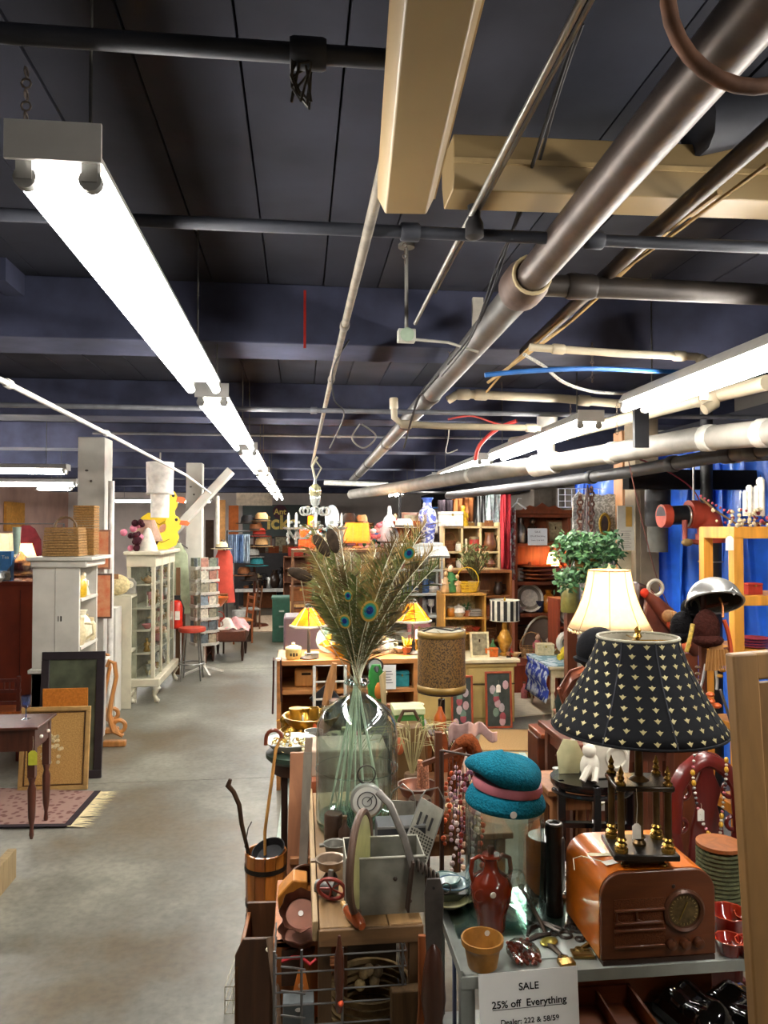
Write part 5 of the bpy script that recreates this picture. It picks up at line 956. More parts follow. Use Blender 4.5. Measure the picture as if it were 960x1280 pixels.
t = thing('maroon_coat', 'dark red coat hanging beyond the wicker picnic basket', 'coat', (D(33, 640, 11).x, 11, 1.35)); part('coat', MB().lathe([(.24, 0), (.22, .3), (.2, .7), (.12, .85), (.05, .9)], 14, sy=.5), K('5a1c20', .9, 0, .3, 10, .3), t); part('black_lining', MB().box((-.2, 0, .35), (.25, .2, .7)), K('16141a', .9), t)
solo('coat_rail', 'dark rail holding the dark red coat', 'rail', MB().tube([(-.6, 0, 2.27), (.5, 0, 2.27), (.5, 0, 0)], .012, 6).tube([(-.6, 0, 2.27), (-.6, 0, 0)], .012, 6), K('2c2a2a'), (D(33, 640, 11).x, 11, 0))
# windsor / slat chair + frames + rug + small table
t = thing('spindle_bench', 'dark red wooden spindle crib rail behind the small table', 'bench', (D(8, 870, 7.6).x-.12, 7.6, 0)); rw_ = WD('5a2016', .4)
for z in (.66, .76, .55): part('rail', MB().box((0, 0, z), (.5, .025, .03)), rw_, t)
for k in range(9): part('spindle', MB().lathe([(.006, 0), (.01, .05), (.006, .1)], 8, c=(-.2+.05*k, 0, .66)), rw_, t)
for x in (-.23, .23): part('leg', MB().box((x, 0, .4), (.03, .03, .8)), rw_, t)
part('seat', MB().box((0, .12, .45), (.5, .28, .04)), WD('a8541e', .4), t)
def bigframe(label, pb, w, h, tilt, fm, fw, art, inner=None, rz=0):
    t = thing('framed_picture', label, 'picture', pb, rot=(-tilt, 0, rz))
    for c, s in (((0, 0, fw/2), (w, .03, fw)), ((0, 0, h-fw/2), (w, .03, fw)), ((-w/2+fw/2, 0, h/2), (fw, .03, h-2*fw)), ((w/2-fw/2, 0, h/2), (fw, .03, h-2*fw))): part('frame_bar', MB().box(c, s), fm, t, bev=.004)
    part('picture', MB().box((0, .005, h/2), (w-2*fw, .01, h-2*fw)), art, t)
    if inner: part('inner_border', MB().tube([(-w/2+fw*1.3, -.004, fw*1.3), (w/2-fw*1.3, -.004, fw*1.3), (w/2-fw*1.3, -.004, h-fw*1.3), (-w/2+fw*1.3, -.004, h-fw*1.3)], .006, 4, closed=True), inner, t)
    return t
A = Z(66, 988, 0); u = U(A); F1 = bigframe('tan framed tapestry picture leaning at the front of the stack', A, 84*u, 102*u, .12, K('a8844f', .5, 0, .15, 20), .035, K('b08850', .9, 0, .25, 90, .3), K('4a3018', .6))
mb = MB()
for k in range(26): a = RN.uniform(0, 6.3); r = .1*RN.random()**.6; c = (r*math.cos(a)*.9-.02, -.003, .33+r*math.sin(a)*1.3); mb.ball(c, (.018, .002, .016), 8)
part('blossoms', mb, K('c9b58a', .9, 0, .4, 30), F1, label='faded stitched blossoms')
A2 = Z(80, 976, 0); u = U(A2); bigframe('dark framed landscape print behind the tapestry picture', A2+Vector((.03, .05, 0)), 78*u, 158*u, .1, K('241e22', .4, 0, .2, 10), .07, K('5f6650', .35, 0, .5, 5, 0, 'n', 0, .3, '2e3026'), None)
solo('cork_board', 'bright orange cork panel between the two leaning pictures', 'board', MB().box((0, 0, .4), (.38, .012, .8)), K('b8702a', .7, 0, .2, 60), A2+Vector((.0, .02, 0)), rz=0)
t = thing('oriental_rug', 'faded pink patterned rug with cream fringe', 'rug', (0, 0, .006)); P = [Z(-60, 1036, 0), Z(84, 1034, 0), Z(122, 991, 0), Z(-60, 985, 0)]; vs = [(p.x, p.y, 0) for p in P]+[(p.x, p.y, .008) for p in P]
part('pile', MB().add(vs, [(3, 2, 1, 0), (4, 5, 6, 7), (0, 1, 5, 4), (1, 2, 6, 5), (2, 3, 7, 6), (3, 0, 4, 7)]), K('8a6f66', .95, 0, .3, 16, .3, 'cell', 0, 0, '6a4a44'), t, smooth=False)
e0, e1 = P[1], P[2]; part('border', MB().bar((P[0].x, P[0].y, .009), (e0.x, e0.y, .009), .05, .006).bar((e0.x, e0.y, .009), (e1.x, e1.y, .009), .05, .006), K('2c2428', .9), t); mb = MB()
for k in range(70):
    s = e0.lerp(e1, k/69); v = Vector((.17+RN.uniform(-.02, .03), -.03+RN.uniform(-.06, .06), 0)); mb.add([(s.x, s.y-.012, .006), (s.x+v.x, s.y+v.y, .003), (s.x, s.y+.012, .006)], [(0, 1, 2)])
part('fringe', mb, K('c9bb94', .95), t, stuff=True)
A = Z(30, 1052, 0); xt1 = D(36, 915, 5.45).x
mh = WD('4a2418', .35, .3, 10, .3)
t = table('side_table', 'small dark mahogany drawer table at the left edge', 'table', (xt1-.3, A.y+.2, 0), PI/2, .42, .6, .80, mh, drawer=True, apron=.16, turned=True, th=.02, leg=.05)
item('goblet', 'clear blue', 'clear blue glass goblet on the small mahogany table', (xt1-.17, A.y+.25, .80), .17)
tag_((xt1-.03, A.y-.02, .74), label='round yellow-green price tag on the small mahogany table', col='b8b83c', hang=.1, w=.06)
# harp shaped wooden pieces leaning at the bookcase corner
hw = WD('a8703a', .35, .3, 7, .2)
for i, (px, py, d) in enumerate(((136, 926, 8.0), (128, 905, 8.5))):
    t = thing('wooden_scroll', ['carved golden wood scroll leg standing in front of the post', 'second carved wood scroll leg behind the first'][i], 'furniture leg', (D(px, py, d).x, d, 0), rz=.3*i)
    part('scroll', MB().tube([(-.02, 0, .8), (.0, 0, .86), (.05, 0, .84), (.07, 0, .7), (.03, 0, .5), (-.0, 0, .32), (.05, 0, .16), (.14, 0, .1)], [.025, .03, .032, .03, .032, .04, .05, .03], 10, flat=.7), hw, t)
    part('curl', MB().ring((.1, 0, .2), .06, .022, 16, 8, 'y'), hw, t); part('foot', MB().box((.06, 0, .03), (.22, .08, .06)), hw, t, bev=.01)
# narrow white shelf tower next to the post
cr = K('c0b9a2', .5, 0, .12, 6, .05)
xx = D(158, 880, 9.35).x
case('white_shelf_tower', 'narrow cream shelf tower beside the first post', 'shelf', (xx-.17, 9.8, 0), PI/2, .34, .32, 1.35, [.18, .7], cr, th=.028)
t = thing('lace_figure', 'cream lace bonnet ornament on the shelf tower', 'ornament', (xx-.2, 9.7, 1.38)); part('bonnet', MB().ball((0, 0, .13), (.16, .12, .13), 14), K('c9b88a', .9, 0, .3, 40, .4), t); part('bow', MB().box((-.02, -.1, .24), (.12, .03, .06)), K('8f6a4a', .8), t)
item('clock', 'grey', 'grey wall thermometer clock beside the lace bonnet', (xx-.08, 9.88, 1.385), .2)
# curio cabinet
cx0, cy0, cW, cD, cH = D(212, 850, 11.0).x-.18, 10.65, 1.5, .36, 1.87
t = thing('curio_cabinet', 'cream painted glass-sided curio cabinet on carved claw feet', 'cabinet', (cx0, cy0, 0), PI/2)
ft_ = .22
for s in (-1, 1):
    for q in (-1, 1):
        x, y = s*(cW/2-.03), q*(cD/2-.03); part('post', MB().box((x, y, (ft_+cH)/2), (.045, .045, cH-ft_)), cr, t, bev=.004)
        part('claw_foot', MB().tube([(x, y, ft_+.02), (x+s*.0, y-.05, ft_-.04), (x, y-.02, .1), (x, y-.05, .03), (x, y-.08, .02)], [.045, .055, .025, .03, .025], 10), cr, t)
for x in (-.28, .28): part('door_stile', MB().box((x, -cD/2+.01, (ft_+cH)/2), (.04, .03, cH-ft_)), cr, t, bev=.003)
part('base', MB().box((0, -.02, ft_+.04), (cW+.06, cD+.08, .1)), cr, t, bev=.012); part('top', MB().box((0, -.02, cH+.02), (cW+.08, cD+.1, .05)), cr, t, bev=.012); part('frieze', MB().box((0, 0, cH-.08), (cW, cD, .14)), cr, t, bev=.004)
part('back_panel', MB().box((0, cD/2-.01, (ft_+cH)/2), (cW-.05, .012, cH-ft_)), K('8f8c7c', .4, .1), t)
LV = [.31, .63, .92, 1.2, 1.5]
for z in LV[1:]: part('shelf', MB().box((0, 0, z-.012), (cW-.06, cD-.05, .02)), cr, t)
gp = glass('f7faf9', 1, .02, .5)
for x in (-.51, 0, .51): part('glass_pane', MB().box((x, -cD/2+.012, (ft_+cH)/2-.04), (.42, .004, cH-ft_-.24)), gp, t)
for s in (-1, 1): part('glass_pane', MB().box((s*(cW/2-.03), 0, (ft_+cH)/2-.04), (.004, cD-.1, cH-ft_-.24)), gp, t)
kinds = ['goblet', 'vase', 'teapot', 'figurine', 'cup', 'bottle', 'bowl', 'jar', 'bird', 'candlestick']; cols = ['silver', 'clear', 'brass', 'cream', 'rose', 'white', 'ivory', 'grey', 'tan', 'pink']
for j, z in enumerate(LV):
    n = 9; sp = '; '.join('%s %s %.2f' % (cols[(i*3+j*2) % 10], kinds[(i+j*3) % 10], {'teapot': .1, 'bowl': .06, 'cup': .08, 'bird': .1}.get(kinds[(i+j*3) % 10], .15+.03*((i+j) % 3))) for i in range(n))
    row(sp, (cx0+.06, cy0-cW/2+.06, z+.002), (cx0+.06, cy0+cW/2-.06, z+.002), 'on the %s shelf of the curio cabinet' % ['bottom', 'second', 'third', 'fourth', 'top'][j])
item('plate', 'white', 'white plate standing on the bottom shelf of the curio cabinet', (cx0+.12, cy0+.25, .335), .2, PI/2)
# on top of the curio
T0 = cH+.045
lamp('pink-shaded lamp on the curio cabinet, before the ducks', (cx0+.02, D(172, 680, 10.2).y, T0), [(.06, 0), (.07, .03), (.03, .06), (.05, .1)], K('c9a08a', .4), .09, .19, .27, .13, shade_mat('c9a690', .3), ribs=10)
t = thing('telephone', 'white rotary-style bell lamp with a dark arched handle on the curio', 'ornament', (cx0+.05, 10.05, T0)); part('cone', MB().lathe([(.13, 0), (.12, .05), (.04, .28), (.01, .3)], 18), K('d6cfc0', .5), t); part('arch', MB().ring((-.0, .12, .16), .11, .018, 20, 6, 'y'), K('5a3c30', .7), t)
t = thing('doll', 'pink round-headed doll bust on a pink stand on the curio', 'doll', (cx0+.1, 10.95, T0)); part('stand', MB().lathe([(.14, 0), (.14, .04), (.08, .06), (.05, .12), (.06, .2)], 18), K('c98a80', .5), t); part('head', MB().ball((0, 0, .28), .085, 14), K('d9a08c', .4), t)
dk_ = K('e0c11c', .5, 0, .06, 3)
def duck(label, p, w, h, fl=1):
    t = thing('duck_cutout', label, 'sign', p, PI/2*0+.35)
    S_ = [(-.5, .35), (-.42, .12), (-.25, 0), (.15, 0), (.38, .12), (.46, .35), (.42, .5), (.5, .62), (.52, .8), (.42, .95), (.28, 1), (.14, .95), (.08, .8), (.12, .65), (.08, .52), (-.1, .45), (-.3, .47)]
    part('body', MB().prism([(x*w, z*h) for x, z in S_], -.012, .012), dk_, t, bev=.003); part('bill', MB().prism([(x*w, z*h) for x, z in [(.46, .72), (.68, .68), (.74, .76), (.66, .83), (.5, .84)]], -.02, .02), K('d8611c', .5), t, bev=.002)
    part('eye', MB().ball((.38*w, -.013, .86*h), (.022, .004, .022), 8), K('181410'), t); part('wing_line', MB().tube([(-.2*w, -.014, .3*h), (0, -.014, .2*h), (.2*w, -.014, .3*h)], .006, 5), K('8f7a14'), t)
duck('tall yellow wooden duck cutout with an orange bill under the duct', (cx0+.04, 10.9, T0+.22), .5, .62); duck('lower yellow wooden duck cutout in front of the taller one', (cx0+.1, 10.75, T0), .52, .48)
solo('duck_plinth', 'dark block lifting the taller duck on the curio', 'block', MB().box((0, 0, .11), (.2, .06, .22)), K('7a6a2c', .8), (cx0+.02, 10.95, T0))
t = thing('flower_bunch', 'dark and pink artificial flowers behind the first post', 'flowers', (cx0-.1, 9.95, T0)); 
for k in range(20): part('bloom', MB().ball((RN.uniform(-.12, .1), RN.uniform(-.1, .1), RN.uniform(.04, .38)), RN.uniform(.03, .05), 8), K('3a1820' if k % 3 else 'c9788c', .8), t)
# behind the curio: coats etc.
t = thing('green_coat', 'pale green coat hanging at the end of the curio cabinet', 'coat', (D(222, 740, 12).x, 12.0, .9)); part('coat', MB().lathe([(.2, 0), (.17, .5), (.15, .9), (.05, 1.08)], 14, sy=.6), K('98a084', .9, 0, .25, 8, .3), t); part('hanger', MB().tube([(-.15, 0, 1.0), (0, 0, 1.1), (.15, 0, 1.0)], .01, 6).tube([(0, 0, 1.1), (0, 0, 1.2)], .006, 5), K('55504a'), t)
# extinguisher
t = thing('fire_extinguisher', 'red fire extinguisher fixed beside the stool', 'extinguisher', (D(221, 790, 11.6).x, 11.6, .72)); part('cylinder', MB().lathe([(.06, 0), (.085, .02), (.085, .34), (.06, .4), (.03, .42)], 20), K('c22a1a', .3), t); part('label', MB().box((.02, -.086, .2), (.07, .006, .13)), K('d9d6cc'), t); part('valve', MB().box((0, 0, .46), (.1, .05, .06)).tube([(.04, 0, .45), (.1, 0, .3), (.09, 0, .1)], .012, 6), K('1c1a1a'), t); part('wall_post', MB().box((0, .11, .1), (.06, .05, 1.6)), WD('6a4a2c'), t)
solo('pale_board', 'pale wooden board end standing at the bottom left edge', 'board', MB().box((0, 0, .09), (.05, .4, .18)), WD('8a7654', .6), (Z(3, 1120, 0).x-.035, Z(3, 1120, 0).y+.05, 0))
# stool
A = Z(239, 838, 0); A = Vector((D(240, 838, 11.4).x, 11.4, 0))
t = thing('bar_stool', 'chrome bar stool with a round red seat', 'stool', A); sc_ = .76
part('seat', MB().lathe([(.15, sc_-.07), (.19, sc_-.06), (.2, sc_-.03), (.19, sc_), (.001, sc_+.01)], 28), K('b8402e', .4), t); cm_ = K('8f8f8c', .3, .85)
for k in range(4): a = PI/4+PI/2*k; part('leg', MB().tube([(.13*math.cos(a), .13*math.sin(a), sc_-.07), (.2*math.cos(a), .2*math.sin(a), 0)], .012, 8), cm_, t)
part('foot_ring', MB().ring((0, 0, .24), .18, .012, 28, 6), cm_, t)
# spinner rack
A = Vector((D(255, 850, 11.8).x, 11.8, 0)); t = thing('card_rack', 'tall white spinner rack filled with greeting cards', 'rack', A); part('pole', MB().tube([(0, 0, .1), (0, 0, 1.75)], .02, 8), K('d0cdc4'), t)
for k in range(4): a = PI/2*k+.4; part('foot', MB().bar((0, 0, .12), (.3*math.cos(a), .3*math.sin(a), .02), .03), K('d0cdc4'), t)
R3 = random.Random(3)
for j in range(7):
    for k in range(4):
        a = PI/2*k+.5; M = Matrix.Rotation(a, 4, 'Z'); z = .45+.19*j; pk = part('pocket', MB().box((0, -.17, z+.02), (.26, .04, .04)), K('c9c6bc', .4, .3), t); pk.rotation_euler = (0, 0, a)
        for x in (-.065, .065): cc = part('card', MB().box((x, -.165, z+.09), (.115, .012, .16)), K(R3.choice(['8a8470', '6d7464', 'a89a80', '5a6468', 'b8b09c', '9a6a5a', 'c9c2b0', '74808a']), .6, 0, .4, 25), pk)
# hat and red garment, chairs behind
item('hat', 'cream', 'cream straw hat hung above the red garment', (D(277, 688, 13.5).x, 13.5, CAM.z-(686-661)*13.5/F), .13, w=.36)
t = thing('red_dress', 'coral red garment hanging under the straw hat', 'dress', (D(280, 700, 13.7).x, 13.7, .9)); part('cloth', MB().lathe([(.2, 0), (.16, .4), (.15, .8), (.1, .92)], 14, sy=.6), K('b84a3c', .9, 0, .2, 8, .3), t); part('stand', MB().tube([(0, 0, -.9), (0, 0, 1.1), (-.02, -.2, 1.1)], .015, 6), K('4a3c30'), t)
case('left_shelf', 'low wooden shelf of folded linens behind the card rack', 'shelf', (D(262, 790, 13).x-.22, 13.2, 0), PI/2, .9, .4, .9, [.1, .5], WD('6a3a20'))
for i in range(5): item(['bowl', 'jug', 'vase', 'basket', 'box'][i], ['orange', 'rust', 'amber', 'red', 'brown'][i], ['orange bowl', 'rusty jug', 'amber vase', 'red basket', 'brown box'][i]+' in the shelf behind the card rack', (D(262, 790, 13).x+.12, 12.85+.17*i, .52 if i % 2 else .91), .16)
t = thing('linen_pile', 'heap of white and pink cloth on the brown ottoman', 'linen', (D(290, 780, 13.4).x, 13.2, .52))
part('white_cloth', MB().grid(lambda u, v: ((u-.5)*.55, (v-.5)*.6, .16*math.sin(PI*u)*math.sin(PI*v)+.03*math.sin(13*u+7*v)), 16, 14), K('cfc9bc', .9), t); part('pink_cloth', MB().grid(lambda u, v: ((u-.2)*.4, (v-.7)*.4, .19*math.sin(PI*u)*math.sin(PI*v)+.03*math.sin(11*u+9*v)), 12, 12), K('d8a0a0', .9), t)
t = thing('ottoman', 'brown leather ottoman bench on turned legs', 'ottoman', (D(288, 790, 13.4).x, 13.3, 0)); part('cushion', MB().box((0, 0, .42), (.6, .9, .2)), K('5a2e1c', .4), t, bev=.03)
for x in (-.24, .24):
    for y in (-.38, .38): part('leg', MB().lathe([(.015, 0), (.03, .15), (.02, .3), (.03, .32)], 10, c=(x, y, 0)), WD('3a2014'), t)
# chairs along the far left
def ladder_chair(label, loc, rz, m, sm, h=.95):
    t = thing('wooden_chair', label, 'chair', loc, rz); part('seat', MB().box((0, 0, .44), (.42, .4, .04)), sm, t, bev=.01)
    for x in (-.19, .19):
        part('leg', MB().tube([(x, -.18, 0), (x, -.18, .43)], .018, 8), m, t); part('leg', MB().tube([(x, .18, 0), (x, .18, .44), (x*1.05, .24, h)], .019, 8), m, t)
    for z in (.58, .72, .86): part('back_slat', MB().box((0, .205+(z-.5)*.06, z), (.38, .015, .06)), m, t, bev=.003)
    for z in (.15, .28): part('stretcher', MB().tube([(-.19, -.18, z), (.19, -.18, z)], .01, 6), m, t)
    return t
ladder_chair('orange-brown ladderback chair beyond the ottoman', (D(300, 790, 15).x, 15, 0), -1.2, WD('8a4a22'), WD('a8622c')); ladder_chair('darker wooden chair with a tag beyond the ladderback one', (D(312, 770, 17).x, 17, 0), -1.3, WD('5c3a22'), K('7d7a74', .9))
# ======== right side ========
# red carved chair back with a bead necklace
mg = WD('5c1410', .32, .3, 6, .3); CD_ = 2.72
a = D(840, 1125, CD_); b = D(932, 1125, CD_); u = U(a); w = 95*u
t = thing('carved_chair', 'dark red mahogany chair with a pierced carved back wearing a necklace', 'chair', (D(884, 1100, CD_).x, CD_, 0)); z0 = D(884, 1130, CD_).z; H = D(884, 938, CD_).z
P = []
L = [(0, 1), (.13, .985), (.3, .93), (.45, .84), (.5, .74), (.47, .64), (.52, .56), (.5, .46), (.4, .38), (.36, .3), (.33, .1), (.33, 0)]
P = [(x*w, z0+(H-z0)*z) for x, z in L]+[(-x*w, z0+(H-z0)*z) for x, z in L[:0:-1]]
tk = .018
part('crest_rail', MB().tube([(x*w*.93, 0, z0+(H-z0)*(z-.04)) for x, z in [(-.5, .52), (-.48, .68), (-.46, .8), (-.3, .91), (-.12, .97), (0, .985), (.12, .97), (.3, .91), (.46, .8), (.48, .68), (.5, .52)]], .022, 10, flat=1.4), mg, t)
part('splat', MB().prism([(x*w, z0+(H-z0)*z) for x, z in [(-.08, .98), (-.1, .85), (-.2, .74), (-.14, .64), (-.22, .5), (-.26, .3), (-.2, 0), (.2, 0), (.26, .3), (.22, .5), (.14, .64), (.2, .74), (.1, .85), (.08, .98)]], -tk/2, tk/2), mg, t, bev=.005)
for s in (-1, 1):
    part('scroll', MB().ring((s*.33*w, 0, z0+(H-z0)*.74), .028, .009, 20, 8, 'y'), mg, t)
    part('stile', MB().tube([(s*.46*w, 0, z0+(H-z0)*.5), (s*.40*w, 0, z0+(H-z0)*.36), (s*.42*w, .0, z0), (s*.40*w, .02, 0)], .022, 8), mg, t)
    part('scroll', MB().ring((s*.36*w, 0, z0+(H-z0)*.52), .024, .008, 20, 8, 'y'), mg, t)
part('lower_panel', MB().prism([(-.4*w, z0+(H-z0)*.3), (.4*w, z0+(H-z0)*.3), (.4*w, .5), (-.4*w, .5)], -.008, .008), mg, t, bev=.004)
part('seat', MB().box((0, .22, .47), (w*1.2, .42, .06)), K('4a120e', .6), t, bev=.01)
for x in (-w*.5, w*.5): part('leg', MB().box((x, .4, .22), (.04, .04, .44)), mg, t)
# necklace
t = thing('bead_necklace', 'long bead necklace of yellow, pink and grey beads on the red chair', 'necklace', (0, 0, 0)); cols = ['8a8a84', 'c9c2b4', 'b0606a', 'c9992c', 'dcd2bc', 'c9992c', '8a8a84', 'c9c2b4', '6a6a68', '3c3c40', 'b0606a', 'd2c7b0']
LP = [D(x, y, CD_-.045) for x, y in ((868, 944), (866, 966), (868, 985), (871, 1004), (876, 1024), (886, 1042), (898, 1052))]; RP = [D(x, y, CD_-.045) for x, y in ((908, 950), (908, 968), (906, 985), (904, 1003), (902, 1020), (901, 1036), (899, 1050))]
def along(P, n):
    out = []
    for k in range(n): q = k/(n-1)*(len(P)-1); j = min(len(P)-2, int(q)); out.append(P[j].lerp(P[j+1], q-j))
    return out
for si, PP in enumerate((LP, RP)):
    pts = along(PP, 19)
    for k, p in enumerate(pts):
        big = cols[(k+3*si) % 12] == 'c9992c'; dr = (pts[min(k+1, 18)]-pts[max(k-1, 0)]).normalized(); M = Matrix.Translation(p) @ dr.to_track_quat('Z', 'Y').to_matrix().to_4x4() @ Matrix.Diagonal((1, 1, 1.4 if big else .75, 1))
        part('bead', MB().ball((0, 0, 0), .0085 if big else .0065, 8, M=M), K(cols[(k+3*si) % 12], .3, 0, .1, 60), t)
part('string', MB().tube(LP, .001, 4).tube(RP, .001, 4).tube([LP[0], (LP[0]+RP[0])/2+Vector((0, .05, .012)), RP[0]], .0015, 4), K('3a302a'), t)
pe = D(900, 1058, CD_-.05); part('pendant', MB().ball(tuple(pe), (.012, .01, .014), 10), K('c98a3c', .35, 0, .5, 50), t); part('pendant_drop', MB().ball(tuple(pe-Vector((-.004, 0, .017))), (.012, .01, .01), 10), K('2f7a6a', .35), t)
tag_(D(876, 1004, CD_-.05), label='white price tag tied to the bead necklace', hang=.02, w=.026)
# black chair with ceramic animals
BS = D(745, 975, 3.15); bz = BS.z; bk = K('0e0e10', .22, .1, .3, 12, coat=.5)
t = thing('black_chair', 'glossy black curved-back wooden chair behind the radio', 'chair', (BS.x, 3.2, 0))
part('seat_top', MB().lathe([(.17, bz-.035), (.18, bz-.02), (.18, bz), (.001, bz)], 28, sx=1., sy=.8), bk, t)
part('rim_rail', MB().tube([(.17*math.cos(a), .136*math.sin(a), bz-.05) for a in [PI+PI*k/10 for k in range(11)]], .011, 8), bk, t)
for x, y in ((-.15, -.04), (-.03, -.13), (.14, -.06), (-.1, .1), (.12, .1)): part('post', MB().box((x, y, bz/2), (.032, .028, bz)), bk, t, bev=.004)
for z in (.18, .32): part('back_rail', MB().bar((-.15, -.05, bz-z), (.13, -.07, bz-z-.01), .03, .02), bk, t)
pl_ = K('cfc9ba', .6, 0, .12, 18, .2)
t = thing('rabbit_plaque', 'white plaster plaque with a rabbit in relief, set on the black chair', 'plaque', (BS.x+.02, 3.17, bz+.001)); part('plaque', MB().prism([(-.06, 0), (.13, 0), (.14, .16), (-.06, .2)], -.012, .012), pl_, t, bev=.006)
part('relief_ring', MB().ring((.075, -.014, .09), .045, .007, 20, 6, 'y'), pl_, t)
part('rabbit', MB().ball((-.05, -.03, .06), (.045, .03, .06), 12).ball((-.055, -.035, .13), (.03, .028, .032), 12).tube([(-.065, -.03, .15), (-.08, -.02, .21)], [.013, .007], 6).tube([(-.04, -.03, .15), (-.035, -.02, .21)], [.013, .007], 6).tube([(-.06, -.05, .07), (-.1, -.07, .015)], .014, 6).tube([(-.03, -.05, .06), (-.05, -.08, .012)], .014, 6), pl_, t)
solo('pale_card', 'pale yellow-green oval card behind the plaster rabbit', 'card', MB().prism([(-.06, 0), (.03, 0), (.05, .08), (.02, .14), (-.04, .15), (-.07, .09)], 0, .006), K('b8b48c', .6), (BS.x-.07, 3.24, bz+.002))
t = thing('glove', 'white cotton glove hanging left of the plaster rabbit', 'glove', D(716, 925, 3.3)); part('palm', MB().ball((0, 0, -.03), (.014, .01, .05), 10, M=Matrix.Rotation(.3, 4, 'Y')), pl_, t); part('finger', MB().tube([(-.005, 0, -.07), (-.015, 0, -.11)], [.01, .006], 6), pl_, t)
item('box', 'white', 'small white box glimpsed through the black chair rails', D(750, 1012, 3.4)-Vector((0, 0, .0)), .04, w=.06)
# side bits behind tube: small table
table('small_table', 'small brown table behind the black leather tube', 'table', (D(712, 990, 3.6).x, 3.62, 0), 0, .3, .3, D(712, 985, 3.5).z, WD('8a5a34', .5))
item('jug', 'silver', 'small grey pewter jug on the small brown table', (D(706, 970, 3.5).x-.02, 3.55, D(712, 985, 3.5).z), .08)
# dark wood chest right of the floor mats
dw = WD('5a2c1a', .35, .3, 6, .3)
A = D(672, 985, 4.5); zt_ = D(680, 922, 4.5).z
t = thing('mahogany_chest', 'dark mahogany chest end with raised panels right of the jar', 'chest', (A.x, 4.5, 0)); part('body', MB().box((.35, .1, zt_/2), (.7, .2, zt_)), dw, t, bev=.006); part('raised_panel', MB().box((.33, -.008, zt_/2+.05), (.5, .02, zt_-.3)), dw, t, bev=.01); part('top', MB().box((.37, .09, zt_+.015), (.72, .26, .03)), WD('7a3c22', .3, .3, 6, .4), t, bev=.006)
A = D(700, 890, 4.6); t = thing('carved_corner_shelf', 'reddish carved wooden ledge above the mahogany chest', 'ledge', (A.x, 4.6, zt_+.03)); h = A.z-zt_-.03; part('ledge', MB().prism([(0, h-.04), (.5, h-.04), (.5, h), (-.02, h)], -.04, .1), WD('7a4030', .4), t, bev=.01); part('bracket', MB().box((.25, .03, (h-.04)/2), (.4, .1, h-.04)), dw, t)
# black hat mannequin with leather coat
HB = D(748, 862, 4.3); zz = A.z
t = thing('black_hat', 'big round black felt hat behind the bee lampshade', 'hat', D(748, 812, 3.5)); part('crown', MB().ball((0, 0, 0), (.105, .1, .108), 24, M=Matrix.Rotation(.35, 4, 'Y')), K('0b0b0f', .85, 0, .3, 60, .2), t); part('brim', MB().lathe([(.085, -.06), (.1, -.075), (.085, -.09)], 28, M=Matrix.Rotation(.35, 4, 'Y')), K('0b0b0f', .85), t)
t = thing('mannequin_bust', 'dark green dressmaker bust wearing the leather scarf', 'mannequin', (D(740, 880, 4.05).x, 4.1, 0)); q = D(740, 880, 4.05).z; part('bust', MB().lathe([(.1, q-.28), (.17, q-.15), (.19, q), (.14, q+.12), (.06, q+.18)], 22, sy=.7), K('182420', .8), t); part('stand', MB().tube([(0, 0, 0), (0, 0, q-.2)], .02, 8), dw, t); part('foot', MB().lathe([(.2, 0), (.2, .02), (.03, .05)], 20), dw, t)
lm = K('6e3a26', .4, 0, .3, 8, .2, coat=.3)
t = thing('leather_scarf', 'folded brown leather coat draped over the mannequin shoulder', 'coat', (D(740, 880, 4.0).x, 4.0, q)); 
def sf(u, v):
    T1 = [(699, 860), (712, 838), (738, 829), (768, 846)]; T2 = [(713, 900), (722, 884), (744, 852), (772, 866)]; q = u*2.999; j = int(q); f = q-j; L_ = lambda P: ((P[j][0]*(1-f)+P[j+1][0]*f), (P[j][1]*(1-f)+P[j+1][1]*f)); a, b = L_(T1), L_(T2)
    return D(a[0]*(1-v)+b[0]*v, a[1]*(1-v)+b[1]*v, 3.72+.02*math.sin(14*v+2*u))-t.location
part('leather', MB().grid(sf, 26, 14), lm, t, thick=.006); part('cuff', MB().tube([sf(0, 0), sf(0, 1)], .014, 8), lm, t)
# cream lit lamp
LA = D(762, 785, 3.9); u = U(LA); zt_ = 1.12
lp = lamp('lit cream bell-shaped lamp with seams and a beaded fringe', (LA.x, 3.9, zt_), [(.09, 0), (.1, .02), (.04, .04), (.03, .1), (.07, .22), (.08, .32), (.03, .42), (.02, LA.z-zt_)], K('c9bfa0', .3, 0, .1), 25*u, 50*u, 72*u, LA.z-zt_, shade_mat('f2e2c4', .55), on=8, n=32, ribs=8, finial=K('b8a878', .4), curve=.18, trim=K('8f7a58', .7))
mb = MB()
for k in range(60): a = 2*PI*k/60; mb.ball((50*u*math.cos(a), 50*u*math.sin(a), LA.z-zt_-.012-.004*(k % 2)), .007, 6)
part('bead_fringe', mb, K('cfc4a4', .5), lp, stuff=True)
table('lamp_table', 'dark table carrying the cream bell-shaped lamp', 'table', (LA.x, 3.95, 0), 0, .6, .5, zt_, dw)
t = thing('brass_finial_lamp', 'small brass ornament beside the cream lamp', 'ornament', (LA.x+.09, 3.8, zt_)); part('body', MB().lathe([(.03, 0), (.02, .05), (.03, .12), (.01, .2), (.02, .3), (.008, .36), (.012, LA.z-zt_-.05), (.003, LA.z-zt_+.0)], 12), brs, t)
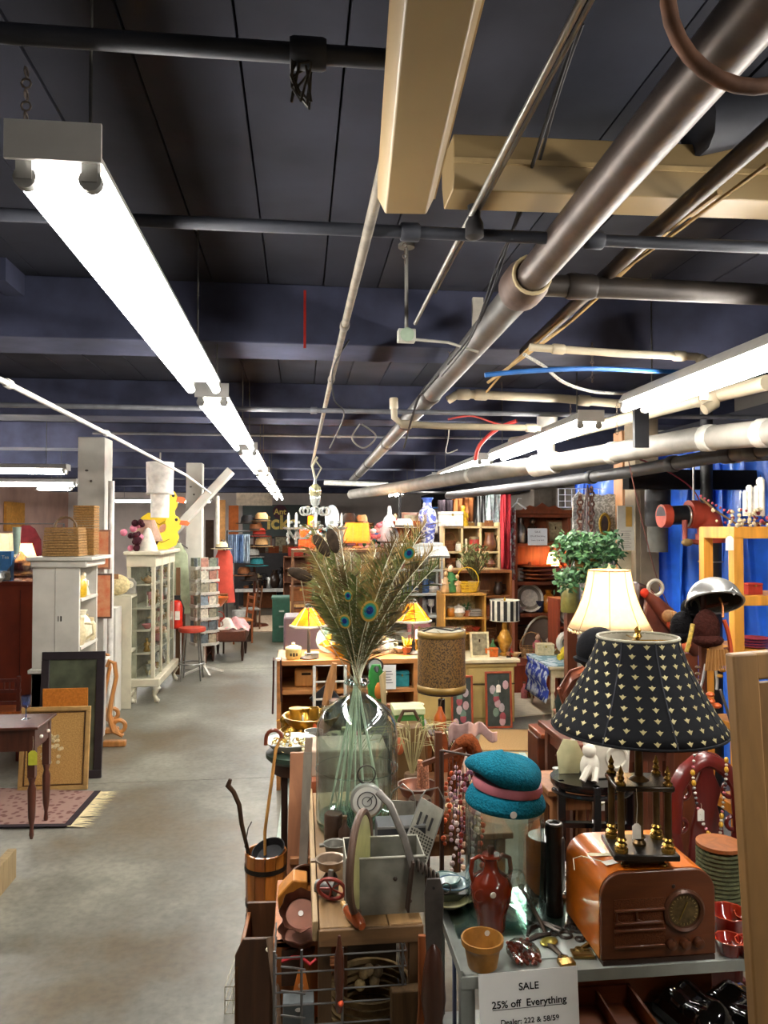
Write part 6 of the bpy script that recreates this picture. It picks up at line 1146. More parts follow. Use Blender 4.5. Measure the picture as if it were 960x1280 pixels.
# helmet
HP = D(893, 752, 3.1); u = U(HP)
t = thing('metal_helmet', 'polished steel bowl-shaped helmet perched on fur hats', 'helmet', HP, rot=(-.5, .12, 0)); cm2 = K('b4b4b2', .3, .85, .08, 4)
pr = [(32*u*math.cos(a), 30*u*math.sin(a)) for a in [PI/2*k/10 for k in range(11)]]
part('dome', MB().lathe([(34*u, -.008), (34*u, 0)]+pr[:-1]+[(.001, 30*u)], 36, cap=False), cm2, t, thick=.003); part('rim', MB().ring((0, 0, -.006), 34*u, .005, 40, 6), cm2, t); part('liner', MB().lathe([(29*u, 0), (24*u, 18*u), (.01, 22*u)], 24, cap=False), K('4a4438', .8), t)
part('clip', MB().ring((.02, -33*u, .0), .015, .004, 4, 4, 'y'), K('c9c6bc', .4), t); part('chain', MB().tube([(-.0, -.04, 0), (.005, -.045, -.04), (.0, -.04, -.09)], .005, 6), K('8a5024', .4, .6), t)
rackx = HP.x
t = thing('coat_rack', 'wooden rack post holding hats and straps at the right', 'rack', (rackx, 3.2, 0)); part('post', MB().tube([(0, 0, 0), (0, 0, HP.z+.02)], .018, 8), dw, t); part('foot', MB().box((0, 0, .02), (.4, .4, .04)), dw, t)
for z, s in ((1.75, -1), (1.65, 1), (1.85, 1)): part('peg', MB().tube([(0, 0, z), (s*.1, -.06, z+.03)], .009, 6), dw, t)
def furhat(label, px, py, r, c, d=3.08, nm='fur_hat', cat='hat', sc_=80, rot=None):
    t = thing(nm, label, cat, D(px, py, d), rot=rot); m = K(c, .95, 0, .35, sc_, .8); part('crown', MB().ball((0, 0, 0), r, 16), m, t, sub=1); part('brim', MB().ball((0, -.01, -r[2]*.55), (r[0]*1.1, r[1]*1.1, r[2]*.35), 16), m, t); return t
furhat('dark brown fur hat under the steel helmet', 883, 786, (.06, .05, .085), '3a1a14'); furhat('black fur hat left of the steel helmet', 853, 784, (.055, .05, .07), '0c0a0c', 3.15); furhat('small black fur cap above the other black hat', 862, 762, (.04, .04, .05), '0d0b0c', 3.2)
t = thing('fringed_bag', 'tan bag with a long fringe hanging under the brown fur hat', 'bag', D(895, 838, 3.05)); part('flap', MB().prism([(-.045, .02), (.045, .02), (.025, .12), (-.02, .12)], -.01, .01), K('b08050', .8), t, bev=.003)
for k in range(14): x = -.055+.11*k/13; part('fringe_strand', MB().bar((x*.75, -.012, .09), (x, -.014, .002), .006, .004), K('b8854e' if k % 2 else 'a0703c', .85), t)
part('strap', MB().tube([(-.015, 0, .11), (-.005, 0, .22), (.015, 0, .11)], .005, 6), K('a06a30', .7), t)
cable('long orange-red strap hanging beside the fringed bag', [D(905, 775, 3.06), D(912, 800, 3.06), D(917, 850, 3.06), D(922, 920, 3.1)], .009, K('c0481c', .6), 'strap')
cable('yellow braided strap at the left of the brown fur hat', [D(866, 780, 3.05), D(862, 800, 3.04), D(858, 815, 3.04)], .009, K('a88a2c', .6, 0, .4, 90), 'strap')
for i, (x0, y0, x1, y1, c) in enumerate(((882, 830, 874, 865, 'b0b0ae'), (895, 838, 896, 862, 'c9c9c4'), (900, 862, 918, 920, '6a6460'))): cable(['silver cane shaft behind the bee lampshade rim', 'pale strap end below the fringed bag', 'grey cord crossing below the fringed bag'][i], [D(x0, y0, 3.1), D((x0+x1)/2+1, (y0+y1)/2, 3.1), D(x1, y1, 3.1)], .006, K(c, .4, .4), 'strap')
for i, (px, py, r) in enumerate(((888, 868, .018), (888, 876, .02), (896, 882, .02), (900, 845, .014), (903, 838, .014), (872, 850, .011), (872, 842, .011), (872, 834, .011), (872, 858, .011))): solo('bead', ['orange bead, upper of the pair by the shade', 'orange bead, lower of the pair by the shade', 'orange bead right of the orange pair', 'golden ball below the fringed bag', 'second golden ball below the fringed bag', 'third dark bead of the short hanging row', 'second dark bead of the short hanging row', 'top dark bead of the short hanging row', 'lowest dark bead of the short hanging row'][i], 'bead', MB().ball((0, 0, 0), (r, r, r*.6), 10), K(['c85a20', 'c85a20', 'c85a20', 'b8862c', 'b8862c', '5c4630', '5c4630', '5c4630', '5c4630'][i], .4), D(px, py, 3.07))
# brown leather saddle piece
t = thing('leather_saddle', 'dark brown leather saddle bag slung behind the cream lamp', 'saddle', D(835, 800, 4.4)); u = U(t.location)
part('flap', MB().prism([(x*u, z*u) for x, z in ((-42, 74), (-22, 66), (4, 36), (16, 10), (20, -30), (-20, -38), (-38, -20), (-44, 30))], -.02, .1), K('2e140e', .4, 0, .5, 14, .5, coat=.3), t, bev=.02); part('flap_fold', MB().prism([(x*u, z*u) for x, z in ((-34, 60), (-14, 50), (4, 20), (0, -20), (-24, -6), (-36, 20))], -.05, -.02), K('4a2218', .35, 0, .5, 14, .5, coat=.3), t, bev=.02)
part('roll', MB().tube([(-34*u, -.04, 62*u), (-8*u, -.05, 34*u), (15*u, -.06, 8*u), (34*u, -.04, -14*u)], [.03, .05, .06, .04], 12), K('5a2a1e', .35, 0, .3, 14, .3), t); part('hook', MB().ring((-22*u, -.06, 66*u), .045, .012, 18, 6, 'y'), K('b0a898', .4, .4), t); part('red_cloth', MB().ball((-36*u, -.06, 60*u), (.028, .02, .028), 10), K('b0301c', .8), t)
solo('saddle_rack', 'dark trestle under the leather saddle bag', 'rack', MB().box((0, .1, .7), (.5, .1, 1.4)), dw, (D(840, 800, 4.5).x, 4.6, 0))
for i, (px, py, c) in enumerate(((842, 780, 'a8442c'), (848, 800, '8a2c24'), (836, 770, '7a5a3c'), (853, 808, 'c0603c'))): solo('fabric_flower', ['coral cloth flower on the saddle bag', 'crimson cloth flower beside the black fur hat', 'tan cloth flower at the top of the saddle bag', 'orange cloth flower low beside the black fur hat'][i], 'flower', MB().ball((0, 0, 0), (.04, .03, .035), 8).ball((.02, -.02, .01), .02, 6), K(c, .8, 0, .4, 30), D(px, py, 3.9))
# yellow pine shelf at right edge
py_ = WD('c98a34', .4, .25, 6, .2); sx0 = D(918, 740, 4.3).x
case('pine_shelf_unit', 'golden pine open shelf unit at the right edge', 'shelf', (sx0+.36, 4.5, 0), 0, .72, .4, D(930, 672, 4.3).z, [.5, 1.0, 1.45, D(940, 745, 4.3).z, D(940, 813, 4.3).z], py_, back=False, sides=False, th=.06)
S7 = D(940, 745, 4.3).z; S8 = D(940, 813, 4.3).z
row('red box .07; navy bottle .16; white cup .08', (sx0+.1, 4.4, S7), (sx0+.6, 4.4, S7), 'on the upper level of the golden pine unit')
row('red stack .08; silver jar .12; rose bowl .06', (sx0+.1, 4.4, S8), (sx0+.6, 4.4, S8), 'on the middle pine unit level')
ZT = D(930, 672, 4.3).z+.06
t = thing('berry_garland', 'garland of dried red and cream berries along the pine unit top', 'garland', (sx0+.1, 4.35, ZT)); R5 = random.Random(5)
part('stem', MB().tube([(-.28, 0, .18), (-.18, 0, .1), (-.05, 0, .02), (.1, 0, .03), (.3, 0, .03), (.5, 0, .04)], .006, 6), K('6a5238'), t); mb = MB(); m2 = MB()
for k in range(150):
    x = R5.uniform(-.1, .55)-(.15*R5.random() if k % 5 == 0 else 0); (mb if k % 3 else m2).ball((x, R5.uniform(-.08, .06), max(.012, .05+R5.uniform(-.04, .06))), R5.uniform(.008, .015), 6)
for k in range(8): m2.ball((-.28+.025*k, 0, .19-.014*k), .009, 6)
part('cream_berries', mb, K('b8a888', .6, 0, .3, 60), t, stuff=True); part('red_berries', m2, K('8a3440', .5), t, stuff=True)
for i, (px, y1) in enumerate(((932, 612), (937, 605), (946, 606), (951, 595))): item('candle', 'white', 'tall white taper candle in the garland, %s from the left' % ordn(i), D(px, 645, 4.36), (645-y1)*U(D(px, 645, 4.36))*1.0)
for k in range(4): pass
tag_(D(912, 668, 4.27), label='long white paper tag hanging at the garland end', hang=.01, w=.05)
# wall tarp, posts, pipes, elbow
tb = K('2f6fe0', .35, 0, .25, 5, .25, coat=.2)
def tarp(label, x0, x1, y0, y1, d0, d1, n=60):
    A = D(x0, 600, d0); B = D(x1, 600, d1); zt0 = D((x0+x1)/2, y0, (d0+d1)/2).z; zb = max(.05, D((x0+x1)/2, y1, (d0+d1)/2).z); o = Vector((A.x, A.y, 0)); v = Vector((B.x-A.x, B.y-A.y, 0))
    solo('blue_tarp', label, 'tarp', MB().grid(lambda a, b: tuple(v*a+Vector((.05*math.sin(17*a+2*math.sin(3*b)), .06*math.sin(23*a+3*b)+.03*math.sin(60*a), zt0+(zb-zt0)*b))), n, 14), tb, o)
tarp('crumpled blue plastic tarp hung behind the red pipe elbow', 800, 915, 556, 1000, 7.3, 6.6); tarp('blue tarp sheet behind the candles and pine unit', 900, 1040, 575, 1000, 6.2, 5.4); tarp('far blue tarp strip behind the wire grid', 716, 800, 588, 700, 9.5, 8.2, 40)
def rpost(label, x0, x1, d, mat, z1=3.2, cat='post'):
    a, b = D(x0, 700, d), D(x1, 700, d); t = thing('post', label, cat, ((a.x+b.x)/2, d+.12, 0)); part('timber', MB().box((0, 0, z1/2), (b.x-a.x, .22, z1)), mat, t, bev=.008); part('face_board', MB().box((0, -.115, z1/2), ((b.x-a.x)*.6, .012, z1)), mat, t); return t
rpost('pale wooden post between the papers and the blue tarp', 795, 825, 6.4, K('8a7c68', .8, 0, .25, 4, .2)); rpost('dark concrete pillar behind the brown hutch', 668, 696, 12.3, K('5f5850', .8)); rpost('tan upright board high beside the pale post', 779, 797, 7.4, WD('b8865a', .6, .2, 4))
t = pipe('black drain stack with a red elbow at its top', [D(888, 740, 5.6), D(888, 668, 5.6)], .085, K('1c1c1f', .5), name='drain_pipe'); o = Vector(t.location)
part('lower_run', MB().tube([(0, 0, 0), (0, 0, -o.z)], .085, 14), K('1c1c1f', .5), t)
e = [D(888, 672, 5.6), D(888, 662, 5.6), D(885, 650, 5.6), D(878, 644, 5.6), D(868, 643, 5.6)]
rdp = K('a8402c', .5, 0, .2, 12, .1); part('elbow', MB().tube([p-o for p in e], .098, 18), rdp, t, label='red painted pipe elbow'); part('elbow_collar', MB().tube([e[0]-o+Vector((0, 0, .03)), e[0]-o-Vector((0, 0, .04))], .11, 18).tube([e[-1]-o+Vector((-.05, 0, 0)), e[-1]-o+Vector((.02, 0, 0))], .11, 18), rdp, t)
part('side_run', MB().tube([e[-1]-o, D(826, 645, 5.6)-o], .075, 16), K('3a3c40', .3, .7), t); part('end_collar', MB().tube([D(836, 645, 5.6)-o, D(826, 645, 5.6)-o], .09, 16), rdp, t)
part('clamp_ring', MB().ring(tuple(D(858, 645, 5.6)-o), .08, .008, 20, 6, 'x'), K('b0aca4', .3, .7), t); part('clamp_ring', MB().ring(tuple(D(888, 702, 5.6)-o), .088, .006, 20, 6), K('8a8884', .3, .7), t)
part('small_branch', MB().tube([D(856, 650, 5.5)-o, D(856, 676, 5.5)-o, D(884, 679, 5.5)-o], .022, 8), K('8a3c30', .5), t); part('valve', MB().ball(tuple(D(859, 678, 5.48)-o), (.05, .03, .03), 8), K('7a6238', .5), t); part('rod', MB().tube([D(867, 636, 5.6)-o, D(867, 575, 5.6)-o], .008, 6), K('a8a8a4', .4, .7), t)
pipe('dark pipe going up to the ceiling behind the red elbow', [D(883, 640, 5.9), D(883, 560, 5.9), D(883, 470, 5.9)], .05, K('1c1c1f', .5), name='vertical_pipe')
pipe('short black pipe with collars between the pale post and the elbow', [D(822, 690, 6.1), D(822, 600, 6.1)], .085, K('55544f', .6, .2), [(0, .55), (0, .7)], K('2c2c2e'), name='vertical_pipe')
solo('ledge_beam', 'dark timber ledge above the red elbow', 'beam', MB().box((0, 0, 0), (1.5, .12, .16)), K('17171a', .7), D(890, 600, 6.0))
# papers, lace board, oval gold frame, wire grid
lace = K('a8a69c', .8, 0, .4, 40, 0, 'cell', 0, 0, '6f6d66')
a, b = D(716, 690, 7.6), D(790, 690, 7.6); u = U(a)
t = thing('lace_screen', 'large white lace-patterned panel with a scalloped top', 'panel', ((a.x+b.x)/2, 7.6, 0)); w = b.x-a.x; H = D(750, 620, 7.6).z
part('panel', MB().prism([(-w/2, 0), (w/2, 0), (w/2, H*.985)]+[(w/2-w*k/10, H+.05*math.sin(PI*k/2.5)**2*(1 if k % 2 else .5)) for k in range(1, 10)]+[(-w/2, H*.99)], -.015, .015), K('c2c0b6', .7, 0, .4, 46, 0, 'fleck', 0, 0, '8d8b82'), t, bev=.004)
t = thing('gilt_oval_picture', 'ornate gold oval frame in front of the lace panel', 'picture', D(756, 655, 7.54)); mb = MB(); m2 = MB()
for k in range(28): q = 2*PI*k/28; mb.ball((.05*math.cos(q), 0, .1*math.sin(q)), (.018, .015, .018), 6)
part('frame', mb, K('a8842c', .35, .6, .3, 30), t); part('picture', MB().lathe([(.05, 0), (.05, .004)], 24, M=Matrix.Diagonal((1, 1, 2, 1)) @ Matrix.Rotation(PI/2, 4, 'X')), K('4a3828', .4, 0, .6, 14), t)
t = thing('wire_grid', 'white wire display grid hung in front of the far tarp', 'grid panel', D(698, 634, 8.8)); g = 8.8/F
for k in range(10): part('wire', MB().tube([(k*9*g, 0, 0), (k*9*g, 0, 24*g)], .006, 4), K('b9bcc4', .4), t)
for k in range(4): part('wire', MB().tube([(0, 0, k*8*g), (81*g, 0, k*8*g)], .006, 4), K('b9bcc4', .4), t)
a = D(782, 660, 6.35); u = U(a); t = thing('wall_poster', 'cream printed sheet fixed on the pale post side', 'poster', a); part('sheet', MB().box((0, 0, 0), (22*u, .01, 56*u)), K('c2bdae', .7, 0, .1), t); part('yellow_block', MB().box((4*u, -.007, 14*u), (8*u, .003, 25*u)), K('b8924a', .7), t)
for k in range(9): part('print_line', MB().box((-2*u if k % 2 else 0, -.007, (-4-2.5*k)*u), ((14-k % 3)*u, .002, .6*u)), K('77736a'), t)
solo('poster_backing', 'tall cream cardboard standing below the printed sheet', 'board', MB().box((0, 0, 0), (24*u, .012, 40*u)), K('b0a890', .8), D(784, 708, 6.5))
# plant in a wicker basket
PC = D(735, 706, 6.0); u = U(PC)
t = thing('hanging_plant', 'bushy green leafy plant in a wicker hanging basket', 'plant', PC); mb = MB()
for k in range(7): mb.ring((0, 0, (-18+4*k)*u), (10+1.2*k)*u*.9, 2.2*u, 20, 5)
bk_ = part('basket', mb, K('8a6a3c', .8, 0, .3, 40, .4), t); part('basket_bottom', MB().lathe([(10*u, -20*u), (10*u, -18*u)], 16), K('8a6a3c', .8), bk_)
for q in (0, 2.1, 4.2): part('hanger_chain', MB().tube([(15*u*math.cos(q), 15*u*math.sin(q), 6*u), (0, 0, 100*u)], .006, 5), K('3a2420'), t)
lg = [K(c, .5, 0, .35, 12) for c in ('3f6a3c', '2c5230', '5c8050')]
for c in range(3):
    mb = MB()
    for k in range(620):
        a = R5.uniform(0, 2*PI); el = R5.uniform(-.75, 1.2); r = R5.uniform(.3, 1)**.7; x = 44*u*r*math.cos(a)*math.cos(el*.7)-2*u; y = 34*u*r*math.sin(a)*math.cos(el*.7); z = (6+40*math.sin(el)*r-(14*abs(math.cos(a)) if el < 0 else 0))*u
        if c == 1: x += 8*u
        d1 = Vector((R5.uniform(-1, 1), R5.uniform(-1, .3), R5.uniform(-.9, .4))).normalized(); d2 = d1.orthogonal().normalized(); l = R5.uniform(6, 10)*u; p = Vector((x, y, z))
        mb.add([p, p+d1*l*.5+d2*l*.32, p+d1*l, p+d1*l*.5-d2*l*.32], [(0, 1, 2, 3)])
    part('foliage', mb, lg[c], t, stuff=True)
part('trailing_stems', MB().tube([(0, 0, 0), (-20*u, -.05, 10*u), (-32*u, -.05, -25*u)], .006, 5).tube([(0, 0, 0), (20*u, -.05, 20*u), (40*u, -.05, -5*u)], .006, 5), lg[1], t)
for i, (px, l) in enumerate(((725, 70), (739, 80))): 
    t = thing('rusty_chain', ['heavy rusty chain hanging left above the leafy plant', 'second rusty chain hanging above the leafy plant'][i], 'chain', D(px, 622-10*i, 6.3)); g = U(t.location)
    for k in range(9): part('link', MB().ring((0, 0, -k*6*g), 3.6*g, .009, 10, 5, 'y' if k % 2 else 'x'), K('5c3a2c', .6, .5), t)
item('can', 'olive', 'dull olive canister below the leafy plant', D(713, 765, 6.6), .26)
solo('plant_stand', 'dark pedestal under the dull olive canister', 'stand', MB().box((0, 0, D(713, 765, 6.6).z/2), (.09, .09, D(713, 765, 6.6).z)), dw, (D(713, 765, 6.6).x, 6.6, 0))
# ======== middle: counter with amber lamps ========
ow = WD('a8703c', .5, .3, 7, 0, 'x'); DD = 6.5
xa, xb = D(346, 820, DD).x, D(522, 820, DD).x; zc = D(430, 826, DD).z; zs = D(430, 862, DD).z; W_ = xb-xa; mx_ = (xa+xb)/2
t = case('counter', 'long orange-brown open counter carrying both amber glass lamps', 'counter', (mx_, DD+.3, 0), 0, W_, .6, zc-.03, [zs, .35], ow, th=.035)
part('divider', MB().box((0, 0, zc/2), (.035, .58, zc-.06)), ow, t); part('divider', MB().box((-W_*.1, -.28, zc/2), (.05, .03, zc-.06)), ow, t)
zc += .0; ZC1 = zc-.03+.035*1.1
def on(px, d=None, z=None, dy=.15):
    d = d or DD+dy; return Vector((D(px, 700, d).x, d, ZC1 if z is None else z))
amb = shade_mat('f2b83a', .7, None, 'c87a24', 14)
def tiffany(label, px, d, sc_=1.):
    p = on(px, d); t = thing('table_lamp', label, 'lamp', p); u = U(p)*sc_; zb = 50*u; r0, r1, h = 28*u, 6*u, 28*u
    part('base', MB().lathe([(14*u, 0), (14*u, .01), (5*u, .03), (2.5*u, .06), (2*u, zb+h*.8)], 16), K('2c2420', .4, .5), t)
    s = part('lamp_shade', MB().add([], []), K('c9c4b0', .4), t) if False else None
    s = thing_ = part('shade_frame', MB().tube([(r0*math.cos(PI/4*k), r0*math.sin(PI/4*k), zb) for k in range(8)], .012, 6, closed=True).tube([(r1*math.cos(PI/4*k), r1*math.sin(PI/4*k), zb+h) for k in range(8)], .008, 6, closed=True), K('d8d4c4', .4), t)
    for k in range(8):
        a, b = PI/4*k, PI/4*(k+1); A_, B_, C_, D_ = (r0*math.cos(a), r0*math.sin(a), zb), (r0*math.cos(b), r0*math.sin(b), zb), (r1*math.cos(b), r1*math.sin(b), zb+h), (r1*math.cos(a), r1*math.sin(a), zb+h)
        part('glass_panel', MB().add([A_, B_, C_, D_], [(0, 1, 2, 3)]), amb if k % 2 else shade_mat('fbe06a', .7, None, 'f0b83a', 20), s, smooth=False, thick=.004)
        part('lead_strip', MB().bar(A_, D_, .009), K('cfcab8' if k % 2 else '3a3428', .4), s)
    part('cap', MB().lathe([(r1*1.2, zb+h), (r1, zb+h+.02), (.006, zb+h+.035)], 10), K('3a3428', .4, .5), t)
    part('light_bulb', MB().ball((0, 0, zb+h*.45), .03, 8), K('ffe2b0', .4, emit=6), t); bulb(t, (0, 0, zb+h*.3), 9, (1, .9, .7), .05)
tiffany('amber stained glass lamp on the left end of the counter', 386, DD+.1, .82); tiffany('amber stained glass lamp on the right end of the counter', 516, DD+.25, .82)
t = thing('lidded_pot', 'cream lidded pot with dark lettering below the left amber lamp', 'pot', on(367, DD+.1)); part('body', MB().lathe([(.055, 0), (.068, .02), (.066, .085), (.06, .09)], 22), K('d0b870', .35), t); part('lid', MB().lathe([(.07, .088), (.066, .1), (.02, .118), (.012, .12), (.016, .135), (.003, .14)], 20), K('d6c88c', .35), t); part('dark_motif', MB().box((-.02, -.068, .045), (.015, .006, .025)).box((.005, -.07, .045), (.014, .006, .03)).box((.03, -.066, .045), (.012, .006, .025)), K('3a2c1a'), t)
item('box', 'blue grey', 'small blue-grey tin box at the foot of the left amber lamp', on(390, DD+.12), .05, w=.12)
solo('cooler_box', 'large dull maroon trunk behind the left amber lamp', 'trunk', MB().box((0, 0, .5), (.36, .4, 1.0)), K('5f4a50', .5, 0, .12, 4), on(378, DD+1.1, 0)+Vector((0, 0, .35)), bev=.02)
solo('trunk_stand', 'low dark stand under the dull maroon trunk', 'stand', MB().box((0, 0, .17), (.4, .42, .35)), dw, on(378, DD+1.1, 0))
t = thing('glass_plate', 'iridescent blue-green plate with a gold flower behind the amber bowl', 'plate', on(412, DD+.35)); part('dish', MB().lathe([(.12, 0), (.12, .008), (.001, .012)], 26, M=Matrix.Translation((0, 0, .125)) @ Matrix.Rotation(1.4, 4, 'X')), K('7f9a90', .15, .3, .3, 20), t); part('flower', MB().ball((0, -.02, .15), (.035, .01, .03), 8), K('c9a03c', .4), t)
t = thing('art_glass_bowl', 'amber ruffled art glass bowl in the middle of the counter', 'bowl', on(426, DD+.15)); ag = K('c98a10', .1, 0, .35, 10, coat=.8); part('bowl', MB().grid(lambda u, v: ((.03+.12*v+.015*v*math.sin(10*PI*u))*math.cos(2*PI*u)*1.2, (.03+.11*v)*math.sin(2*PI*u), .12*v**.7+.015*math.sin(12*PI*u)*v), 40, 8), ag, t, thick=.006); part('foot', MB().lathe([(.05, 0), (.03, .02)], 16), ag, t)
item('figurine', 'pink', 'pinkish figurine behind the amber art glass bowl', on(430, DD+.42), .14)
row('clear white bottle .2; white jar .16; white jug .12; clear bottle .18; cream bowl .05', on(470, DD+.3), on(503, DD+.3), 'between the two amber lamps')
row('yellow flowerpot .16; brass candlestick .2', on(505, DD+.15), on(524, DD+.45), 'beside the right amber lamp')
row('amber bowl .05; rose cup .06', on(436, DD+.1), on(452, DD+.1), 'on the counter behind the feathers')
# inside the counter
t = thing('wooden_carrier', 'tan wooden carry box with a slot handle in the counter', 'box', on(383, DD+.2, zs)); part('body', MB().box((0, 0, .075), (.2, .14, .15)), WD('b07a3c', .5), t, bev=.02); part('handle_slot', MB().box((0, -.072, .115), (.08, .006, .02)), K('2a1c10', .8), t)
t = thing('paper_sign', 'white printed paper standing at the front of the counter', 'sign', on(484, DD-.02, zs)); u = U(t.location); part('sheet', MB().box((0, 0, 15*u), (22*u, .006, 30*u)), K('d8d8d4', .7, 0, .03), t)
for k in range(5): part('print_line', MB().box((0, -.005, (8+3.5*k)*u), ((14-k % 3*3)*u, .003, .9*u)), K('55555a'), t)
item('box', 'teal', 'teal box in the counter right of the printed paper', on(502, DD+.1, zs), .13, w=.12)
row('brown jug .1; silver bowl .05; rust cup .06', on(512, DD+.1, zs), on(521, DD+.35, zs), 'at the right end inside the counter')
row('dark jug .2; rust box .1; brown can .14; cream bowl .06; grey jar .14; red box .08', on(352, DD+.2, .37), on(515, DD+.2, .37), 'on the bottom shelf of the counter')
t = thing('beaded_straps', 'dark beaded belts hanging at the left end of the counter', 'belts', on(347, DD-.02, ZC1)); mb = MB()
for q in (-.03, .03): mb.tube([(q, .05, .02), (q, -.02, .01), (q, -.03, -.15), (q*1.2, -.03, -.33-.1*(q < 0))], .009, 6)
part('belts', mb, WD('3a1c14', .4), t); part('white_card', MB().box((.01, .0, .02), (.04, .05, .01)), K('d8d4c8'), t)
# white tubular rack, folder, parrot etc in front of the counter
rk = on(410, 5.7, 0); t = thing('tube_rack', 'white tubular rack frame standing before the counter', 'rack', rk); wz = D(410, 832, 5.7).z; wt = K('c9c9c0', .4)
part('frame', MB().tube([(-.1, 0, 0), (-.1, 0, wz), (.13, 0, wz), (.13, 0, 0)], .012, 8), wt, t)
for z in (.62, wz-.12, wz-.25): part('crossbar', MB().tube([(-.1, 0, z), (.13, 0, z)], .009, 6), wt, t)
for y in (0, .3): part('foot', MB().tube([(-.12, -.1, .012), (-.12, .2, .012)], .012, 6), wt, t)
T8 = .72; X8a, X8b = D(360, 900, 5.6).x, D(470, 900, 5.6).x
table('trinket_table', 'brown table of glass and brass between the stool and counter', 'table', ((X8a+X8b)/2+.05, 5.55, 0), 0, X8b-X8a, .75, T8, WD('6e4426', .5))
for i in range(12): item(['candlestick', 'vase', 'bird', 'jug', 'bowl', 'goblet'][i % 6], ['brass', 'gold', 'brass', 'gold'][i % 4], ['tarnished', 'bright', 'squat', 'tall', 'little', 'slender', 'pale', 'dark', 'dented', 'worn', 'shiny', 'dull'][i]+' brass '+['candlestick', 'vase', 'bird', 'jug', 'bowl', 'goblet'][i % 6]+' on the trinket table', (D(362+i*2.8, 800, 5.3).x, 5.3+.08*(i % 4), T8), .1+.03*(i % 4))
t = thing('orange_tassel', 'orange tassel lying over the brass things', 'tassel', on(393, 5.28, T8)); part('tassel', MB().tube([(0, 0, .16), (.01, -.02, .08), (.0, -.01, .01)], [.01, .02, .03], 8), K('c8562a', .8), t)
row('clear vase .2; clear jar .22; silver jug .24; clear bottle .26; clear goblet .18; clear vase .24; silver vase .2', on(403, 5.55, T8), on(455, 5.55, T8), 'among the glassware before the counter')
row('grey bowl .05; cream bowl .06; clear jar .12; rose box .07', on(405, 5.3, T8), on(450, 5.3, T8), 'at the front of the trinket table')
t = thing('driftwood', 'smooth curved tan stick standing in the glassware', 'stick', on(413, 5.6, T8)); part('stick', MB().tube([(-.05, 0, .0), (-.03, 0, .2), (0, 0, .35), (.03, -.02, .5)], [.02, .03, .035, .02], 8), WD('a8784c'), t)
t = thing('black_folder', 'black flat folder leaning among the glassware', 'folder', on(436, 5.75, T8), rot=(0, -.7, 0)); part('cover', MB().box((0, 0, .18), (.17, .012, .34)), K('1c2026', .5), t, bev=.003); part('spine', MB().box((-.085, 0, .18), (.01, .02, .34)), K('0f1114', .5), t)
t = thing('wooden_parrot', 'green wooden parrot with an orange breast behind the carboy', 'figurine', on(470, 5.2, 0)+Vector((0, 0, .0))); pz = D(470, 884, 5.2).z; t.location.z = pz; part('body', MB().lathe([(.02, 0), (.05, .05), (.06, .15), (.05, .24), (.03, .29)], 14, sy=.7), K('2c7a34', .4), t); part('breast', MB().ball((.015, -.035, .12), (.032, .015, .06), 10), K('c8782c', .4), t); part('beak', MB().tube([(0, -.03, .27), (.0, -.07, .25)], [.02, .004], 6), K('2a2a2a'), t)
T9 = pz; table('parrot_table', 'dark narrow table under the green parrot', 'table', (D(492, 900, 4.9).x, 4.9, 0), 0, .4, .85, T9, WD('3a2418', .5))
t = thing('magnifier', 'round white-faced handheld mirror behind the parrot', 'mirror', on(469, 5.6, 0)); t.location.z = D(469, 833, 5.6).z; part('ring', MB().ring((0, 0, 0), .055, .008, 22, 6, 'y'), K('3a342c', .4), t); part('glass', MB().lathe([(.05, 0), (.05, .004)], 22, M=Matrix.Rotation(PI/2, 4, 'X')), K('c9cccc', .15, .3), t); part('handle', MB().tube([(.02, 0, -.05), (.06, .0, -.2), (.09, .0, t.location.z*-1+T9+.01)], .016, 8), WD('c9b080', .5), t)
t = thing('wooden_spatula', 'long cream wooden paddle beside the parrot', 'paddle', on(483, 5.15, T9)); part('blade', MB().prism([(-.03, 0), (.0, 0), (-.005, .26), (-.05, .22)], -.006, .006), WD('cdb888', .5), t, bev=.002)
# drum shade lamp
LD = 4.75; p = D(552, 936, LD); zt_ = .72; u = U(D(552, 860, LD)); z0 = D(552, 862, LD).z-zt_; sh = 74*u
gs = K('33200e', .5, 0, .3, 110, 0, 'fleck', 0, 0, '6e5228')
lp = lamp('lamp with a tall gold-brown patterned drum shade', (p.x, LD, zt_), [(.08, 0), (.09, .02), (.03, .04), (.022, .1), (.022, z0-.06)], WD('2c1712', .4), 29*u, 30*u, sh, z0, gs, n=40)
for z in (z0+.018, z0+sh-.018): part('gold_band', MB().lathe([(30.6*u, z-.02), (30.3*u, z+.02)], 40, cap=False), K('846a34', .4, .2), lp, thick=.002)
part('under_tray', MB().lathe([(25*u, z0-.02), (30*u, z0-.012), (30*u, z0-.006), (.001, z0-.006)], 32), K('2a1a14', .4), lp); part('liner', MB().lathe([(28*u, z0+.01), (27.5*u, z0+sh-.005)], 32, cap=False), K('c9c4b4', .8), lp)
part('harp', MB().tube([(-27*u, 0, z0+sh-.01), (-10*u, -.02, z0+sh+.02), (12*u, -.03, z0+sh-.0), (24*u, 0, z0+sh+.012)], .006, 6), K('15120f'), lp)
table('lamp_stand', 'low brown table under the drum-shaded lamp', 'table', (p.x+.02, LD+.05, 0), 0, .55, .5, zt_, WD('5c3a22', .5))
item('bowl', 'white', 'white dish behind the drum-shaded lamp', (D(517, 862, 5.1).x, 5.05, T9), .05)
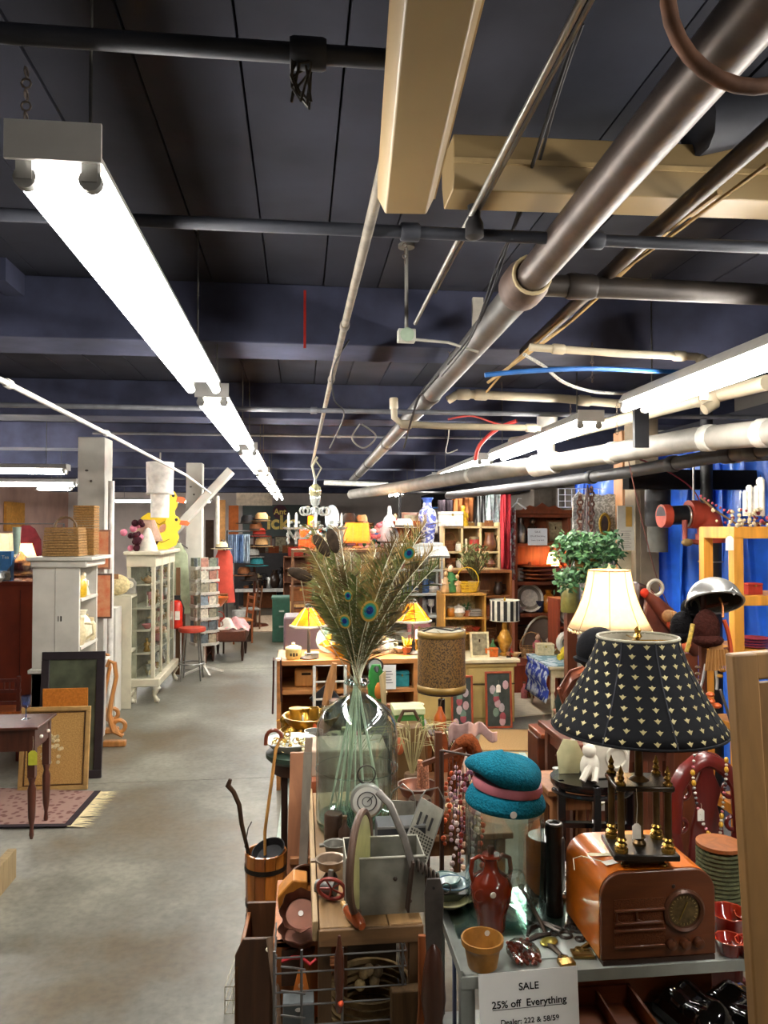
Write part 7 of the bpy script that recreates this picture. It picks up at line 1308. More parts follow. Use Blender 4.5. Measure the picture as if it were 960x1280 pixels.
# clutter between carboy and jar
TK = .80; xk0, xk1 = D(492, 980, 3.9).x, D(600, 980, 3.9).x
table('clutter_table', 'wooden table of baskets and beads between carboy and jar', 'table', ((xk0+xk1)/2, 4.0, 0), 0, xk1-xk0+.1, 1.1, TK, WD('6e4a2c', .6))
def ok(px, py, z=TK): return Z(px, py, z)
t = thing('green_box', 'cream-lidded green cardboard box behind the carboy', 'box', D(512, 912, 4.3)); part('body', MB().box((0, .08, .04), (.17, .16, .09)), K('3f7a34', .6), t, bev=.003); part('lid', MB().box((0, .08, .1), (.18, .17, .035)), K('b8c094', .6, 0, .2, 20), t, bev=.003)
solo('box_riser', 'brown crate lifting the green cardboard box', 'crate', MB().box((0, .08, 0), (.2, .2, t.location.z-TK)), WD('6a4a2c'), (t.location.x, t.location.y, TK+(t.location.z-TK)/2))
row('brown can .12; teal jar .12; rust jar .1', (D(488, 890, 4.75).x, 4.75, T9), (D(515, 890, 4.75).x, 4.75, T9), 'behind the green cardboard box')
t = thing('leather_case', 'olive-brown leather case standing behind the graters', 'case', ok(516, 985)+Vector((0, .15, 0))); part('body', MB().box((0, 0, .16), (.2, .12, .32), tap=.75), WD('6a5230', .5, .3, 4), t, bev=.03); part('flower_patch', MB().ball((-.06, -.055, .2), (.03, .01, .05), 8), K('b8643c'), t); part('handle', MB().tube([(-.06, 0, .32), (-.03, 0, .38), (.03, 0, .38), (.06, 0, .32)], .01, 6), K('4a3420'), t)
t = thing('copper_bowl', 'wide dim copper bowl holding a bead cluster', 'bowl', ok(522, 1000)+Vector((0, 0, .06))); part('bowl', MB().lathe([(.03, -.05), (.08, -.02), (.1, .02), (.104, .02), (.08, -.03), (.001, -.04)], 24), cop, t); part('rim', MB().ring((0, 0, .02), .103, .004, 28, 6), K('9a9088', .4, .5), t); part('beads', MB().tube([(.04, 0, .0), (.035, 0, .12)], .022, 8).tube([(.01, .01, 0), (.015, .01, .14)], .014, 8), K('b0785c', .5, 0, .6, 120, .4), t)
t = thing('dried_grass', 'spray of dry pale grass curving over the clutter table', 'dried plant', D(515, 950, 4.1)); mb = MB()
for k in range(34):
    a = RN.uniform(-1.4, 1.4); l = RN.uniform(.12, .34); mb.tube([(0, 0, -.1), (.3*l*math.sin(a), RN.uniform(-.05, .05), .6*l), (l*math.sin(a), RN.uniform(-.06, .06), .75*l*math.cos(a*.7)), (1.3*l*math.sin(a), RN.uniform(-.06, .06), .3*l*math.cos(a))], .002, 4)
part('blades', mb, K('b0a87c', .7, 0, .3), t, stuff=True); part('pot', MB().lathe([(.03, -.2), (.045, -.08), (.04, -.07)], 14), K('5c4630'), t)
t = thing('fur_stole', 'reddish-brown fur stole hanging on the wooden stand', 'stole', D(580, 945, 3.9)); fm = K('6a3418', .95, 0, .4, 60, .8); part('fur', MB().tube([(-.06, 0, -.2), (-.05, 0, -.02), (-.02, -.02, .08), (.02, -.02, .1), (.06, -.01, .03), (.07, 0, -.15), (.06, 0, -.3)], [.03, .04, .05, .05, .045, .04, .03], 12), fm, t, sub=1)
t = thing('scarf', 'pale mauve scarf draped over the fur stole', 'scarf', D(583, 915, 4.1)); part('cloth', MB().grid(lambda u, v: (-.11+.26*u, -.06+.03*math.sin(12*u), .07*math.cos(2.4*(u-.4))-.1*v*(1-u*.5)+.01*math.sin(20*u)), 18, 8), K('a88c88', .8, 0, .2, 20), t, thick=.006)
bs_ = WD('5a3018', .5); t = thing('bead_stand', 'wooden T-shaped stand hung with bead strands', 'stand', (D(548, 980, 3.75).x, 3.75, TK)); q = D(548, 915, 3.75).z-TK; part('pole', MB().box((0, 0, q/2), (.035, .035, q)), bs_, t); part('arm', MB().bar((-.08, 0, q*.6), (.12, -.02, q*.78), .022), bs_, t); part('foot', MB().box((0, 0, .012), (.16, .14, .024)), bs_, t)
hc = ['c8582c', 'b89aa4', '9a6a7c', 'c9b8b4', '8a2c20', 'a86a80', 'd8b090', '70405c', 'c84a2a', 'd0c4c0']
nl = ['orange-red', 'dusty mauve', 'plum', 'milky white', 'dark red', 'rose', 'peach', 'purple', 'coral', 'pearl grey']
for i in range(10):
    x0 = 562+i*4.2; t = thing('bead_strand', '%s bead strand hanging between the graters and the jar' % nl[i], 'beads', D(x0, 965+RN.uniform(-15, 15), 3.3-.02*i)); L_ = .3+.12*RN.random(); ph = RN.random()*3
    for k in range(14): part('bead', MB().ball((.012*math.sin(k*.8+ph)+.002*k*(i % 3-1), -.01*math.cos(k), -k*L_/14), .009+.004*((k+i) % 3 == 0), 6), K(hc[i], .3, 0, .3, 40), t)
    part('cord', MB().tube([(0, 0, .04), (0, 0, -L_)], .002, 4), K('3a2c24'), t)
solo('bead_bar', 'dark bar from which the bead strands hang', 'rod', MB().tube([D(552, 938, 3.3), D(608, 948, 3.1), D(608, 948, 3.1)+Vector((0, 0, -.15))], .006, 6).tube([D(552, 938, 3.3), Vector((D(552, 938, 3.3).x, 3.3, .02))], .01, 6), K('3a2418'))
t = thing('wooden_bowl', 'dark reddish wooden goblet bowl behind the bead strands', 'bowl', D(592, 985, 4.0)-Vector((0, 0, .06))); part('bowl', MB().lathe([(.04, -.0), (.05, .02), (.075, .12), (.07, .12), (.04, .03)], 22), WD('4a1c14', .3), t); part('stem', MB().lathe([(.06, -.06), (.02, -.03), (.03, 0)], 14), WD('4a1c14', .3), t)
row('grey jar .12; dark can .16; silver jug .1; rust box .09; brown jar .14; purple bowl .05', ok(500, 1040), ok(590, 1040), 'low on the clutter table')
row('brown book .2; tan book .18; rust book .22; dark book .2', ok(530, 960), ok(565, 960), 'at the back of the clutter table')
t = thing('gourd', 'orange-brown gourd behind the fur stole', 'gourd', D(550, 905, 4.4)); part('body', MB().lathe([(.02, -.05), (.04, -.02), (.035, .04), (.015, .08), (.01, .1)], 14), WD('a8501c', .3), t); part('stem', MB().tube([(0, 0, .1), (.01, 0, .14)], .004, 5), K('4a3a20'), t)
# ======== floor mats and yellow cabinet ========
def mat_(label, P, m, h=.012, nm='floor_mat', cat='mat', z=0.):
    P = [Z(x, y, 0) for x, y in P]; n = len(P); solo(nm, label, cat, MB().add([(p.x, p.y, z) for p in P]+[(p.x, p.y, z+h) for p in P], [tuple(range(n))[::-1], tuple(range(n, 2*n))]+[(i, (i+1) % n, (i+1) % n+n, i+n) for i in range(n)]), m, smooth=False)
mat_('speckled tan floor mat in front of the painted boards', [(596, 939), (676, 939), (686, 913), (602, 913)], K('a8875c', .9, 0, .2, 90))
mat_('cream wrinkled cloth rug lying beside the yellow cabinet', [(640, 897), (692, 892), (686, 862), (664, 840), (640, 842)], K('d0c4ac', .9, 0, .1, 12, .3))
mat_('pale cardboard floor sheet nearest behind the jar', [(570, 990), (672, 990), (676, 941), (592, 941)], K('b8a274', .8, 0, .12, 6), .006)
mat_('pale aqua painted floor strip by the counter side', [(344, 1060), (352, 1060), (372, 930), (362, 930)], K('a8b8b0', .6, 0, .1), .003, 'floor_stripe', 'marking')
mat_('aqua tape stripe across the cardboard sheet, left one', [(606, 960), (614, 960), (606, 942), (598, 942)], K('a8bcb4', .6), .003, 'floor_stripe', 'marking', .007)
mat_('aqua tape stripe across the cardboard sheet, right one', [(658, 958), (668, 958), (656, 942), (648, 942)], K('a8bcb4', .6), .003, 'floor_stripe', 'marking', .007)
yc = K('c2a868', .5, 0, .15, 5, .1); DY = 8.5; x0, x1 = D(522, 850, DY).x, D(643, 850, DY).x; HY = D(600, 828, DY).z; cw_ = x1-x0
t = thing('yellow_cabinet', 'yellow painted wooden cabinet with dark cup pulls', 'cabinet', ((x0+x1)/2, DY, 0)); part('body', MB().box((0, .3, HY/2), (cw_, .6, HY)), yc, t, bev=.005); part('top', MB().box((0, .28, HY+.02), (cw_+.1, .7, .04)), K('d6c8a4', .5, 0, .1), t, bev=.006); part('moulding', MB().box((0, -.012, HY-.03), (cw_+.04, .03, .04)), yc, t, bev=.006)
for k in range(2):
    x = (-.25+.5*k)*cw_; d_ = part('drawer', MB().box((x, -.008, HY-.15), (cw_*.47, .02, .17)), yc, t, bev=.004); part('cup_pull', MB().ball((x, -.03, HY-.14), (.06, .03, .03), 12), K('2c2620', .4, .5), d_)
for k in range(4): x = (-.375+.25*k)*cw_; part('door', MB().box((x, -.008, (HY-.25)/2+.02), (cw_*.235, .02, HY-.32)), yc, t, bev=.004)
part('dark_trim', MB().box((0, -.012, HY-.245), (cw_, .012, .012)), K('4a3c20'), t)
for i, (px, py, w, h, lb) in enumerate(((624, 912, 34, 70, 'tall dark floral board with a red frame leaning on the yellow cabinet'), (578, 900, 28, 66, 'second tall floral board, left, leaning on the yellow cabinet'))):
    A = D(px, py, 8.25); A.z = 0; u = U(A); fr = bigframe(lb, A, w*u, h*u, .07, K('9a4426', .5), .022, K('38403c', .6, 0, .3, 14))
    for k in range(9): part('painted_flower', MB().ball((RN.uniform(-.3, .3)*w*u, -.004, (.12+.08*k)*h*u), (.035, .003, .05), 8), K(['b8989c', '9a5058', '6a8074', 'b0a4a8'][k % 4], .7), fr)
tag_(D(623, 850, 8.2), label='white tag hanging on the right floral board', hang=.05, w=.05)
ZY = HY+.04
def oy(px, dy=.2, z=None): return Vector((D(px, 800, DY+dy).x, DY+dy, ZY if z is None else z))
item('frame', 'cream', 'white framed dark flower picture on the yellow cabinet', oy(600, .1), .29, w=.22)
u = U(oy(632)); sp = K('1a1a1a', .6)
lp = lamp('small lamp with a black and white striped drum shade and amber base', oy(631, .2), [(.06, 0), (.07, .02), (.04, .04), (.075, .12), (.09, .2), (.05, .28), (.03, .3), (.035, .34), (.02, .42)], K('b8842c', .2, .3, .3, 30, coat=.6), 18.5*u, 18.5*u, 25*u, 44*u, K('cfcab8', .7), n=36, finial=K('c9a03c', .3, .7))
for k in range(14):
    a = 2*PI*k/14; part('black_stripe', MB().grid(lambda q, v: ((18.7*u)*math.cos(a+.24*(q-.5)), (18.7*u)*math.sin(a+.24*(q-.5)), 44*u+25*u*v), 3, 1), sp, lp)
row('orange box .1; green bottle .2; grey box .08', oy(612, .12), oy(622, .3), 'left of the striped lamp')
row('brown shoe .06; red toy .1; tan bowl .05', oy(634, .1), oy(645, .1), 'right of the striped lamp base')
# tiered glass display behind it
DT = 8.9; x0, x1 = D(556, 780, DT).x, D(609, 780, DT).x
t = case('display_case', 'golden two-tier glass display case with gilt edges', 'display case', ((x0+x1)/2, DT+.3, 0), 0, x1-x0, .5, D(580, 745, DT).z, [D(580, 792, DT).z, D(580, 773, DT).z], WD('b8863c', .4), back=True, backmat=K('c9b27c', .3, .4, .5, 30), th=.02)
za, zb, zcc = [D(580, y, DT).z+.002 for y in (792, 773, 743)]
xx0, xx1 = x0+.06, x1-.06
row('rose bowl .05; red toy .07; cream bowl .05; rust box .07; red bowl .05', (xx0, DT+.2, za), (xx1, DT+.2, za), 'in the lower tier of the golden display case')
row('amber jar .14; white teapot .15; green flowerpot .2; white stack .1', (xx0, DT+.2, zb), (xx1, DT+.2, zb), 'in the upper display case tier')
zt2 = D(580, 745, DT).z+.03
item('basket', 'amber yellow', 'golden wire basket on top of the display case', (D(590, 700, DT).x, DT+.25, zt2), .13, w=.26)
row('tan figurine .26; green doll .34; tan figurine .22', (D(558, 700, DT).x, DT+.2, zt2), (D(578, 700, DT).x, DT+.2, zt2), 'on top of the golden display case')
t = thing('twig_plant', 'twiggy olive-green plant above the golden display case', 'plant', (D(601, 700, DT).x, DT+.35, zt2)); mb = MB(); m2 = MB()
for k in range(70):
    a = RN.uniform(0, 6.3); r = RN.uniform(.02, .2); z = RN.uniform(.3, .55); e = Vector((r*math.cos(a), r*math.sin(a), z)); mb.tube([(0, 0, .12), e*.5+Vector((0, 0, .08)), e], .004, 4)
    for q in range(4): d1 = Vector((RN.uniform(-1, 1), RN.uniform(-1, 1), RN.uniform(0, 1))).normalized()*.05; m2.add([e, e+d1+Vector((.01, 0, 0)), e+d1*1.3, e+d1-Vector((.01, 0, 0))], [(0, 1, 2, 3)])
part('twigs', mb, K('4f4a2c', .7), t, stuff=True); part('leaves', m2, K('6f7440', .6, 0, .4), t, stuff=True); part('pot', MB().lathe([(.06, 0), (.08, .12), (.07, .12)], 14), K('b08a50'), t)
# ======== back: shelves along the right and the far end ========
def shelf_rows(label, cat, name, px0, px1, d, ytop, ys_, mat, rows, place, dp=.4, **k):
    x0, x1 = D(px0, 700, d).x, D(px1, 700, d).x; m_ = (px0+px1)/2; H = D(m_, ytop, d).z; L_ = [D(m_, y, d).z for y in ys_]
    t = case(name, label, cat, ((x0+x1)/2, d+dp/2, 0), 0, x1-x0, dp, H, L_, mat, **k)
    for z, sp, w in zip(L_, rows, ['top', 'second', 'third', 'fourth', 'fifth', 'lowest']):
        if sp: row(sp, (x0+.06, d+dp*.4, z+.002), (x1-.06, d+dp*.4, z+.002), 'on the %s shelf of the %s' % (w, place))
    return t, x0, x1, H
wm = K('c4c6c2', .5, .1, .1, 6)
t, a, b, H = shelf_rows('white metal shelving full of blue and white dishes', 'shelf', 'white_shelving', 482, 554, 9.9, 682, [712, 742, 770, 800], wm,
    ['rust basket .16; rose vase .2; tan jug .18; grey bowl .1; silver can .2; cream jar .2', 'blue white plate .26; blue cup .12; blue bowl .1; blue white plate .3; blue jug .18; white teapot .14', 'black figurine .3; white jar .2; brown frame .26; grey figurine .32; white goblet .2', 'white stack .12; white bowl .1; pink box .2; cream jug .2'], 'white shelving', back=True, backmat=K('6d6c6a', .8), sides=False, th=.03)
zt_ = H+.025
t = thing('tall_vase', 'tall blue and white floral porcelain vase on the white shelving', 'vase', (D(535, 650, 10).x, 10.05, zt_)); s = (D(535, 622, 10).z-zt_); vm = K('c9cbd4', .25, 0, .1, 22, 0, 'fleck', 0, .4, '5a62a8')
part('body', MB().lathe([(a_*s, b_*s) for a_, b_ in ((.13, 0), (.14, .04), (.19, .4), (.2, .6), (.17, .72), (.1, .78), (.09, .9))], 26), vm, t); part('neck', MB().lathe([(.09*s, .88*s), (.1*s, .94*s), (.14*s, .99*s), (.13*s, s), (.08*s, .97*s)], 22), K('3f62b8', .25), t)
row('clear white vase .3; rust box .3; brown frame .42', (D(488, 650, 10).x, 10.1, zt_), (D(524, 650, 10).x, 10.1, zt_), 'on top of the white shelving')
solo('basket_tray', 'white wire tray tipped at the front of the white shelving', 'tray', MB().box((0, 0, 0), (.45, .3, .03), Matrix.Rotation(.4, 4, 'X')), K('8d8f8a', .6, 0, .3, 40), D(538, 690, 9.6))
# cubby spice shelf and brown cabinet
pk = WD('cdb07c', .5, .2, 6); dc = 10.2
BC, a, b, H = shelf_rows('brown cabinet with pine cubbies on top, behind the display case', 'cabinet', 'brown_cabinet', 556, 640, dc, 716, [745, 772, 800], WD('8a5226', .45), ['green jar .16; brown box .14; tan stack .08; dark jug .18', 'brown bowl .1; cream jar .16; rust box .16', 'dark box .2; brown basket .16'], 'brown cabinet', th=.03)
x0, x1 = D(557, 690, dc).x, D(627, 690, dc).x; h_ = D(590, 652, dc).z-H-.03
t = thing('cubby_shelf', 'pine cubby wall shelf crowded with brown crockery', 'shelf', ((x0+x1)/2, dc+.25, H+.02)); w = x1-x0
part('back_panel', MB().box((0, .12, h_/2), (w, .01, h_)), K('8a6a40', .7), t)
for k in range(4): part('divider', MB().box((-w/2+w*k/3, 0, h_/2), (.03, .24, h_)), pk, t, bev=.003)
for z in (.04, .38, .9): part('shelf', MB().box((0, 0, h_*z), (w, .24, .03)), pk, t, bev=.003)
cz = [H+.02+h_*.04+.016, H+.02+h_*.38+.016, H+.02+h_*.9+.016]
for z, sp, w_ in ((cz[0], 'brown basket .14; white cup .1; brown jar .14; rust jug .16; pink toy .12; brown teapot .14', 'lower'), (cz[1], 'brown basket .16; white jar .14; cream candle .18; red tin .2; rust cup .1; brown jug .26', 'upper')): row(sp, (x0+.05, dc+.2, z), (x1-.05, dc+.2, z), 'in the %s row of the pine cubbies' % w_)
row('white box .2; yellow toy .3; dark bottle .1; brown box .08', (x0+.03, dc+.2, cz[2]), (x1-.05, dc+.2, cz[2]), 'on top of the pine cubbies')
# tall hutch
hd = 11.3; hw_ = WD('7a3c20', .4, .3, 4, .2)
t, a, b, H = shelf_rows('tall reddish-brown wooden hutch with a moulded cornice', 'hutch', 'tall_hutch', 643, 714, hd, 642, [679, 727, 767, 800, 826], hw_, ['silver bottle .42; dark figurine .4; black bottle .2; brown frame .36', 'white jug .2; rust figurine .3; copper stack .3; rose bowl .2; white vase .3', 'white bowl .1; white plate .44; navy cup .18; amber vase .34; yellow jar .14', 'dark box .2; brown bowl .1; rust jug .2', 'dark basket .2; brown box .24; black shoe .1'], 'tall hutch', dp=.5, cornice=.1, th=.05, backmat=WD('8a4826'))
q = thing('paper_sign', 'white printed SALE notice taped on the tall hutch', 'sign', D(672, 671, hd-.12)); u = U(q.location); part('sheet', MB().box((0, 0, 0), (25*u, .006, 21*u)), K('d0d2d6', .7, 0, .03), q); ti = K('33343a')
textmesh('SALE', 3.6*u, ti, 'lettering', q, (0, -.005, 5*u), (PI/2, 0, 0)); textmesh('25% off Everything', 2.6*u, ti, 'lettering', q, (0, -.005, 0), (PI/2, 0, 0)); textmesh('Dealer: 222 & 58/59', 2.0*u, ti, 'lettering', q, (0, -.005, -5*u), (PI/2, 0, 0))
part('pediment', MB().prism([(-.35, H+.05), (.35, H+.05), (.2, H+.13), (.1, H+.1), (0, H+.17), (-.1, H+.1), (-.2, H+.13)], -.24, -.2), hw_, t, bev=.01)
lamp('tiny lit white lamp inside the tall hutch', (D(694, 726, hd).x, hd+.1, D(680, 727, hd).z+.002), [(.05, 0), (.03, .05), (.05, .15), (.02, .25)], K('d0c8b8', .3), .06, .1, .17, .26, shade_mat('fff0d8', .6), on=14)
# oval tray mirror leaning
OM = D(672, 800, 10.6); u = U(OM)
t = thing('oval_mirror', 'large oval dark-framed mirror leaning before the hutch', 'mirror', (OM.x, 10.55, OM.z), rot=(-.12, .35, 0)); mr = MB().ring((0, 0, 0), 1., .07, 36, 8, 'y')
mr.v = [(x*19*u, y*.6, z*30*u) for x, y, z in mr.v]; part('frame', mr, K('5a4a30', .45, .2, .3, 30, .2), t); part('glass', MB().lathe([(1, 0), (1, .01)], 36, M=Matrix.Diagonal((18*u, 1, 29*u, 1)) @ Matrix.Rotation(PI/2, 4, 'X')), K('7d7468', .2, .3, .15, 4), t); part('price_card', MB().box((9*u, -.03, 12*u), (8*u, .006, 12*u), Matrix.Rotation(.5, 4, 'Y')), K('cfb8a4'), t)
item('doll', 'rose', 'doll in a rose dress leaning against the oval mirror', D(672, 822, 10.3), .34); item('basket', 'tan', 'tan basket on the red chest below the oval mirror', D(664, 822, 10.3), .16, w=.3)
z9 = D(665, 825, 10.3).z
solo('red_chest', 'low red-brown chest below the oval mirror', 'chest', MB().box((0, .25, z9/2), (.85, .6, z9)), WD('8a3a22', .5), (D(668, 825, 10.1).x, 10.0, 0), bev=.01)
# clothes and cloths hanging above
def hang(label, px0, px1, y0, y1, d, m, nm='hanging_cloth', cat='cloth'):
    a = D(px0, y0, d); b = D(px1, y0, d); c = D(px0, y1, d); w = b.x-a.x; h = a.z-c.z
    solo(nm, label, cat, MB().grid(lambda u, v: (w*u, .03*math.sin(12*u+3*v)+.02*math.sin(25*u), -h*v), 14, 8), m, a, thick=.01)
hang('pale blue flowered curtain hanging left of the red scarf', 608, 628, 618, 655, 10.9, K('a8b4b4', .9, 0, .4, 20)); hang('long coral red scarf hanging beside the hutch', 626, 638, 618, 712, 10.8, K('c84048', .9, 0, .15, 10)); hang('white flowered cloth hanging against the hutch side', 636, 644, 634, 725, 10.9, K('b4b8b4', .9, 0, .4, 14, 0, 'fleck', 0, 0, '8a5050')); hang('black and white striped cloth behind the pine cubbies', 596, 608, 620, 660, 11.2, K('8a8c8c', .9, 0, .5, 8, 0, 'stripe', 0, 0, '1c1c1e')); hang('tan hanging blanket behind the porcelain vase', 566, 592, 622, 652, 11.2, K('a8683c', .9, 0, .3, 4)); hang('dark plaid cloth behind the tall vase', 548, 566, 625, 680, 11.0, K('3a3238', .9, 0, .5, 14))
solo('clothes_rail', 'black rail holding the hanging cloths', 'rail', MB().tube([D(500, 616, 11), D(650, 616, 11)], .018, 6).tube([D(500, 616, 11), Vector((D(500, 616, 11).x, 11, 0))], .018, 6), K('222224', .4, .5))
t = thing('coat_hanger', 'white plastic hanger hooked above the hutch', 'hanger', D(646, 628, 10.9)); u = U(t.location); part('hook_arms', MB().tube([(-9*u, 0, -10*u), (0, 0, 0), (12*u, 0, -8*u)], .015, 6).tube([(0, 0, 0), (2*u, 0, 5*u), (6*u, 0, 5*u)], .01, 6), K('c9c9c9'), t)
# red shelf, bench with blue cloth, toy
rs = WD('8a3c22', .45)
shelf_rows('low red-brown bookcase half hidden behind the cream lamp', 'bookcase', 'red_bookcase', 697, 752, 9.4, 752, [757, 783, 815], rs, ['green jar .14; white cup .1; cream jar .12', 'white plate .24; tan box .12', 'cream box .12; grey jar .16'], 'red bookcase', th=.03)
t = table('cream_bench', 'cream painted bench draped with a blue and white cloth', 'bench', (D(697, 850, 9).x, 9.0, 0), 0, .5, .9, .6, K('c4b898', .5), turned=True, apron=.1); part('blue_cloth', MB().grid(lambda u, v: (-.27+.02*math.sin(11*v), -.42+.8*u, .6-.42*v), 16, 6), K('c4ccd8', .8, 0, .4, 12, 0, 'fleck', 0, 0, '3a4aa0'), t, thick=.01); part('blue_cloth', MB().box((0, 0, .61), (.52, .86, .015)), K('c4d0d4', .8, 0, .4, 12, 0, 'fleck', 0, 0, '7a9aa0'), t)
bx, by, bz_ = D(697, 850, 9).x, 9.0, .62
t = thing('plush_toy', 'yellow plush toy lying on the cream bench', 'toy', (bx+.12, by-.1, bz_+.09)); ym = K('d2b83a', .95, 0, .2, 60, .5); part('body', MB().ball((0, 0, 0), (.12, .1, .09), 14), ym, t); part('head', MB().ball((.08, -.06, .1), (.075, .07, .07), 14), ym, t); part('limbs', MB().tube([(-.05, -.05, 0), (-.18, -.12, -.04)], [.045, .035], 8).tube([(.05, -.08, 0), (.08, -.16, -.05)], [.04, .03], 8), ym, t)
t = thing('curved_bowl', 'white pottery loop vase behind the yellow plush toy', 'vase', (bx+.2, by+.2, bz_)); part('loop', MB().ring((0, 0, .16), .11, .04, 20, 8, 'y'), K('cdc6b8', .4), t); part('foot', MB().lathe([(.08, 0), (.04, .04)], 14), K('cdc6b8', .4), t)
row('cream box .14; white bowl .06; tan box .06', (bx-.1, by+.3, bz_), (bx+.15, by+.38, bz_), 'at the back of the cream bench')
row('rose bottle .22; brown basket .1', (bx-.28, by+.62, 0), (bx-.1, by+.62, 0), 'on the floor behind the cream bench')
# ======== central back displays seen around the feathers ========
ct = WD('8a5a34', .5)
t, a, b, H = shelf_rows('tall open shelf of books and bric-a-brac behind the feathers', 'shelf', 'bric_shelf', 364, 482, 9.3, 690, [722, 752, 782], WD('6a4426', .5), ['tan stack .14; rust book .2; brown book .18; tan book .2; red box .14; brown basket .14; rust jug .16; copper pot .14; brown can .16; tan box .12', 'brown box .18; rust book .22; red book .2; cream stack .14; tan basket .16; dark jug .2; orange bowl .12; brown jar .18; copper jug .2; tan can .16', 'brown box .2; dark basket .2; tan box .18; rust box .2; brown book .24; cream jar .2'], 'bric-a-brac shelf', sides=False, back=False, th=.03)
zt_ = H+.03
for i, (px, w, h, on_, c) in enumerate(((447, 34, 25, 10, 'd89a4c'), (388, 30, 26, 8, 'd8703c'))):
    p = Vector((D(px, 690, 9.4).x, 9.5, zt_)); u = U(p); lamp(['glowing orange silk shade lamp right of the chandelier', 'glowing coral shade lamp under the chandelier'][i], p, [(.06, 0), (.07, .02), (.02, .04), (.02, .07)], K('5a3a20'), w/2*u*.85, w/2*u, h*u, .08-.06*i, shade_mat(c, .6), on=on_, ribs=8)
p = D(391, 658, 8.9); u = U(p); lamp('small bright amber lantern lamp seen through the chandelier', (p.x, 9.6, zt_), [(.05, 0), (.02, .04), (.02, .2)], K('8a6a3c'), 5*u, 6*u, 18*u, .25, shade_mat('e89018', .6), on=6, n=6)
t = thing('artificial_flowers', 'bouquet of pink and white roses beside the orange silk shade', 'flowers', D(468, 668, 10.05)); pal = [K(c, .8, 0, .3, 30) for c in ('c9747c', 'd8ccc4', 'd89a94', '3f5a38')]
for k in range(60):
    c = k % 4; p = Vector((RN.uniform(-.22, .2), RN.uniform(-.1, .1), RN.uniform(-.2, .16))); part('rose' if c < 3 else 'leaf', MB().ball(tuple(p), (.045, .04, .035) if c < 3 else (.03, .02, .05), 7), pal[c], t)
part('vase', MB().lathe([(.06, -.32), (.08, -.2), (.05, -.12)], 14), K('b8b4ac'), t)
for i, (px, py, h) in enumerate(((487, 672, .42), (500, 678, .3))): p = D(px, py, 10.05); t = thing('bell_lamp', ['tall white bell-shaped ornament behind the feathers', 'smaller white bell-shaped ornament beside it'][i], 'ornament', p); part('bell', MB().lathe([(.16*h/.4, -.05), (.14*h/.4, .06), (.07*h/.4, .25*h/.4), (.02, .3*h/.4)], 20), K('c4ccd0', .4), t); part('neck', MB().lathe([(.03, .3*h/.4), (.02, h)], 10), K('c4ccd0', .4), t)
solo('ornament_ledge', 'narrow dark ledge under the roses and white bells', 'shelf', MB().box((0, 0, -.02), (1.1, .3, .04)).box((-.5, 0, -.9), (.04, .2, 1.8)).box((.5, 0, -.9), (.04, .2, 1.8)), WD('4a2c1a'), D(478, 684, 10.05))
item('hat', 'white', 'white lacy sun hat between the bells and the tall vase', D(505, 660, 9.8), .12, w=.4)
row('dark hat .14; tan hat .12', D(430, 655, 10)*1, D(460, 655, 10)*1, 'on the top rail behind the roses')
# chandelier
CH_ = D(394, 655, 7.6); u = U(CH_); cr_ = K('b0b4ae', .08, .2, .15, 40, coat=1.)
t = thing('chandelier', 'white and crystal chandelier hanging from the slim dusty pipe', 'chandelier', CH_); part('stem', MB().lathe([(3*u, -25*u), (5*u, -18*u), (2*u, -10*u), (4*u, 0), (2*u, 8*u), (5*u, 14*u), (2*u, 20*u), (6*u, 26*u), (7*u, 34*u), (3*u, 42*u), (1*u, 60*u)], 14), cr_, t)
part('glass_crown', MB().lathe([(5*u, 33*u), (8*u, 38*u), (7*u, 46*u), (3*u, 50*u)], 16), K('b8b48a', .1, .3, .3, 20, coat=1.), t); part('hanging_wire', MB().tube([(0, 0, 55*u), (-.03, 0, 72*u), (.02, 0, 84*u)], .012, 6).tube([(0, 0, 55*u), (.06, 0, 70*u), (0, 0, 80*u)], .008, 6), K('a8a48c'), t)
for k in range(8):
    a = 2*PI*k/8; c, s = math.cos(a), math.sin(a); r = 34*u; f = lambda q, z: (q*u*c, q*u*s, z*u)
    part('arm', MB().tube([f(3, -8), f(14, -18), f(26, -18), f(33, -8)], 1.7*u, 6), cr_, t); part('drip_cup', MB().lathe([(1*u, 0), (7*u, 2*u), (8*u, 4*u)], 10, M=Matrix.Translation(f(33, -8))), cr_, t); part('candle_sleeve', MB().lathe([(1.6*u, 0), (1.6*u, 15*u), (.6*u, 19*u)], 8, M=Matrix.Translation(f(33, -5))), K('e8e6da', .3), t)
    part('upper_scroll', MB().ring(f(14, 16), 5*u, 1.2*u, 12, 6, 'y'), cr_, t)
    mb = MB()
    for q in range(5): mb.ball(f(33+(q % 2), -11-3*q), (2*u, 2*u, 2.6*u), 6)
    for q in range(7): mb.ball(f(5+4*q, 2-9*math.sin(PI*q/6)), 2*u, 6)
    part('crystal_drops', mb, cr_, t, stuff=True)
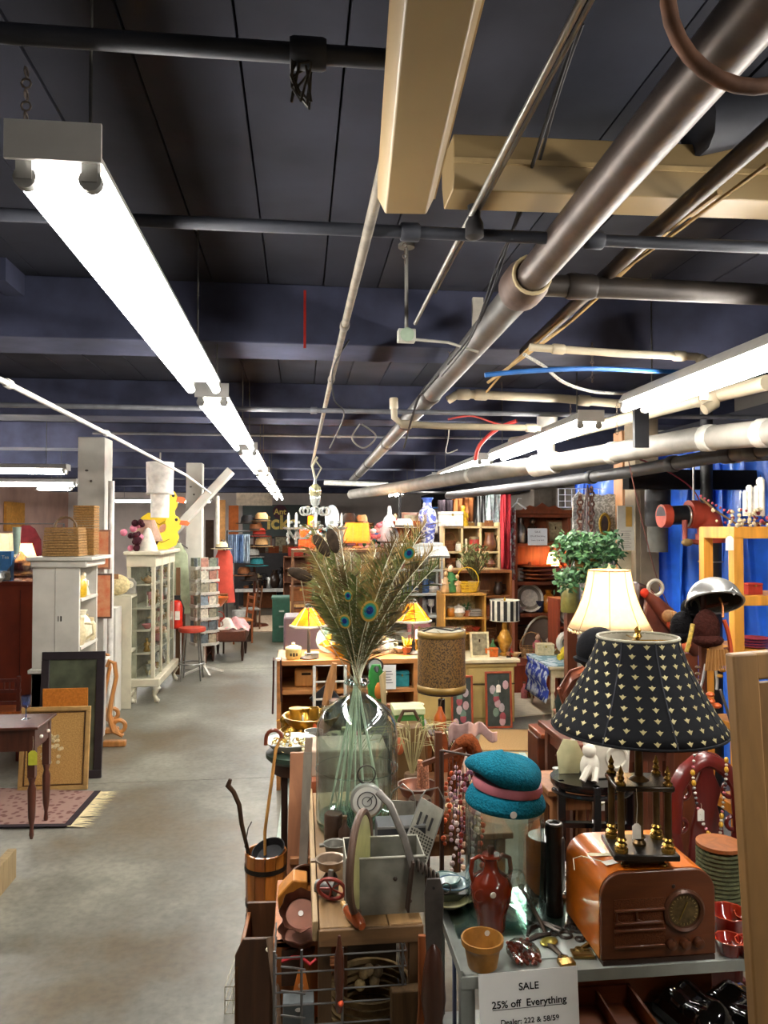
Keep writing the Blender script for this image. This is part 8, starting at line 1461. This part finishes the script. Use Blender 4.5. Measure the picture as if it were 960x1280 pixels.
# green bin, easel, cardboard, card boxes near the aisle end
t = thing('green_bin', 'dark green metal filing bin standing at the aisle end', 'bin', (D(352, 785, 15).x, 15.2, 0)); part('body', MB().box((0, 0, .42), (.36, .5, .84)), K('1f4a38', .4), t, bev=.01); part('rim', MB().box((0, 0, .85), (.4, .52, .04)), K('3a5f50', .4), t)
for z in (.3, .6): part('handle', MB().box((0, -.26, z), (.1, .02, .03)), K('a8a8a0', .4, .5), t)
t = thing('deck_chair', 'folded tan wooden easel frame beside the green bin', 'easel', (D(372, 790, 11).x, 11, 0)); 
for x in (-.02, .3): part('leg', MB().bar((x-.15, 0, 0), (x, .1, 1.1), .05), WD('a87a44'), t)
part('leg', MB().bar((.15, .5, 0), (.14, .1, 1.1), .05), WD('a87a44'), t); part('ledge', MB().box((.14, .05, .8), (.5, .06, .04)), WD('a87a44'), t); part('board', MB().box((.14, .08, 1.0), (.5, .02, .34)), WD('c9a064'), t)
# ---- far end ----
FD = 21.5
t = thing('shop_sign', 'dark chalkboard style sign with gold lettering at the far wall', 'sign', D(352, 652, 22.6)); u = U(t.location); part('board', MB().box((0, 0, 0), (96*u, .05, 42*u)), K('3f4a48', .6, 0, .15, 3), t, bev=.01)
go = K('e8cc6a', .4); textmesh('icke', 24*u, go, 'lettering', t, (1*u, -.06, -9*u), (PI/2, 0, 0), bold=.7*u); textmesh('Ant', 10*u, go, 'lettering', t, (-2*u, -.06, 9*u), (PI/2, 0, 0), bold=.3*u); part('badge', MB().lathe([(9*u, 0), (9*u, .02), (.01, .02)], 24, M=Matrix.Translation((-2*u, -.03, 12*u)) @ Matrix.Rotation(PI/2, 4, 'X')), K('4a1c30'), t)
t = thing('work_table', 'long table with a white front edge at the far end', 'table', (D(330, 735, FD).x, FD, 0)); ztb = D(330, 736, FD).z; part('table_top', MB().box((0, 0, ztb), (1.5, 1, .04)), K('26262a', .4), t); part('edge', MB().box((0, -.51, ztb), (1.5, .02, .09)), K('d4d4d0'), t)
for x in (-.7, .7): part('leg', MB().box((x, -.4, ztb/2), (.06, .06, ztb)), K('2a2622'), t)
solo('floor_crate', 'brown carton stack under the far table', 'carton', MB().box((0, 0, .3), (.9, .5, .6)).box((.1, 0, .68), (.5, .4, .15)), K('7a4a2c', .7), (D(325, 745, FD).x, FD+.2, 0))
zz = ztb+.025
row('black box .14; dark jar .4; black basket .25; silver can .3; dark vase .5; black figurine .6; grey jug .3', (D(312, 700, FD).x, FD, zz), (D(362, 700, FD).x, FD, zz), 'on the long far table')
row('dark box .25; brown frame .5; rust box .2; dark frame .5; brown box .22', (D(315, 700, FD).x, FD+.9, 1.5), (D(365, 700, FD).x, FD+.9, 1.5), 'on the dark cupboard below the gold sign')
solo('dark_cupboard', 'dark cupboard standing under the gold lettered sign', 'cupboard', MB().box((0, 0, .75), (2.2, .5, 1.5)), K('1f1b1e', .6, 0, .3), (D(340, 700, FD).x, FD+.95, 0))
# hat tree
HTX = D(318, 700, 17.5).x; t = thing('hat_tree', 'tall hat stand loaded with hats near the far table', 'hat stand', (HTX, 17.5, 0)); part('pole', MB().tube([(0, 0, 0), (0, 0, 2.45)], .03, 8), dw, t); part('foot', MB().lathe([(.35, 0), (.3, .04), (.04, .08)], 16), dw, t)
hh = [('black', 309, 655, 'black felt'), ('tan', 327, 652, 'tan straw'), ('brown', 320, 664, 'wide brown'), ('red', 324, 671, 'red knit'), ('tan', 327, 684, 'tan canvas'), ('grey', 316, 697, 'grey wool'), ('teal', 321, 708, 'teal paper'), ('brown', 305, 720, 'mottled brown'), ('dark', 314, 726, 'low dark')]
for c, px, py, n_ in hh: p = D(px, py, 17.3); item('hat', c, n_+' hat on the tall hat stand', p, .2, w=.5)
for i, (px, c) in enumerate(((290, '6f8098'), (298, '4f6688'), (306, '8a98a4'))): hang(['faded denim jacket, nearest of three', 'darker denim jacket, middle of three', 'pale denim shirt, farthest of three'][i], px-5, px+6, 668, 704, 15.5+i*.6, K(c, .9, 0, .3, 10), 'denim_jacket', 'jacket')
solo('denim_rail', 'dark clothes rail holding the denim jackets', 'rail', MB().tube([D(284, 664, 15.3), D(312, 664, 17)], .02, 6).tube([D(284, 664, 15.3), Vector((D(284, 664, 15.3).x, 15.3, 0))], .02, 6), K('2a2a2c'))
for i, (px, y0, y1, c, w) in enumerate(((277, 625, 700, 'c9945c', 9), (292, 632, 668, 'a0582c', 12), (318, 616, 632, 'd0c4b0', 44), (262, 650, 700, '4a3a30', 10))):  # cream curtain strip: orange light is put into its colour, nothing emits
    a = D(px, y0, 18.5+i*.3); b = D(px, y1, 18.5+i*.3); solo('partition', ['glowing cream curtain strip at the far left of the sign', 'rust brown cupboard side beside the cream strip', 'pale curtain pelmet above the gold sign', 'dark wooden screen behind the straw hat'][i], 'panel', MB().box((0, 0, 0), (w*U(a), .06, a.z-b.z)), K(c, .8, 0, .2), (a+b)/2)
for i, (px, y, d, c, h) in enumerate(((300, 745, 16.2, 'grey', .5), (308, 770, 15.2, 'dark', .4))): item('can', c, ['grey metal bin beside the far chairs', 'dark bucket near the far chairs'][i], (D(px, y, d).x, d, 0), h)
t = thing('runner_rug', 'long pale runner rug on the aisle floor near the far table', 'rug', (D(333, 760, 18).x, 18, .0)); part('pile', MB().box((0, 0, .006), (.7, 3, .012)), K('b8a48c', .9), t); part('border', MB().box((0, 0, .004), (.78, 3.1, .008)), K('8a7460', .9), t)
t = thing('floor_fan', 'black stand of folded items at the aisle end', 'stand', (D(372, 760, 14).x+.3, 14.5, 0)); part('body', MB().box((0, 0, .5), (.5, .4, 1)), K('1a1716', .6), t, bev=.02); part('top', MB().box((0, 0, 1.02), (.56, .46, .04)), K('3a2c24'), t)
# more far furniture so that the hall reads full
R6 = random.Random(6)
for i, (px, d, w, h, c, n_) in enumerate(((395, 19, 1.6, 1.5, '7a4a2c', 'brown sideboard far behind the chandelier'), (440, 18, 1.5, 1.9, '5c3a24', 'dark wardrobe far behind the orange shade'), (478, 17, 1.3, 1.8, '8a6a4a', 'tan cupboard far behind the roses'), (520, 16, 1.4, 2.1, '6e6a66', 'grey shelving far behind the porcelain vase'), (575, 15, 1.6, 2.1, '5c4a3c', 'brown cupboard far behind the pine cubbies'), (620, 14.5, 1.2, 2.0, '6a5444', 'brown shelf behind the red scarf'))):
    case('far_cabinet', n_, 'cabinet', (D(px, 700, d).x, d, 0), 0, w, .5, h, [h*.3, h*.6, h*.82], WD(c, .6)); x = D(px, 700, d).x
    row('; '.join('%s %s %.2f' % (R6.choice(['red', 'white', 'tan', 'blue', 'cream', 'brown', 'grey', 'rose']), k, R6.uniform(.2, .42)) for k in R6.sample(['jug', 'box', 'basket', 'doll', 'vase', 'hat', 'tin', 'frame'], 4)), (x-w*.42, d, h+.025), (x+w*.42, d, h+.025), 'on the '+n_.split(' far ')[0].split(' behind ')[0])
t = thing('plastic_dome', 'white and blue water cooler bottle above the far sideboard', 'bottle', D(415, 648, 12)); u = U(t.location); part('bottle', MB().ball((0, 0, 0), (9*u, 9*u, 17*u), 18), K('c4ccd8', .3), t); part('blue_base', MB().lathe([(5*u, -22*u), (7*u, -16*u), (6*u, -12*u)], 14), K('1f8aa8', .4), t); part("cooler_stand", MB().box((0, 0, -22*u-(t.location.z-22*u)/2), (.26, .26, t.location.z-22*u)), K('b8b8b4', .5), t)
for i, (px, x2) in enumerate(((12, 60), (60, 100))): pass
solo('wall_hanging', 'orange lit board on the pink left wall', 'board', MB().box((0, 0, 0), (.06, 1.2, .7)), K('d89a4a', .7), (-6.95, D(22, 632, 18).y+1.5, 2.5))
row('red vase .3; black hat .2; brown basket .3; white doll .4; pink lamp .3'.replace('lamp', 'vase'), (-5.2, 12.5, 1.42), (-3.3, 12.5, 1.42), 'on the far left cabinet row')
case('long_cabinet', 'long low brown cabinet between the posts on the left', 'cabinet', (-4.25, 12.5, 0), 0, 2.2, .5, 1.4, [.5, .95], WD('6a4428'))
